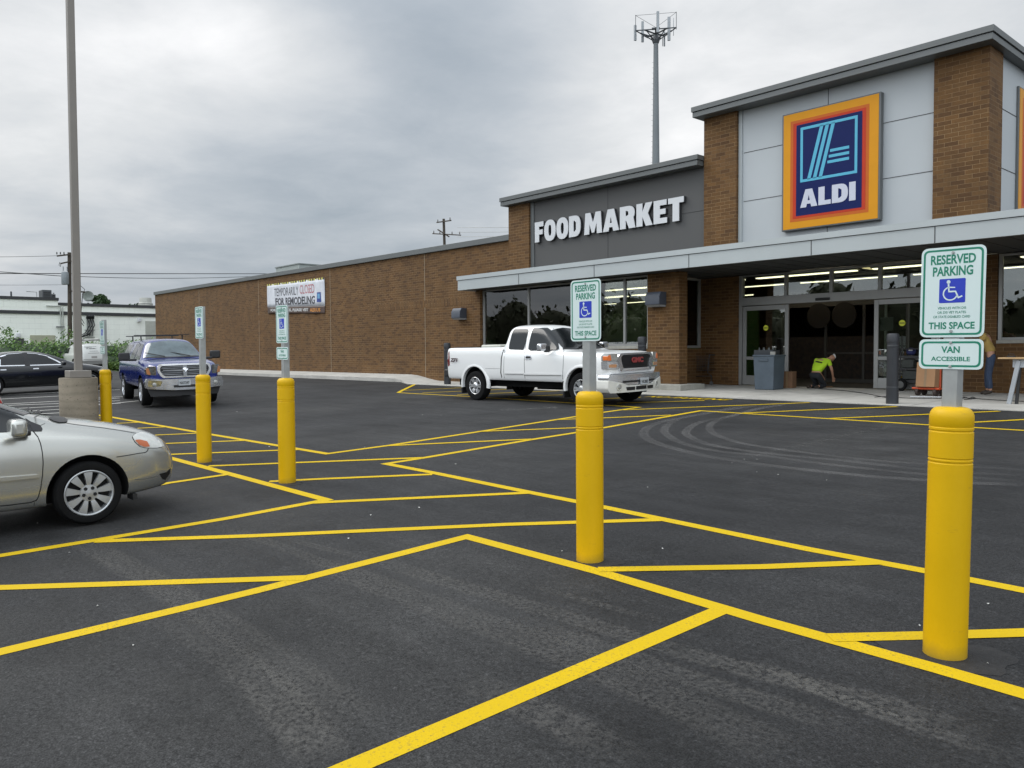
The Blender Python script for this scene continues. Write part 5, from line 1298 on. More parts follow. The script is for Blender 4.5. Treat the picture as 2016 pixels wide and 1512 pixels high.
def sedan(root, mt, kx=1., kw=1., kz=1., wb=2.6, rw=.300, style='nine', rr=.217, rimmat=None, ar=.365, front_dx=0):
    T = dict(zc=tb(sc(ZC, kx, kz)), zs=tb(sc(ZS, kx, kz)), w=tb(sc(WW, kx, kw)), zb=tb(sc(ZB, kx, kz)))
    xs = [x*kx for x in SX]; wmax = .85*kw
    body = loft('body', xs, sedan_ring(T), [mt, m_well], root, 2, {2: .4, 6: .55}, arches([(wb/2, rw+.0, ar), (-wb/2, rw, ar)], wmax))
    for sx_ in (1, -1):
        for s in (-1, 1): wheel(root, sx_*wb/2, s*(wmax-.115), rw, .195, s, rr, style, rimmat)
    return Car(root, body)
# ---- silver sedan
m_silver = paint('silver_beige_paint', (.54, .54, .50), .72, .27)
cx_, ax_y = -9.22, 2.10
rt = vroot('silver_sedan', cx_, ax_y-1.30, 90, 'silver sedan cut by the left edge, its nose pointing right', 'car', z=gz(cx_, 1.5))
C = sedan(rt, m_silver)
def zp(x, y): return (100+x/6.573, 820+y/6.573)       # zoom coordinates of the headlight close-up
def zq(x, y): return (x/5.04, 760+y/5.04)
HL = rnd([zp(1052, 268), zp(1090, 232), zp(1160, 212), zp(1235, 214), zp(1330, 250), zp(1390, 310), zp(1442, 392), zp(1360, 408), zp(1225, 405), zp(1150, 385), zp(1090, 330)], 3)
hl = C.pdec('headlight_surround', [(x*1.0+(x-288)*.03, y+(y-867)*.05) for x, y in HL], m_trim, .003, 5)
hl = C.pdec('headlight', HL, mat('bright_lens', (.66, .66, .62), .1, .2, var=.2, scale=14, coat=1.0), .008, 5)
C.pdec('indicator', rnd([zp(1085, 312), zp(1150, 306), zp(1240, 330), zp(1275, 392), zp(1210, 396), zp(1140, 372)], 2), mat('faded_amber', (.52, .13, .04), .25, coat=.6), .012, 5)
C.pline('door_gap', [zq(330, 450), zq(375, 505), zq(402, 570), zq(420, 660), zq(428, 760), zq(422, 880), zq(405, 1010), zq(380, 1100), zq(362, 1132), zq(300, 1155), zq(100, 1180), zq(-200, 1210)], 1.9, m_gap)
C.pline('sill_gap', [zq(340, 1150), zq(338, 1215)], .8, m_gap)
C.pline('bumper_gap', [zp(850, 525), zp(980, 505), zp(1120, 480), zp(1225, 465), zp(1250, 445), zp(1262, 415)], 1.6, m_gap)
C.pline('fender_gap', [zq(405, 390), zq(440, 375), zq(480, 345)], .7, m_gap)
C.pline('hood_gap', [(110, 830), (150, 836), (200, 842), (240, 848), (268, 853)], .7, m_gap)
o = C.pdec('side_moulding', rnd([zq(-200, 920), zq(0, 905), zq(370, 877), zq(388, 888), zq(380, 905), zq(0, 945), zq(-200, 962)], 2), m_silver, .028, 6, back=(0, .03, 0))
C.pdec('fog_recess', [zp(1405, 742), zp(1500, 716), zp(1548, 668), zp(1535, 740), zp(1480, 818), zp(1440, 805)], m_gap, .004, 4)
C.pline('bumper_crease_shade', [zp(1085, 818), zp(1250, 800), zp(1400, 765)], 1.2, mat('crease_shadowline', (.12, .12, .11), .6), .002)  # shade of the bumper crease drawn on as a dark strip
C.pdec('side_window', [zq(-420, 20), zq(-200, 70), zq(0, 200), zq(110, 262), zq(240, 330), zq(320, 425), zq(330, 448), zq(0, 460), zq(-420, 470)], m_cglass, .005, 8)
C.pdec('cowl', rnd([(94, 824), (104, 821), (116, 821), (128, 824), (134, 829), (129, 832.5), (116, 833), (104, 830)], 2), m_trim, .010, 3)
C.pdec('mirror_patch', [zq(245, 320), zq(300, 355), zq(400, 395), zq(422, 430), zq(415, 448), zq(325, 450), zq(300, 395)], m_trim, .007, 6)
C.dec('windshield', [(.83, -.60), (1.0, -.3), (1.04, 0), (1.0, .3), (.83, .60), (.13, .46), (.05, 0), (.13, -.46)], C.tfn(.006), m_cglass, .08)
for s in (-1, 1): mb = MB(); mb.tube([(1.05, s*.2, 1.06), (.98, s*.2-.25, 1.10), (.96, s*.2-.5, 1.09)], .008, 5); mb.build('wiper', m_black, parent=rt)
C.dec('rear_window', [(-1.3, -.48), (-1.75, -.55), (-1.75, .55), (-1.3, .48)], C.tfn(.006), m_cglass, .1)
for s in (-1, 1):
    mi = blob_box('side_mirror', (.71, s*.965, .985), (.13, .24, .155), m_silver, rt)
    blob_box('mirror_base', (.77, s*.85, .925), (.12, .12, .05), m_trim, mi)
for s in (-1, 1): mb = MB(); mb.box(1.70, 1.74, s*.60, s*.79, .165, .225); mb.build('splash_guard', m_black, parent=rt)
mb = MB(); mb.lathe([(.372, -.012), (.385, 0), (.40, -.012)], (1.3, -.846, .315), (0, -1, 0), 40, 0, R(0), R(180)); 
# ---- white extended cab pickup
m_wht = paint('white_paint', (.80, .80, .78), 0, .3)
def truck_ring(T, tum=.30):
    zc, zs, w, zb = T['zc'], T['zs'], T['w'], T['zb']
    def ring(x):
        c, s, ww, b = zc(x), zs(x), w(x), zb(x); h = max(c-s, .01); t = min(max((h-.2)/.2, 0), 1)
        L = lambda a, b_: a*(1-t)+b_*t
        wr = ww-.13-tum*h*.86
        return [(0, b), (ww*.6, b), (ww-.05, b+.01), (ww-.012, b+min(.10, (s-b)*.25)), (ww, b+(s-b)*.45), (ww-.012, s-min(.10, (s-b)*.3)), (ww-.035, s-.012),
                (L(ww-.09, ww-.10), L(s+.55*h, s+.02)), (L(ww*.78, wr), L(s+.80*h, s+.87*h)), (L(ww*.42, wr*.7), L(s+.95*h, s+.975*h)), (0, c)]
    return ring
T = dict(zc=tb([(2.62, 1.16), (2.59, 1.21), (2.4, 1.25), (2.0, 1.265), (1.5, 1.275), (1.25, 1.285), (1.12, 1.33), (.52, 1.80), (.32, 1.91), (-.2, 1.945), (-.66, 1.94), (-.735, 1.885), (-.765, 1.55), (-.785, 1.40), (-1.0, 1.40), (-2.93, 1.40), (-2.98, 1.38)]),
         zs=tb([(2.62, 1.06), (2.4, 1.13), (2.0, 1.17), (1.3, 1.20), (1, 1.21), (-.74, 1.24), (-.80, 1.345), (-3.05, 1.345)]),
         w=tb([(2.62, .84), (2.56, .92), (2.3, .965), (1.8, .985), (1.2, .99), (-2.6, .985), (-2.9, .97), (-2.98, .92)]), zb=tb([(2.62, .74), (2.5, .70), (2.4, .60), (2.2, .52), (-3.05, .55)]))
xs = [2.62, 2.60, 2.55, 2.4, 2.2, 2.0, 1.75, 1.5, 1.3, 1.2, 1.1, .95, .75, .6, .5, .4, .25, 0, -.3, -.6, -.66, -.70, -.735, -.75, -.765, -.78, -.80, -.90, -1.1, -1.4, -1.8, -2.4, -2.85, -2.94, -2.98]
h_ = 3.1; fx, fy = math.cos(R(h_)), math.sin(R(h_)); lx, ly = -fy, fx
rt = vroot('white_pickup', -15.69+lx*.885, 14.63+ly*.885, h_, 'white extended cab pickup truck parked in front of the store windows', 'pickup truck', scale=1.07)
body = loft('body', xs, truck_ring(T), [m_wht, m_well], rt, 2, {2: .7, 5: .3, 6: .75, 7: .65, 8: .35}, arches([(1.82, .42, .47), (-1.82, .42, .47)], .985, .36), (-2.90, -.86, -.80, .80, 1.0, 1.6))
C = Car(rt, body)
for sx_ in (1, -1):
    for s in (-1, 1): wheel(rt, sx_*1.82, s*.845, .385, .26, s, .225, 'six', mat('bright_alloy', (.62, .62, .62), .25, .7, var=.1) if sx_ == 1 and s == 1 else bpy.data.materials.get('bright_alloy') or m_rimsil)
for sx_ in (1, -1):
    for s in (-1, 1):
        mb = MB(); mb.lathe([(.468, -.05), (.47, .035), (.50, .045), (.555, .012), (.56, -.02)], (sx_*1.82, s*.955, .42), (0, s, 0), 30, 0, R(170), R(370))
        # keep only the upper arc
        mb.build('fender_flare', m_wht, parent=rt, smooth=50)
def g4(x, y): return (860+x/4.032, 560+y/4.032)
C.pdec('rear_side_window', rnd([g4(572, 515), g4(578, 470), g4(600, 385), g4(615, 356), g4(728, 354), g4(722, 390), g4(697, 500), g4(690, 520)], 3), m_cglass, .010, 3)
C.pdec('door_window', rnd([g4(730, 522), g4(742, 450), g4(762, 370), g4(775, 352), g4(880, 352), g4(915, 380), g4(960, 460), g4(972, 522)], 3), m_cglass, .030, 3)
C.pline('door_gap', [g4(733, 350), g4(712, 430), g4(700, 522), g4(694, 620), g4(697, 720), g4(706, 785)], .7, m_gap)
C.pline('door_gap', [g4(925, 350), g4(965, 430), g4(1008, 515), g4(1005, 600), g4(1000, 700), g4(998, 795)], .7, m_gap)
C.pline('door_gap', [g4(540, 520), g4(533, 600), g4(530, 700), g4(545, 785)], .5, m_gap)
C.pline('bed_gap', [g4(528, 518), g4(512, 590), g4(508, 700), g4(520, 760), g4(548, 792)], 1.7, m_gap)
C.pline('panel_gap', [g4(385, 668), g4(500, 668)], .4, m_gap)
C.pdec('door_moulding', [g4(540, 697), g4(690, 700), g4(690, 710), g4(545, 708)], m_wht, .02, 5); C.pline('moulding_edge', [g4(542, 710), g4(690, 712)], .5, m_gap, .021)
C.pdec('door_moulding', [g4(697, 703), g4(990, 708), g4(990, 719), g4(700, 716)], m_wht, .02, 5); C.pline('moulding_edge', [g4(699, 718), g4(990, 721)], .5, m_gap, .021)
C.pdec('door_handle', rnd([g4(698, 578), g4(706, 562), g4(748, 562), g4(757, 580), g4(748, 598), g4(708, 598)], 1.5), m_chrome, .010, 3)
C.pdec('handle_recess', [g4(706, 578), g4(714, 570), g4(746, 572), g4(748, 586), g4(712, 588)], m_gap, .014, 3)
C.pdec('taillight', [g4(82, 545), g4(100, 530), g4(104, 640), g4(92, 652)], mat('dark_red_lens', (.16, .008, .008), .3), .006, 4)
mb = MB(); text_into(mb, "Z71", (-2.60, -1.006, 1.06), (1, 0, 0), (0, 0, 1), w=.30, h=.10, offset=.05, shear=.2, thick=.004); mb.build('side_badge', mat('badge_dark', (.06, .03, .035), .4), parent=rt)
C.dec('windshield', [(1.10, -.74), (1.17, -.4), (1.19, 0), (1.17, .4), (1.10, .74), (.52, .60), (.44, 0), (.52, -.60)], C.tfn(.006), m_cglass, .1)
C.dec('cowl', [(1.12, -.80), (1.22, -.4), (1.24, 0), (1.22, .4), (1.12, .80), (1.08, .74), (1.15, 0), (1.08, -.74)], C.tfn(.008), m_trim, .1)
for s in (-1, 1):
    mb = MB(); mb.tube([(1.2, s*.25-.1, 1.315), (1.0, s*.25+.45, 1.46)], .012, 5); mb.build('wiper', m_black, parent=rt)
    mi = blob_box('side_mirror', (.80, s*1.17, 1.37), (.13, .26, .18), m_chrome, rt); blob_box('mirror_arm', (.83, s*1.03, 1.33), (.10, .16, .16), m_trim, mi)
NX = [0.0, 0.0]
def yz(name, poly, x0, k, d, mt, parent, sgn=1, res=.08, bev=0):
    o = panel(name, poly, lambda y, z: (x0+NX[0]-sgn*k*y*y, y, z+NX[1]), (-d*sgn, 0, 0), mt, parent, res, 35)
    return o
def sym(poly): return [(-y, z) for y, z in poly][::-1]
NX[:] = [-.13, 0.0]
yz('grille', rnd([(-.52, .84), (.52, .84), (.60, 1.10), (.53, 1.17), (-.53, 1.17), (-.60, 1.10)], .04), 2.82, .10, .12, m_black, rt)
gs = MB()
def framep(name, outer, inner, x0, k, d, mt, parent):
    n = len(outer); mb = MB(); f = lambda p, dx=0: (x0-k*p[0]**2-dx, p[0], p[1])
    mb.add([f(p) for p in outer]+[f(p) for p in inner]+[f(p, d) for p in outer]+[f(p, d) for p in inner],
           [(i, (i+1) % n, n+(i+1) % n, n+i) for i in range(n)]+[(i, i+2*n, (i+1) % n+2*n, (i+1) % n) for i in range(n)]+[(n+i, n+(i+1) % n, 3*n+(i+1) % n, 3*n+i) for i in range(n)])
    return mb.build(name, mt, parent=parent, smooth=40)
fo = rnd([(-.60, .79), (.60, .79), (.68, 1.10), (.58, 1.205), (-.58, 1.205), (-.68, 1.10)], .05); fi = rnd([(-.50, .855), (.50, .855), (.575, 1.095), (.51, 1.165), (-.51, 1.165), (-.575, 1.095)], .04)
framep('grille_frame', fo, fi, 2.715, .10, .12, m_chrome, rt)
mb = MB()
for k in range(10): z = .87+.03*k; mb.tube([(2.70-.10*y*y, y, z) for y in [-.5+.1*i for i in range(11)]], .004, 4)
text_into(mb, "GMC", (2.715, 0, 1.04), (0, 1, 0), (0, 0, 1), w=.44, h=.125, offset=.05, thick=.012, mi=1)
mb.build('grille_bars', [m_trim, mat('badge_red', (.30, .05, .05), .35)], parent=rt)
for s in (-1, 1):
    q = [(.68*s, 1.04), (.955*s, 1.03), (.955*s, 1.16), (.88*s, 1.205), (.68*s, 1.20)]; yz('headlight', q, 2.87, .155, .18, m_lens, rt)
    q = [(.64*s, .86), (.955*s, .86), (.96*s, 1.02), (.67*s, 1.02)]; yz('lamp_trim', q, 2.868, .155, .18, m_chrome, rt)
    q = rnd([(.72*s, .89), (.92*s, .89), (.92*s, .96), (.72*s, .96)], .01); yz('lower_lamp', q, 2.88, .155, .1, mat('orange_clear', (.5, .25, .12), .25, coat=1), rt)
    q = rnd([(.86*s, 1.05), (.962*s, 1.045), (.962*s, 1.15), (.89*s, 1.18)], .02); yz('indicator', q, 2.882, .155, .14, m_amber, rt)
NX[1] = -.065
ch = [(-.985, .66), (-.60, .60), (-.45, .545), (.45, .545), (.60, .60), (.985, .66), (1.0, .72), (.97, .785), (-.97, .785), (-1.0, .72)]
yz('bumper_chrome', rnd(ch, .03), 2.93, .16, .30, m_chrome, rt)
m_pl = mat('pale_bumper_plastic', (.60, .59, .54), .5)
lo = [(-.97, .38), (.97, .38), (1.02, .48), (1.0, .67), (.62, .595), (.46, .535), (-.46, .535), (-.62, .595), (-1.0, .67), (-1.02, .48)]
bl_ = yz('bumper_lower', rnd(lo, .03), 2.95, .17, .34, m_pl, rt)
for s in (-1, 1):
    mb = MB(); y = s*.72; mb.lathe([(.085, 0), (.082, .012), (.066, .014), (.062, -.01), (0, -.012)], (2.821-.17*y*y, y, .445), (1, s*.24, 0), 24); mb.build('fog_lamp', [m_pl], parent=rt, smooth=40)
    mb = MB(); mb.lathe([(.055, .006), (.03, .012), (0, .013)], (2.823-.17*y*y, y, .445), (1, s*.24, 0), 20); mb.build('fog_lens', m_lens, parent=rt)
    yz('air_intake', rnd([(s*.24, .425), (s*.50, .425), (s*.52, .50), (s*.24, .50)], .01), 2.958, .17, .05, m_black, rt)
yz('air_intake', rnd([(-.20, .425), (.20, .425), (.20, .505), (-.20, .505)], .01), 2.958, .17, .05, m_black, rt)
yz('bumper_pad', [(-.60, .60), (.60, .60), (.60, .645), (-.60, .645)], 2.942, .16, .1, m_trim, rt)
def numplate(parent, x, y, z, s, txt, sgn=1):
    mb = MB(); mb.box(x-.006, x+.006, y-.155, y+.155, z-.078, z+.078, 0)
    text_into(mb, txt, (x+.0075*sgn, y, z-.008), (0, sgn, 0), (0, 0, 1), w=.25, h=.078, offset=.03, mi=1)
    mb.build('licence_plate', [m_plate, m_black], parent=parent)
NX[:] = [0.0, 0.0]; numplate(rt, 2.84, .10, .545, 1, "NK3805")
mb = MB(); mb.box(-3.15, -2.99, -.9, .9, .60, .80); mb.build('rear_bumper', m_trim, parent=rt, bevel=.03)
mb = MB(); mb.box(-1.75, -1.03, -.78, -.3, 1.30, 1.45); mb.build('bed_box', mat('cream_box', (.5, .5, .44), .6), parent=rt, bevel=.03)
for s in (-1, 1):
    for xm in (1.28, -2.34): mb = MB(); mb.box(xm-.02, xm+.02, s*.72, s*.975, .17, .56); mb.build('mud_flap', m_black, parent=rt)
mb = MB(); mb.box(-2.9, 2.3, -.55, -.4, .36, .56); mb.box(-2.9, 2.3, .4, .55, .36, .56); mb.cyl((-1.82, -.75, .40), (-1.82, .75, .40), .07); mb.cyl((1.82, -.75, .40), (1.82, .75, .40), .06); mb.box(-.2, .6, -.3, .3, .30, .5); mb.build('chassis', m_well, parent=rt)

# ---- blue crew cab pickup with topper
m_blu = paint('dark_blue_paint', (.004, .016, .15), .0, .18)
T = dict(zc=tb([(2.80, 1.06), (2.74, 1.16), (2.4, 1.25), (1.9, 1.30), (1.5, 1.325), (1.32, 1.36), (.66, 1.82), (.42, 1.90), (-.3, 1.93), (-1.2, 1.92), (-2.9, 1.91), (-3.0, 1.75), (-3.05, 1.3)]),
         zs=tb([(2.80, .99), (2.5, 1.10), (1.9, 1.18), (1.3, 1.20), (-3.05, 1.24)]),
         w=tb([(2.80, .82), (2.70, .93), (2.4, .98), (1.8, 1.01), (-2.7, 1.01), (-3.05, .95)]), zb=tb([(2.80, .76), (2.6, .66), (2.4, .56), (2.2, .50), (-3.05, .55)]))
xs = [2.80, 2.74, 2.6, 2.45, 2.2, 2.0, 1.75, 1.5, 1.35, 1.2, 1.0, .8, .65, .5, .35, 0, -.4, -.9, -1.3, -1.8, -2.4, -2.85, -2.95, -3.02, -3.05]
RH = -9.0; rf_ = gr(287, 801); RX = rf_.x-math.cos(R(RH))*1.78*.99-math.sin(R(RH))*.9; RY = rf_.y-math.sin(R(RH))*1.78*.99+math.cos(R(RH))*.88
rt = vroot('blue_pickup', RX, RY, RH, 'dark blue pickup truck with a topper and roof rack facing the camera', 'pickup truck', scale=.99)
body = loft('body', xs, truck_ring(T, .33), [m_blu, m_well], rt, 2, {2: .6, 6: .4, 7: .3}, arches([(1.78, .42, .47), (-1.78, .42, .47)], 1.01, .36))
C = Car(rt, body)
for sx_ in (1, -1):
    for s in (-1, 1): wheel(rt, sx_*1.78, s*.875, .40, .27, s, .26, 'five', m_chrome)
for s in (-1, 1):
    C.dec('door_window', rnd([(.98, 1.30), (.50, 1.74), (.02, 1.78), (.0, 1.30)], .05), C.sfn(s, .006), m_cglass, .15)
    C.dec('door_window', rnd([(-.10, 1.30), (-.08, 1.78), (-.85, 1.78), (-1.0, 1.30)], .05), C.sfn(s, .006), m_cglass, .15)
    C.dec('topper_window', rnd([(-1.35, 1.38), (-1.35, 1.76), (-2.75, 1.76), (-2.80, 1.38)], .05), C.sfn(s, .006), m_cglass, .15)
    for xg in (1.05, -.05, -1.1): C.dec('door_gap', line_poly([(xg, .58), (xg-.02, 1.0), (xg-.02, 1.27)], .014), C.sfn(s, .003), m_gap, .2)
    C.dec('topper_seam', line_poly([(-1.15, 1.25), (-3.0, 1.25)], .02), C.sfn(s, .003), m_gap, .2); C.dec('topper_seam', line_poly([(-1.18, 1.25), (-1.16, 1.85)], .02), C.sfn(s, .003), m_gap, .2)
    for xg in (.12, -.95): C.dec('door_handle', rnd([(xg, 1.08), (xg+.2, 1.08), (xg+.2, 1.12), (xg, 1.12)], .01), C.sfn(s, .02), m_blu, .1)
    mi = blob_box('side_mirror', (.86, s*1.27, 1.40), (.14, .30, .24), m_trim, rt); blob_box('mirror_arm', (.90, s*1.06, 1.30), (.12, .22, .07), m_trim, mi)
C.dec('windshield', [(1.26, -.76), (1.35, -.4), (1.38, 0), (1.35, .4), (1.26, .76), (.66, .62), (.56, 0), (.66, -.62)], C.tfn(.006), mat('windshield_pale', (.10, .13, .14), .12, coat=.3, var=.3), .1)
C.dec('cowl', [(1.28, -.82), (1.40, -.4), (1.43, 0), (1.40, .4), (1.28, .82), (1.25, .76), (1.345, 0), (1.25, -.76)], C.tfn(.009), m_trim, .1)
for s in (-1, 1): mb = MB(); mb.tube([(1.36, s*.35+.1, 1.385), (1.12, s*.35-.4, 1.50)], .012, 5); mb.build('wiper', m_black, parent=rt)
fo = rnd([(-.60, .80), (.60, .80), (.72, 1.02), (.67, 1.19), (-.67, 1.19), (-.72, 1.02)], .08); fi = rnd([(-.555, .85), (.555, .85), (.655, 1.02), (.615, 1.14), (-.615, 1.14), (-.655, 1.02)], .06)
yz('grille', fi, 2.85, .10, .10, m_black, rt)
framep('grille_frame', fo, fi, 2.885, .10, .12, m_chrome, rt)
mb = MB()
for z in (.89, .935, .98, 1.06, 1.10): mb.tube([(2.87-.10*y*y, y, z) for y in [-.60+.1*i for i in range(13)]], .006, 5)
mb.add([(2.895, -.045, .84), (2.895, .045, .84), (2.885, .05, 1.13), (2.885, -.05, 1.13), (2.85, -.045, .84), (2.85, .045, .84), (2.84, .05, 1.13), (2.84, -.05, 1.13)], [(0, 1, 2, 3), (0, 3, 7, 4), (1, 5, 6, 2)])
for s in (-1, 1): mb.add([(2.89, s*.03, .975), (2.86, s*.57, 1.0), (2.86, s*.57, 1.025), (2.89, s*.03, 1.02), (2.84, s*.03, .975), (2.80, s*.57, 1.0), (2.80, s*.57, 1.025), (2.84, s*.03, 1.02)], [(0, 1, 2, 3), (0, 4, 5, 1), (3, 2, 6, 7)])
mb.build('grille_bars', mat('dull_chrome', (.30, .31, .32), .3, .7), parent=rt, smooth=40)
mb = MB(); mb.lathe([(0, .02), (.06, .016), (.075, .0), (.07, -.01)], (2.90, 0, 1.0), (1, 0, 0), 20)
for s in (-1, 1): mb.tube([(2.915, 0, .94), (2.925, s*.03, .99), (2.92, s*.07, 1.03), (2.915, s*.085, 1.0), (2.915, s*.07, .97)], [.02, .02, .017, .012, .006], 6)
mb.build('grille_emblem', m_chrome, parent=rt, smooth=50)
for s in (-1, 1):
    yz('headlight', rnd([(.74*s, .88), (.97*s, .90), (.99*s, 1.06), (.93*s, 1.13), (.73*s, 1.13)], .03), 2.87, .15, .22, mat('smoked_lens', (.16, .17, .17), .12, .5, var=.6, scale=18, coat=1), rt)
    yz('indicator', rnd([(.87*s, .90), (.965*s, .915), (.985*s, 1.06), (.92*s, 1.10)], .02), 2.885, .15, .1, mat('dull_amber', (.42, .17, .06), .25, coat=1), rt)
bp_ = [(-1.0, .52), (-.30, .46), (.30, .46), (1.0, .52), (1.03, .66), (.98, .80), (.60, .765), (-.60, .765), (-.98, .80), (-1.03, .66)]
yz('bumper', rnd(bp_, .04), 2.98, .14, .26, mat('bumper_chrome', (.55, .56, .58), .22, 1.0, var=.15, scale=3), rt)
yz('air_intake', rnd([(-.32, .53), (.32, .53), (.34, .60), (-.34, .60)], .02), 2.99, .14, .05, m_black, rt)
cam_ = mat('camouflage_sticker', (.35, .27, .10), .5, var=.9, scale=16, col2=(.10, .09, .05), detail=1)
yz('bumper_sticker', rnd([(-.97, .58), (-.66, .58), (-.60, .72), (-.95, .75)], .03), 2.988, .14, .01, cam_, rt)
yz('lower_valance', [(-.88, .30), (.88, .30), (.95, .50), (-.95, .50)], 2.88, .14, .1, m_trim, rt)
for s in (-1, 1): mb = MB(); y = s*.80; mb.lathe([(.06, 0), (.05, .012), (0, .014)], (2.985-.14*y*y, y, .63), (1, 0, 0), 18); mb.build('fog_lamp', m_lens, parent=rt)
numplate(rt, 3.0, -.05, .66, 1, "NX7297")
mb = MB()
for s in (-1, 1):
    for x in (-.5, -2.2): mb.cyl((x, s*.60, 1.86), (x, s*.60, 2.02), .02, n=8)
for x in (-.5, -2.2): mb.bar((x, -.80, 2.03), (x, .80, 2.03), .06, .025)
mb.build('roof_rack', m_black, parent=rt)
mb = MB(); mb.box(-2.9, 2.3, -.5, .5, .36, .56); mb.cyl((-1.78, -.75, .40), (-1.78, .75, .40), .08); mb.build('chassis', m_well, parent=rt)

# ---- black sedan
m_blk = paint('black_paint', (.006, .007, .008), .2, .22)
rt = vroot('black_sedan', -32.9, 6.55, 96, 'black sedan with chrome window trim parked behind the concrete lamp base', 'car', scale=1.0)
C = sedan(rt, m_blk, 1.12, 1.04, 1.0, 3.12, .33, 'five', .23, m_rimsil, .375)
fr_ = [(.72, .955), (.50, 1.10), (.18, 1.29), (-.1, 1.37), (-.5, 1.405), (-.95, 1.38), (-1.35, 1.27), (-1.62, 1.09), (-1.68, .985)]
for s in (-1, 1):
    tr_ = C.dec('window_trim', [(x+(.025 if x > 0 else -.02), z+(.008 if z > 1 else -.012)) for x, z in fr_], C.sfn(s, .004), m_chrome, .12, back=(0, -s*.003, 0))
    C.dec('side_window', rnd([(.62, .98), (.45, 1.10), (.16, 1.275), (-.1, 1.345), (-.40, 1.37), (-.42, .985)], .02), C.sfn(s, .010), m_cglass, .12, back=(0, -s*.003, 0))
    C.dec('side_window', rnd([(-.52, .99), (-.50, 1.375), (-.93, 1.355), (-1.22, 1.28), (-1.28, 1.0)], .02), C.sfn(s, .010), m_cglass, .12, back=(0, -s*.003, 0))
    C.dec('door_pillar', [(-.385, .96), (-.375, 1.40), (-.535, 1.40), (-.545, .96)], C.sfn(s, .013), m_trim, .12, back=(0, -s*.003, 0))
    for xg in (.82, -.47, -1.42): C.dec('door_gap', line_poly([(xg, .30), (xg+.03, .6), (xg, .95)], .012), C.sfn(s, .003), m_gap, .2, back=(0, -s*.003, 0))
    for xg in (-.32, -1.32): C.dec('door_handle', rnd([(xg, .83), (xg+.18, .83), (xg+.18, .865), (xg, .865)], .01), C.sfn(s, .018), m_chrome, .1, back=(0, -s*.01, 0))
    blob_box('side_mirror', (.62, s*.98, 1.0), (.14, .22, .14), m_blk, rt)
    C.dec('headlight', rnd([(1.80, .70), (1.98, .76), (2.20, .70), (2.26, .62), (2.0, .62)], .03), C.sfn(s, .008), m_lens, .1, back=(0, -s*.003, 0))
C.dec('windshield', [(.86, -.60), (.95, 0), (.86, .60), (.14, .46), (.05, 0), (.14, -.46)], C.tfn(.006), m_cglass, .15)
# ---- white car at the left edge
p = PX(24, 790, -15.9)
rt = vroot('white_sedan', -16.75, p.y-2.42, -90, 'rear corner of a pale car with a red tail light at the left edge', 'car')
C = sedan(rt, paint('cream_white_paint', (.62, .61, .56), 0, .3), 1.0, 1.0, 1.0)
for s in (-1, 1):
    C.dec('taillight', rnd([(-2.0, .78), (-2.32, .76), (-2.37, .92), (-2.1, .95)], .03), C.sfn(s, .008), m_red, .06, back=(0, -s*.003, 0))
    C.dec('side_window', rnd([(.6, .95), (.2, 1.27), (-.5, 1.38), (-1.3, 1.24), (-1.5, .98)], .03), C.sfn(s, .006), m_cglass, .12, back=(0, -s*.003, 0))
C.dec('rear_window', [(-1.3, -.48), (-1.72, -.55), (-1.72, .55), (-1.3, .48)], C.tfn(.006), m_cglass, .1)
# ---- white panel van seen from behind
T = dict(zc=tb([(2.15, .60), (2.0, .85), (1.5, 1.0), (1.1, 1.08), (.5, 1.45), (.1, 1.60), (-1.5, 1.62), (-1.95, 1.55), (-2.12, 1.25), (-2.25, .95), (-2.28, .6)]),
         zs=tb([(2.15, .5), (1.8, .8), (1.1, .92), (-2.1, .98), (-2.28, .55)]), w=tb([(2.15, .5), (2.0, .75), (1.5, .86), (-1.9, .88), (-2.2, .80), (-2.28, .70)]), zb=tb([(2.15, .3), (1.8, .22), (-2.0, .24), (-2.28, .32)]))
xs = [2.15, 2.05, 1.9, 1.6, 1.3, 1.1, .9, .6, .3, .1, -.4, -1.0, -1.5, -1.8, -1.95, -2.05, -2.15, -2.22, -2.28]
vp = DP(184, 727, 50)
rt = vroot('white_panel_van', vp.x-2.2, vp.y-.1, 180+4, 'white panel van with ladder rack facing the hedge, seen from behind', 'van', scale=1.02, z=gz(vp.x, vp.y))
body = loft('body', xs, sedan_ring(T, .25), [paint('van_white_paint', (.58, .585, .55), 0, .3), m_well], rt, 2, {6: .2}, arches([(1.3, .32, .38), (-1.3, .32, .38)], .88)); C = Car(rt, body)
for sx_ in (1, -1):
    for s in (-1, 1): wheel(rt, sx_*1.3, s*.77, .32, .2, s, .2, 'five')
for s in (-1, 1):
    C.dec('door_window', rnd([(.85, 1.02), (.45, 1.30), (-.05, 1.40), (-.1, 1.02)], .03), C.sfn(s, .006), m_cglass, .15, back=(0, -s*.003, 0))
    C.dec('taillight', rnd([(-2.05, .80), (-2.2, .80), (-2.15, .98), (-2.02, .98)], .02), C.sfn(s, .006), m_red, .1, back=(0, -s*.003, 0))
    blob_box('side_mirror', (.75, s*1.0, 1.1), (.12, .2, .14), m_trim, rt)
C.dec('tailgate_gap', line_poly([(-.62, .62), (.62, .62)], .02), C.ffn(.004, -1), m_gap, .2, back=(.003, 0, 0))
C.dec('tailgate_gap', line_poly([(-.68, .98), (-.3, 1.0), (.3, 1.0), (.68, .98)], .02), C.ffn(.004, -1), m_gap, .2, back=(.003, 0, 0))
C.dec('licence_plate', [(-.16, .70), (.16, .70), (.16, .82), (-.16, .82)], C.ffn(.01, -1), mat('far_plate', (.28, .27, .25), .5), .2, back=(.003, 0, 0))
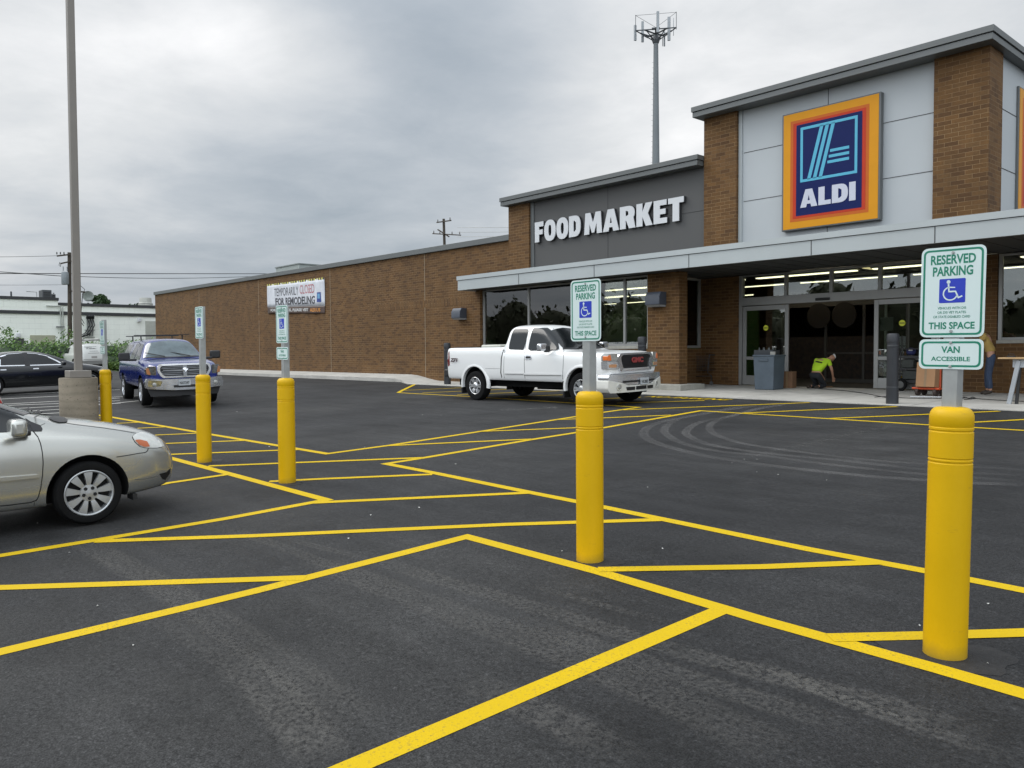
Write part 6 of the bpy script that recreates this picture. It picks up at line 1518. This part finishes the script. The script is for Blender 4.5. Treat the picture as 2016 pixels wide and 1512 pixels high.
C.dec('rear_bumper', rnd([(-.80, .34), (.80, .34), (.80, .56), (-.80, .56)], .04), C.ffn(.03, -1), mat('bumper_grey', (.20, .20, .19), .6), .1, back=(.03, 0, 0))
mb = MB()
for txt, y, z, w_, h_t in (("C", .42, 1.38, .07, .09), ("P", .32, 1.28, .07, .10)):
    vs, fs = text_mb(txt, w_, h_t, .01)
    mb.add([C.hit(Vector((-6, y-a, z+b)), Vector((1, 0, 0)), .006) or Vector((-2.3, y-a, z+b)) for a, b in vs], fs, 0)
for (y0, y1, z) in ((.36, -.22, 1.385), (.36, .05, 1.36), (.25, -.12, 1.285), (.25, -.20, 1.26), (.22, -.26, 1.12)):
    k = 14
    for i in range(k):
        ya = y0+(y1-y0)*i/k; yb = ya+(y1-y0)/k*.7
        q = [C.hit(Vector((-6, yy, zz)), Vector((1, 0, 0)), .006) for yy, zz in ((ya, z-.012), (yb, z-.012), (yb, z+.012), (ya, z+.012))]
        if all(q): mb.add(q, [(0, 1, 2, 3)], 0)
mb.build('door_lettering', m_trim, parent=rt, fixn=False)
mb = MB()
for x in (-.2, -1.5): mb.bar((x, -.72, 1.78), (x, .72, 1.78), .05); mb.bar((x, -.66, 1.58), (x, -.66, 1.78), .04); mb.bar((x, .66, 1.58), (x, .66, 1.78), .04)
for y in (-.25, .05): mb.bar((.6, y, 1.83), (-2.1, y, 1.83), .05)
for k in range(9): mb.bar((.5-.3*k, -.25, 1.83), (.5-.3*k, .05, 1.83), .03)
mb.tube([(.4, .45, 1.85), (-1.9, .45, 1.85)], .06, 8); mb.tube([(.9, -.5, 1.84), (-1.7, -.5, 1.84)], .05, 8)
mb.build('ladder_rack', mat('rack_pale', (.38, .38, .36), .6), parent=rt)

# ------------------------------------------------------------------ people
def skin(name, joints, edges, mt, parent=None, lv=2, root=None):
    names = list(joints); me = bpy.data.meshes.new(name)
    me.from_pydata([joints[k][:3] for k in names], [(names.index(a), names.index(b)) for a, b in edges], [])
    bm = bmesh.new(); bm.from_mesh(me); l = bm.verts.layers.skin.verify(); bm.verts.ensure_lookup_table()
    for i, k in enumerate(names):
        r = joints[k][3]; r = (r, r) if not isinstance(r, tuple) else r
        bm.verts[i][l].radius = r; bm.verts[i][l].use_root = (k == (root or names[0]))
    bm.to_mesh(me); bm.free()
    ob = bpy.data.objects.new('tmp', me); COL.objects.link(ob); m = ob.modifiers.new('s', 'SKIN'); m.use_smooth_shade = True
    s = ob.modifiers.new('u', 'SUBSURF'); s.levels = s.render_levels = lv
    out = eval_mesh(ob); bpy.data.objects.remove(ob); out.materials.clear(); out.materials.append(mt); out.name = name
    return mesh_obj(name, out, parent, 60)
m_skin = mat('skin_tone', (.42, .22, .14), .55, var=.08)
def hand(J, E, base, wrist, dirv, palm, curl):
    "five fingers: chains rooted in the palm"
    d = Vector(dirv).normalized(); n = Vector(palm).normalized(); sd_ = d.cross(n).normalized(); w = Vector(J[wrist][:3])
    pc = w+d*.05; J[base+'p'] = (*pc, (.030, .018)); E.append((wrist, base+'p'))
    for k, (off, L) in enumerate(((-.03, .062), (-.010, .075), (.010, .078), (.03, .068))):
        a = pc+d*.035+sd_*off; b = a+(d*.75+n*.35*curl)*L*.55; c = b+(d*.35+n*.9*curl)*L*.5
        J[f'{base}f{k}a'] = (*a, .0095); J[f'{base}f{k}b'] = (*b, .0085); J[f'{base}f{k}c'] = (*c, .007)
        E += [(base+'p', f'{base}f{k}a'), (f'{base}f{k}a', f'{base}f{k}b'), (f'{base}f{k}b', f'{base}f{k}c')]
    a = w+d*.03-sd_*.035; b = a+(d*.6-sd_*.5+n*.3)*.04; J[base+'t1'] = (*a, .011); J[base+'t2'] = (*b, .009); E += [(wrist, base+'t1'), (base+'t1', base+'t2')]
def person(root, S, shirt, trousers, shoes, hair, capmat=None, sleeve=.5, belt=None):
    """S: joint positions (local): pelvis, waist, chest, neck, head, sh/el/wr/hip/kn/an/toe L and R, facing 'f'"""
    J = {}; E = []
    V_ = {k: Vector(v) for k, v in S.items()}; f = V_.pop('f').normalized(); hd = V_.pop('hd').normalized()
    J['pelvis'] = (*V_['pelvis'], (.135, .10)); J['waist'] = (*V_['waist'], (.125, .095)); J['chest'] = (*V_['chest'], (.15, .11)); J['neck'] = (*V_['neck'], .055)
    E += [('pelvis', 'waist'), ('waist', 'chest'), ('chest', 'neck')]
    nk = V_['neck']; h0 = nk+hd*.07; J['jaw'] = (*(h0+f*.02), (.065, .07)); J['head'] = (*(h0+hd*.09), (.078, .092)); J['crown'] = (*(h0+hd*.155), (.06, .07)); E += [('neck', 'jaw'), ('jaw', 'head'), ('head', 'crown')]
    for s in 'LR':
        J['sh'+s] = (*V_['sh'+s], .058); J['el'+s] = (*V_['el'+s], .043); J['wr'+s] = (*V_['wr'+s], .028)
        E += [('chest', 'sh'+s), ('sh'+s, 'el'+s), ('el'+s, 'wr'+s)]
        J['hip'+s] = (*V_['hip'+s], .09); J['kn'+s] = (*V_['kn'+s], .06); J['an'+s] = (*V_['an'+s], .04); J['to'+s] = (*V_['to'+s], (.038, .03))
        E += [('pelvis', 'hip'+s), ('hip'+s, 'kn'+s), ('kn'+s, 'an'+s), ('an'+s, 'to'+s)]
        hand(J, E, 'h'+s, 'wr'+s, V_['wr'+s]-V_['el'+s], f*.3+Vector((0, 0, -1)), .8)
    skin('body', J, E, m_skin, root, 2)
    # face: nose, ears, eyes set on the head mesh
    mb = MB(); hc = Vector(J['head'][:3]); sdv = f.cross(hd).normalized()
    ff = (f-hd*f.dot(hd)).normalized()
    mb.tube([hc+ff*.085-hd*.005, hc+ff*.108-hd*.03, hc+ff*.092-hd*.04], [.008, .013, .008], 6)
    for s in (-1, 1): mb.tube([hc+sdv*s*.078+hd*.015, hc+sdv*s*.088, hc+sdv*s*.078-hd*.03], [.012, .014, .008], 6)
    mb.build('nose_and_ears', m_skin, parent=root, smooth=60)
    # shirt
    K = {}; D = []
    K['chest'] = (*V_['chest'], (.185, .13)); K['waist'] = (*V_['waist'], (.165, .125)); K['hem'] = (*(V_['waist']*.35+V_['pelvis']*.65), (.17, .135)); K['col'] = (*(V_['neck']*.75+V_['chest']*.25), .075)
    D += [('chest', 'waist'), ('waist', 'hem'), ('chest', 'col')]
    for s in 'LR':
        K['sh'+s] = (*V_['sh'+s], .078); K['sl'+s] = (*V_['sh'+s].lerp(V_['el'+s], sleeve), .066); D += [('chest', 'sh'+s), ('sh'+s, 'sl'+s)]
    sh = skin('shirt', K, D, shirt, root, 2, 'chest')
    K = {}; D = []
    K['p'] = (*V_['pelvis'], (.15, .115)); K['w'] = (*(V_['pelvis']*.6+V_['waist']*.4), (.15, .115)); D += [('p', 'w')]
    for s in 'LR':
        K['hip'+s] = (*V_['hip'+s], .105); K['kn'+s] = (*V_['kn'+s], .078); K['an'+s] = (*V_['an'+s].lerp(V_['kn'+s], .12), .062); D += [('p', 'hip'+s), ('hip'+s, 'kn'+s), ('kn'+s, 'an'+s)]
    skin('trousers', K, D, trousers, root, 2, 'p')
    for s in 'LR':
        a, t = V_['an'+s], V_['to'+s]; d = (t-a)
        skin('shoe', {'h': (*(a-d*.25), .045), 'a': (*a, .052), 't': (*(a+d*1.1), (.045, .036))}, [('h', 'a'), ('a', 't')], shoes, root, 2)
    skin('cap' if capmat else 'hair', {'a': (*(hc+hd*.035-ff*.02), (.088, .10)), 'b': (*(hc+hd*.10-ff*.012), (.07, .08))}, [('a', 'b')], capmat or hair, root, 2)
    return sh
m_denim = mat('blue_denim', (.035, .055, .10), .85, var=.3, scale=9, bump=.3); m_dkcloth = mat('dark_work_trousers', (.012, .014, .018), .85)
m_shoe = mat('brown_boot', (.035, .025, .018), .6)
# standing man, bent head, working at something behind the sign; faces left-away
g = gr(1948, 779); gzv = sz(g.x, g.y)
rt = empty('person', (g.x, g.y, gzv), (0, 0, math.atan2(-.35, -1.0)), 'man in a mustard yellow t-shirt and jeans standing bent forward beside the window', 'person')
#  local +x = facing direction, +y = his left
person(rt, dict(pelvis=(-.02, 0, 1.0), waist=(.0, 0, 1.14), chest=(.10, 0, 1.40), neck=(.24, 0, 1.56), f=(.6, 0, -.8), hd=(.85, 0, .35),
    shL=(.13, .19, 1.48), elL=(.30, .22, 1.24), wrL=(.52, .14, 1.20), shR=(.13, -.19, 1.48), elR=(.26, -.23, 1.23), wrR=(.50, -.14, 1.18),
    hipL=(-.02, .10, .93), knL=(.03, .12, .50), anL=(-.02, .13, .09), toL=(.13, .15, .035), hipR=(-.02, -.10, .93), knR=(.05, -.10, .50), anR=(.04, -.10, .09), toR=(.19, -.11, .035)),
    mat('mustard_shirt', (.42, .28, .08), .85, var=.15, scale=7, bump=.2), m_denim, m_shoe, mat('dark_hair', (.03, .02, .015), .8))
# kneeling worker in the doorway, back to us
g = gr(1607, 766); gzv = sz(g.x, g.y)
rt = empty('person', (g.x, g.y, gzv), (0, 0, R(84)), 'worker in a bright lime shirt and white cap kneeling in the open doorway', 'person')
sh = person(rt, dict(pelvis=(-.05, 0, .42), waist=(.03, 0, .56), chest=(.24, -.03, .77), neck=(.39, -.12, .86), f=(.5, -.2, -.85), hd=(.8, -.45, .35),
    shL=(.24, .17, .83), elL=(.36, .22, .58), wrL=(.48, .12, .36), shR=(.27, -.23, .80), elR=(.32, -.30, .56), wrR=(.48, -.24, .32),
    hipL=(-.04, .10, .38), knL=(.25, .13, .07), anL=(-.12, .14, .07), toL=(-.24, .14, .04), hipR=(-.04, -.10, .38), knR=(.24, -.13, .07), anR=(-.13, -.12, .07), toR=(-.25, -.12, .04)),
    mat('lime_hivis_shirt', (.42, .66, .02), .8, var=.1), m_dkcloth, m_shoe, None, mat('white_cap', (.55, .55, .53), .8), sleeve=.6)
# dark strip across the shoulders
me = sh.data; bv = BVHTree.FromPolygons([v.co.copy() for v in me.vertices], [tuple(p.vertices) for p in me.polygons])
def bk(u, v):
    d = Vector((1, 0, -.25)).normalized(); o = Vector((-1, u, v+.25)); h = bv.ray_cast(o, d)
    return h[0]+h[1]*.006 if h[0] is not None else None
panel('shirt_print', [(-.13, .76), (.10, .80), (.10, .845), (-.13, .805)], bk, (-.003, 0, 0), m_black, rt, .04)

# ------------------------------------------------------------------ props by the entrance
# grey bin with a carton tray on top
g = gr(1514, 767.5); z = sz(g.x, g.y)
rt = empty('rubbish_bin', (g.x, g.y, z), (0, 0, R(2)), 'square blue grey rubbish bin in front of the left sliding door', 'bin')
m_bin = mat('bin_blue_grey', (.085, .11, .135), .55, var=.15)
mb = MB(); q = lambda w, z_: [(-w, -w, z_), (w, -w, z_), (w, w, z_), (-w, w, z_)]
Q = q(.30, 0)+q(.335, .98)+q(.355, .985)+q(.355, 1.03)+q(.31, 1.03)+q(.28, .10)
mb.add(Q, [(0, 3, 2, 1)]+[(4*k+i, 4*k+(i+1) % 4, 4*k+4+(i+1) % 4, 4*k+4+i) for k in range(5) for i in range(4)]+[(20, 21, 22, 23)])
mb.build('bin_body', m_bin, parent=rt, bevel=.012)
for a in (-1, 1): mb = MB(); mb.box(-.15, .15, a*.348-.01, a*.348+.01, .84, .90); mb.build('hand_grip', m_bin, parent=rt, bevel=.01)
rt2 = empty('carton_tray', (g.x-.08, g.y, z+1.032), (0, 0, R(4)), 'dark tray of bottles and papers resting on top of the grey bin', 'tray')
mb = MB(); mb.box(-.30, .30, -.22, .22, 0, .02); mb.box(-.30, .30, -.22, -.205, .02, .14); mb.box(-.30, .30, .205, .22, .02, .14); mb.box(-.30, -.285, -.205, .205, .02, .14); mb.box(.285, .30, -.205, .205, .02, .14); mb.build('tray', mat('tray_dark', (.04, .045, .05), .6), parent=rt2)
for i in range(6): mb = MB(); x = -.2+.08*i; mb.lathe([(0, 0), (.03, 0), (.03, .13), (.012, .17), (.012, .20), (0, .2)], (x, -.08+.1*(i % 2), .021), n=10); mb.build('bottle', mat('bottle_glass', (.05, .06, .055), .2), parent=rt2, smooth=50)
mb = MB(); mb.box(-.05, .09, -.05, .05, 0, .09, T=Matrix.Translation((g.x+.22, g.y-.2, z+1.033)) @ Matrix.Rotation(.3, 4, 'Z')); mb.build('small_carton', mat('pale_carton', (.35, .34, .31), .8), label='small pale carton on the right rim of the grey bin', cat='box')
g2 = gr(1545, 765); z = sz(g2.x, g2.y)
rt = empty('cardboard_box', (g2.x+.05, g2.y+.15, z), (0, 0, R(8)), 'tall brown cardboard box on the ground right of the grey bin', 'box')
m_card = mat('cardboard', (.20, .11, .06), .85, var=.15); m_tape = mat('packing_tape', (.26, .17, .09), .4)
mb = MB(); mb.box(-.17, .17, -.17, .17, 0, .50); mb.build('carton', m_card, parent=rt, bevel=.006)
mb = MB(); mb.box(-.03, .03, -.173, -.1705, .0, .49); mb.box(-.03, .03, -.173, .173, .5015, .503); mb.build('tape', m_tape, parent=rt)
# shopping cart
g = gr(1378, 758.5); z = sz(g.x, g.y)
rt = empty('shopping_cart', (g.x, g.y+.2, z), (0, 0, R(185)), 'dark shopping cart parked in shade behind the brick pier', 'shopping cart')
m_cart = mat('cart_dark_wire', (.045, .05, .055), .45, .4)
mb = MB(); fr_ = []
for s in (-1, 1):
    mb.tube([(-.42, s*.24, .14), (-.45, s*.25, .30), (-.30, s*.25, .42), (-.36, s*.25, 1.0)], .014, 6); mb.tube([(.40, s*.2, .14), (.36, s*.21, .28), (-.45, s*.25, .30)], .014, 6)
mb.tube([(-.36, -.25, 1.0), (-.36, .25, 1.0)], .018, 8); mb.build('cart_frame', m_cart, parent=rt)
mb = MB()
for k in range(9):
    t = k/8; zz = .48+.46*t; xf = .42+.06*t; mb.tube([(-.36, -.25, zz+.03), (xf, -.20, zz), (xf, .20, zz), (-.36, .25, zz+.03), (-.36, -.25, zz+.03)], .005, 4)
for k in range(13):
    x = -.36+.78*k/12
    for s in (-1, 1): mb.tube([(x, s*(.24-.04*k/12), .48), (x+.02, s*(.25-.04*k/12), .96)], .004, 4)
    mb.tube([(x, -.24, .48), (x, .24, .48)], .004, 4)
mb.build('wire_basket', m_cart, parent=rt)
for x in (-.42, .40):
    for s in (-1, 1): mb = MB(); mb.lathe([(.02, -.015), (.062, -.015), (.065, 0), (.062, .015), (.02, .015)], (x, s*.22, .065), (0, 1, 0), 16); mb.cyl((x, s*.22, .065), (x, s*.22, .15), .012); mb.build('caster', mat('caster_grey', (.12, .12, .12), .6), parent=rt, smooth=40)
g = gr(1432, 757); z = sz(g.x, g.y)
rt = empty('plastic_bucket', (g.x, g.y-.1, z), (0, 0, 0), 'pale grey bucket on the ground against the recessed brick wall', 'bucket')
mb = MB(); mb.lathe([(0, 0), (.14, 0), (.165, .30), (.175, .31), (.175, .33), (.155, .33), (.13, .03), (0, .03)], n=24); mb.build('bucket_body', mat('bucket_grey', (.14, .14, .135), .6), parent=rt, smooth=40)
mb = MB(); mb.tube([(.172*math.cos(a), .172*math.sin(a)*.2-.16, .32-.12*math.sin(a)) for a in [R(x) for x in range(0, 181, 15)]], .004, 4); mb.build('bucket_handle', m_galv, parent=rt)
# orange hand truck with carton
g = gr(1826, 781); z = sz(g.x, g.y)
m_or = mat('orange_red_paint', (.55, .075, .02), .4, var=.15)
rt = empty('hand_truck', (g.x, g.y, z), (0, 0, R(-8)), 'orange red hand truck standing behind the nearest sign post', 'hand truck')
mb = MB(); mb.box(-.34, .32, -.05, .20, .17, .20); mb.tube([(-.36, -.06, .19), (.34, -.06, .19)], .03, 8)
for x in (-.28, .26): mb.tube([(x, .10, .18), (x*.95, .13, .6), (x*.8, .16, 1.18), (x*.5, .16, 1.32)], .024, 8)
mb.tube([(-.14, .16, 1.32), (.13, .16, 1.32)], .024, 8)
for zz in (.5, .85, 1.12): mb.tube([(-.25, .13, zz), (.23, .13, zz)], .018, 6)
mb.build('truck_frame', m_or, parent=rt, smooth=50)
for x in (-.24, .22): 
    for yy in (-.02, .28): mb = MB(); mb.lathe([(.02, -.03), (.09, -.035), (.10, -.02), (.10, .02), (.09, .035), (.02, .03)], (x, yy, .10), (1, 0, 0), 20); mb.cyl((x, yy, .10), (x, yy+.0, .18), .015); mb.build('caster', mat('caster_brown', (.05, .035, .03), .7), parent=rt, smooth=40)
rt = empty('cardboard_box', (g.x-.02, g.y-.02, z+.221), (R(-6), 0, R(-8)), 'brown cardboard box carried on the orange hand truck', 'box')
mb = MB(); mb.box(-.22, .26, -.12, .12, 0, .62); mb.build('carton', mat('cardboard_light', (.36, .20, .10), .85), parent=rt, bevel=.006)
mb = MB(); mb.box(-.01, .05, -.123, -.1205, 0, .61); mb.build('tape', m_tape, parent=rt)
# black wheeled tool cart with a blue bag
g = gr(1789, 771); z = sz(g.x, g.y)
rt = empty('tool_cart', (g.x, g.y, z), (0, 0, R(5)), 'black two wheeled tool cart between the black bollard and the orange hand truck', 'cart')
mb = MB(); mb.box(-.28, .30, .0, .4, .22, .30)
for x in (-.24, .26): mb.tube([(x, .02, .25), (x, .05, 1.05), (x, .0, 1.15)], .02, 6); mb.tube([(x, .38, .25), (x, .36, .95)], .02, 6)
mb.tube([(-.24, 0, 1.15), (.26, 0, 1.15)], .02, 6); mb.box(-.27, .29, .0, .4, .58, .62); mb.box(-.27, .29, .0, .4, .90, .96); mb.build('cart_frame', m_trim, parent=rt)
mb = MB(); mb.box(-.20, .22, .06, .34, .31, .56); mb.box(-.22, .10, .05, .33, .63, .86); mb.build('tool_case', mat('case_dark', (.03, .035, .03), .6, var=.5, scale=9), parent=rt, bevel=.02)
for x in (-.17,): mb = MB(); mb.lathe([(.03, -.03), (.11, -.04), (.165, -.04), (.175, 0), (.165, .04), (.11, .04), (.03, .03)], (x, -.10, .175), (.25, 1, 0), 28); mb.lathe([(0, -.045), (.10, -.04), (.10, -.03)], (x, -.10, .175), (.25, 1, 0), 20, 1); mb.build('cart_wheel', [m_rubber, mat('wheel_grey', (.10, .10, .095), .5)], parent=rt, smooth=40)
rt = empty('blue_bag', (g.x-.02, g.y+.18, z+.961), (0, 0, R(10)), 'dark blue bag with a pale patch on top of the black tool cart', 'bag')
skin('bag_body', {'a': (-.13, 0, .10, (.10, .10)), 'b': (0, 0, .13, (.13, .12)), 'c': (.13, 0, .10, (.10, .10))}, [('a', 'b'), ('b', 'c')], mat('bag_blue', (.025, .03, .11), .8, bump=.4, bscale=30), rt)
mb = MB(); mb.box(-.04, .06, -.135, -.128, .14, .19); mb.build('bag_patch', m_white, parent=rt)
# saw bench with plank top at the right edge
g = gr(1980, 797); z = sz(g.x, g.y)
rt = empty('work_table', (g.x+.08, g.y+.1, z), (0, 0, R(-4)), 'grey folding work table with a plank top at the right edge', 'table')
m_grey = mat('bench_grey', (.33, .35, .37), .5, var=.2)
mb = MB(); mb.box(-.25, 2.0, -.10, .75, .985, 1.02); mb.build('plank_top', mat('plywood', (.45, .29, .14), .7, var=.2, scale=6), parent=rt)
mb = MB(); mb.box(.02, 1.9, -.02, .03, .80, .98); mb.box(.02, 1.9, .62, .67, .80, .98); mb.build('apron', m_grey, parent=rt)
for (x0, x1, y0, y1) in ((-.03, .14, -.05, -.02), (1.7, 1.85, -.05, -.02), (.10, .22, .70, .66), (1.7, 1.9, .70, .66)):
    mb = MB(); mb.bar((x0, y0, .0), (x1, y1, .95), .09, .05, up=(0, 1, 0)); mb.build('table_leg', m_grey, parent=rt, bevel=.006)
mb = MB(); mb.bar((.10, -.0, .0), (.15, .02, .8), .06, .04); mb.build('table_leg', m_trim, parent=rt); mb = MB(); mb.bar((.62, .4, .02), (.95, .3, .8), .03); mb.build('brace', m_galv, parent=rt)
rt = empty('small_tool', (g.x+.0, g.y+.30, z+1.022), (0, 0, 0), 'small dark tool lying on the left end of the plank table', 'tool')
mb = MB(); mb.box(-.08, .08, -.03, .03, 0, .03); mb.tube([(-.06, 0, .03), (-.05, 0, .07), (.05, 0, .07), (.06, 0, .03)], .008, 6); mb.build('tool_body', m_trim, parent=rt, bevel=.006)
# cords and a dropped board
def cord(pts, label, r=.009):
    P_ = [gr(*p) for p in pts]; P_ = [Vector((p.x, p.y, sz(p.x, p.y)+.012)) for p in P_]
    Q = []
    for i in range(len(P_)-1):
        a = P_[max(i-1, 0)]; b = P_[i]; c = P_[i+1]; d = P_[min(i+2, len(P_)-1)]
        for j in range(5): t = j/5; Q.append(.5*((2*b)+(-a+c)*t+(2*a-5*b+4*c-d)*t*t+(-a+3*b-3*c+d)*t**3))
    mb = MB(); mb.tube(Q+[P_[-1]], r, 5); mb.build('power_cord', m_trim, label=label, cat='cord')
cord([(1610, 767), (1660, 771), (1700, 776), (1735, 783), (1745, 785)], 'thin dark cord running from the kneeling worker towards the black bollard')
cord([(1722, 784), (1745, 783), (1790, 786), (1850, 786.5), (1905, 786), (1960, 790), (2040, 794)], 'long dark cord along the sidewalk behind the nearest sign bollard')
cord([(1893, 788), (1900, 784), (1908, 787), (1914, 784), (1920, 787), (1898, 789)], 'small tangle of cord on the sidewalk near the work boots')
a = gr(1792, 783.5); b_ = gr(1852, 784.5); mb = MB(); mb.bar((a.x, a.y, sz(a.x, a.y)+.02), (b_.x, b_.y, sz(b_.x, b_.y)+.02), .09, .02); mb.build('white_board', m_white, label='thin white board lying on the sidewalk below the hand truck', cat='board')
a = gr(1622, 763.5); mb = MB(); mb.box(a.x-.12, a.x+.25, a.y-.06, a.y+.06, sz(a.x, a.y)+.002, sz(a.x, a.y)+.03); mb.build('wood_offcut', m_card, label='short wood offcut on the floor right of the kneeling worker', cat='offcut')
adopt()
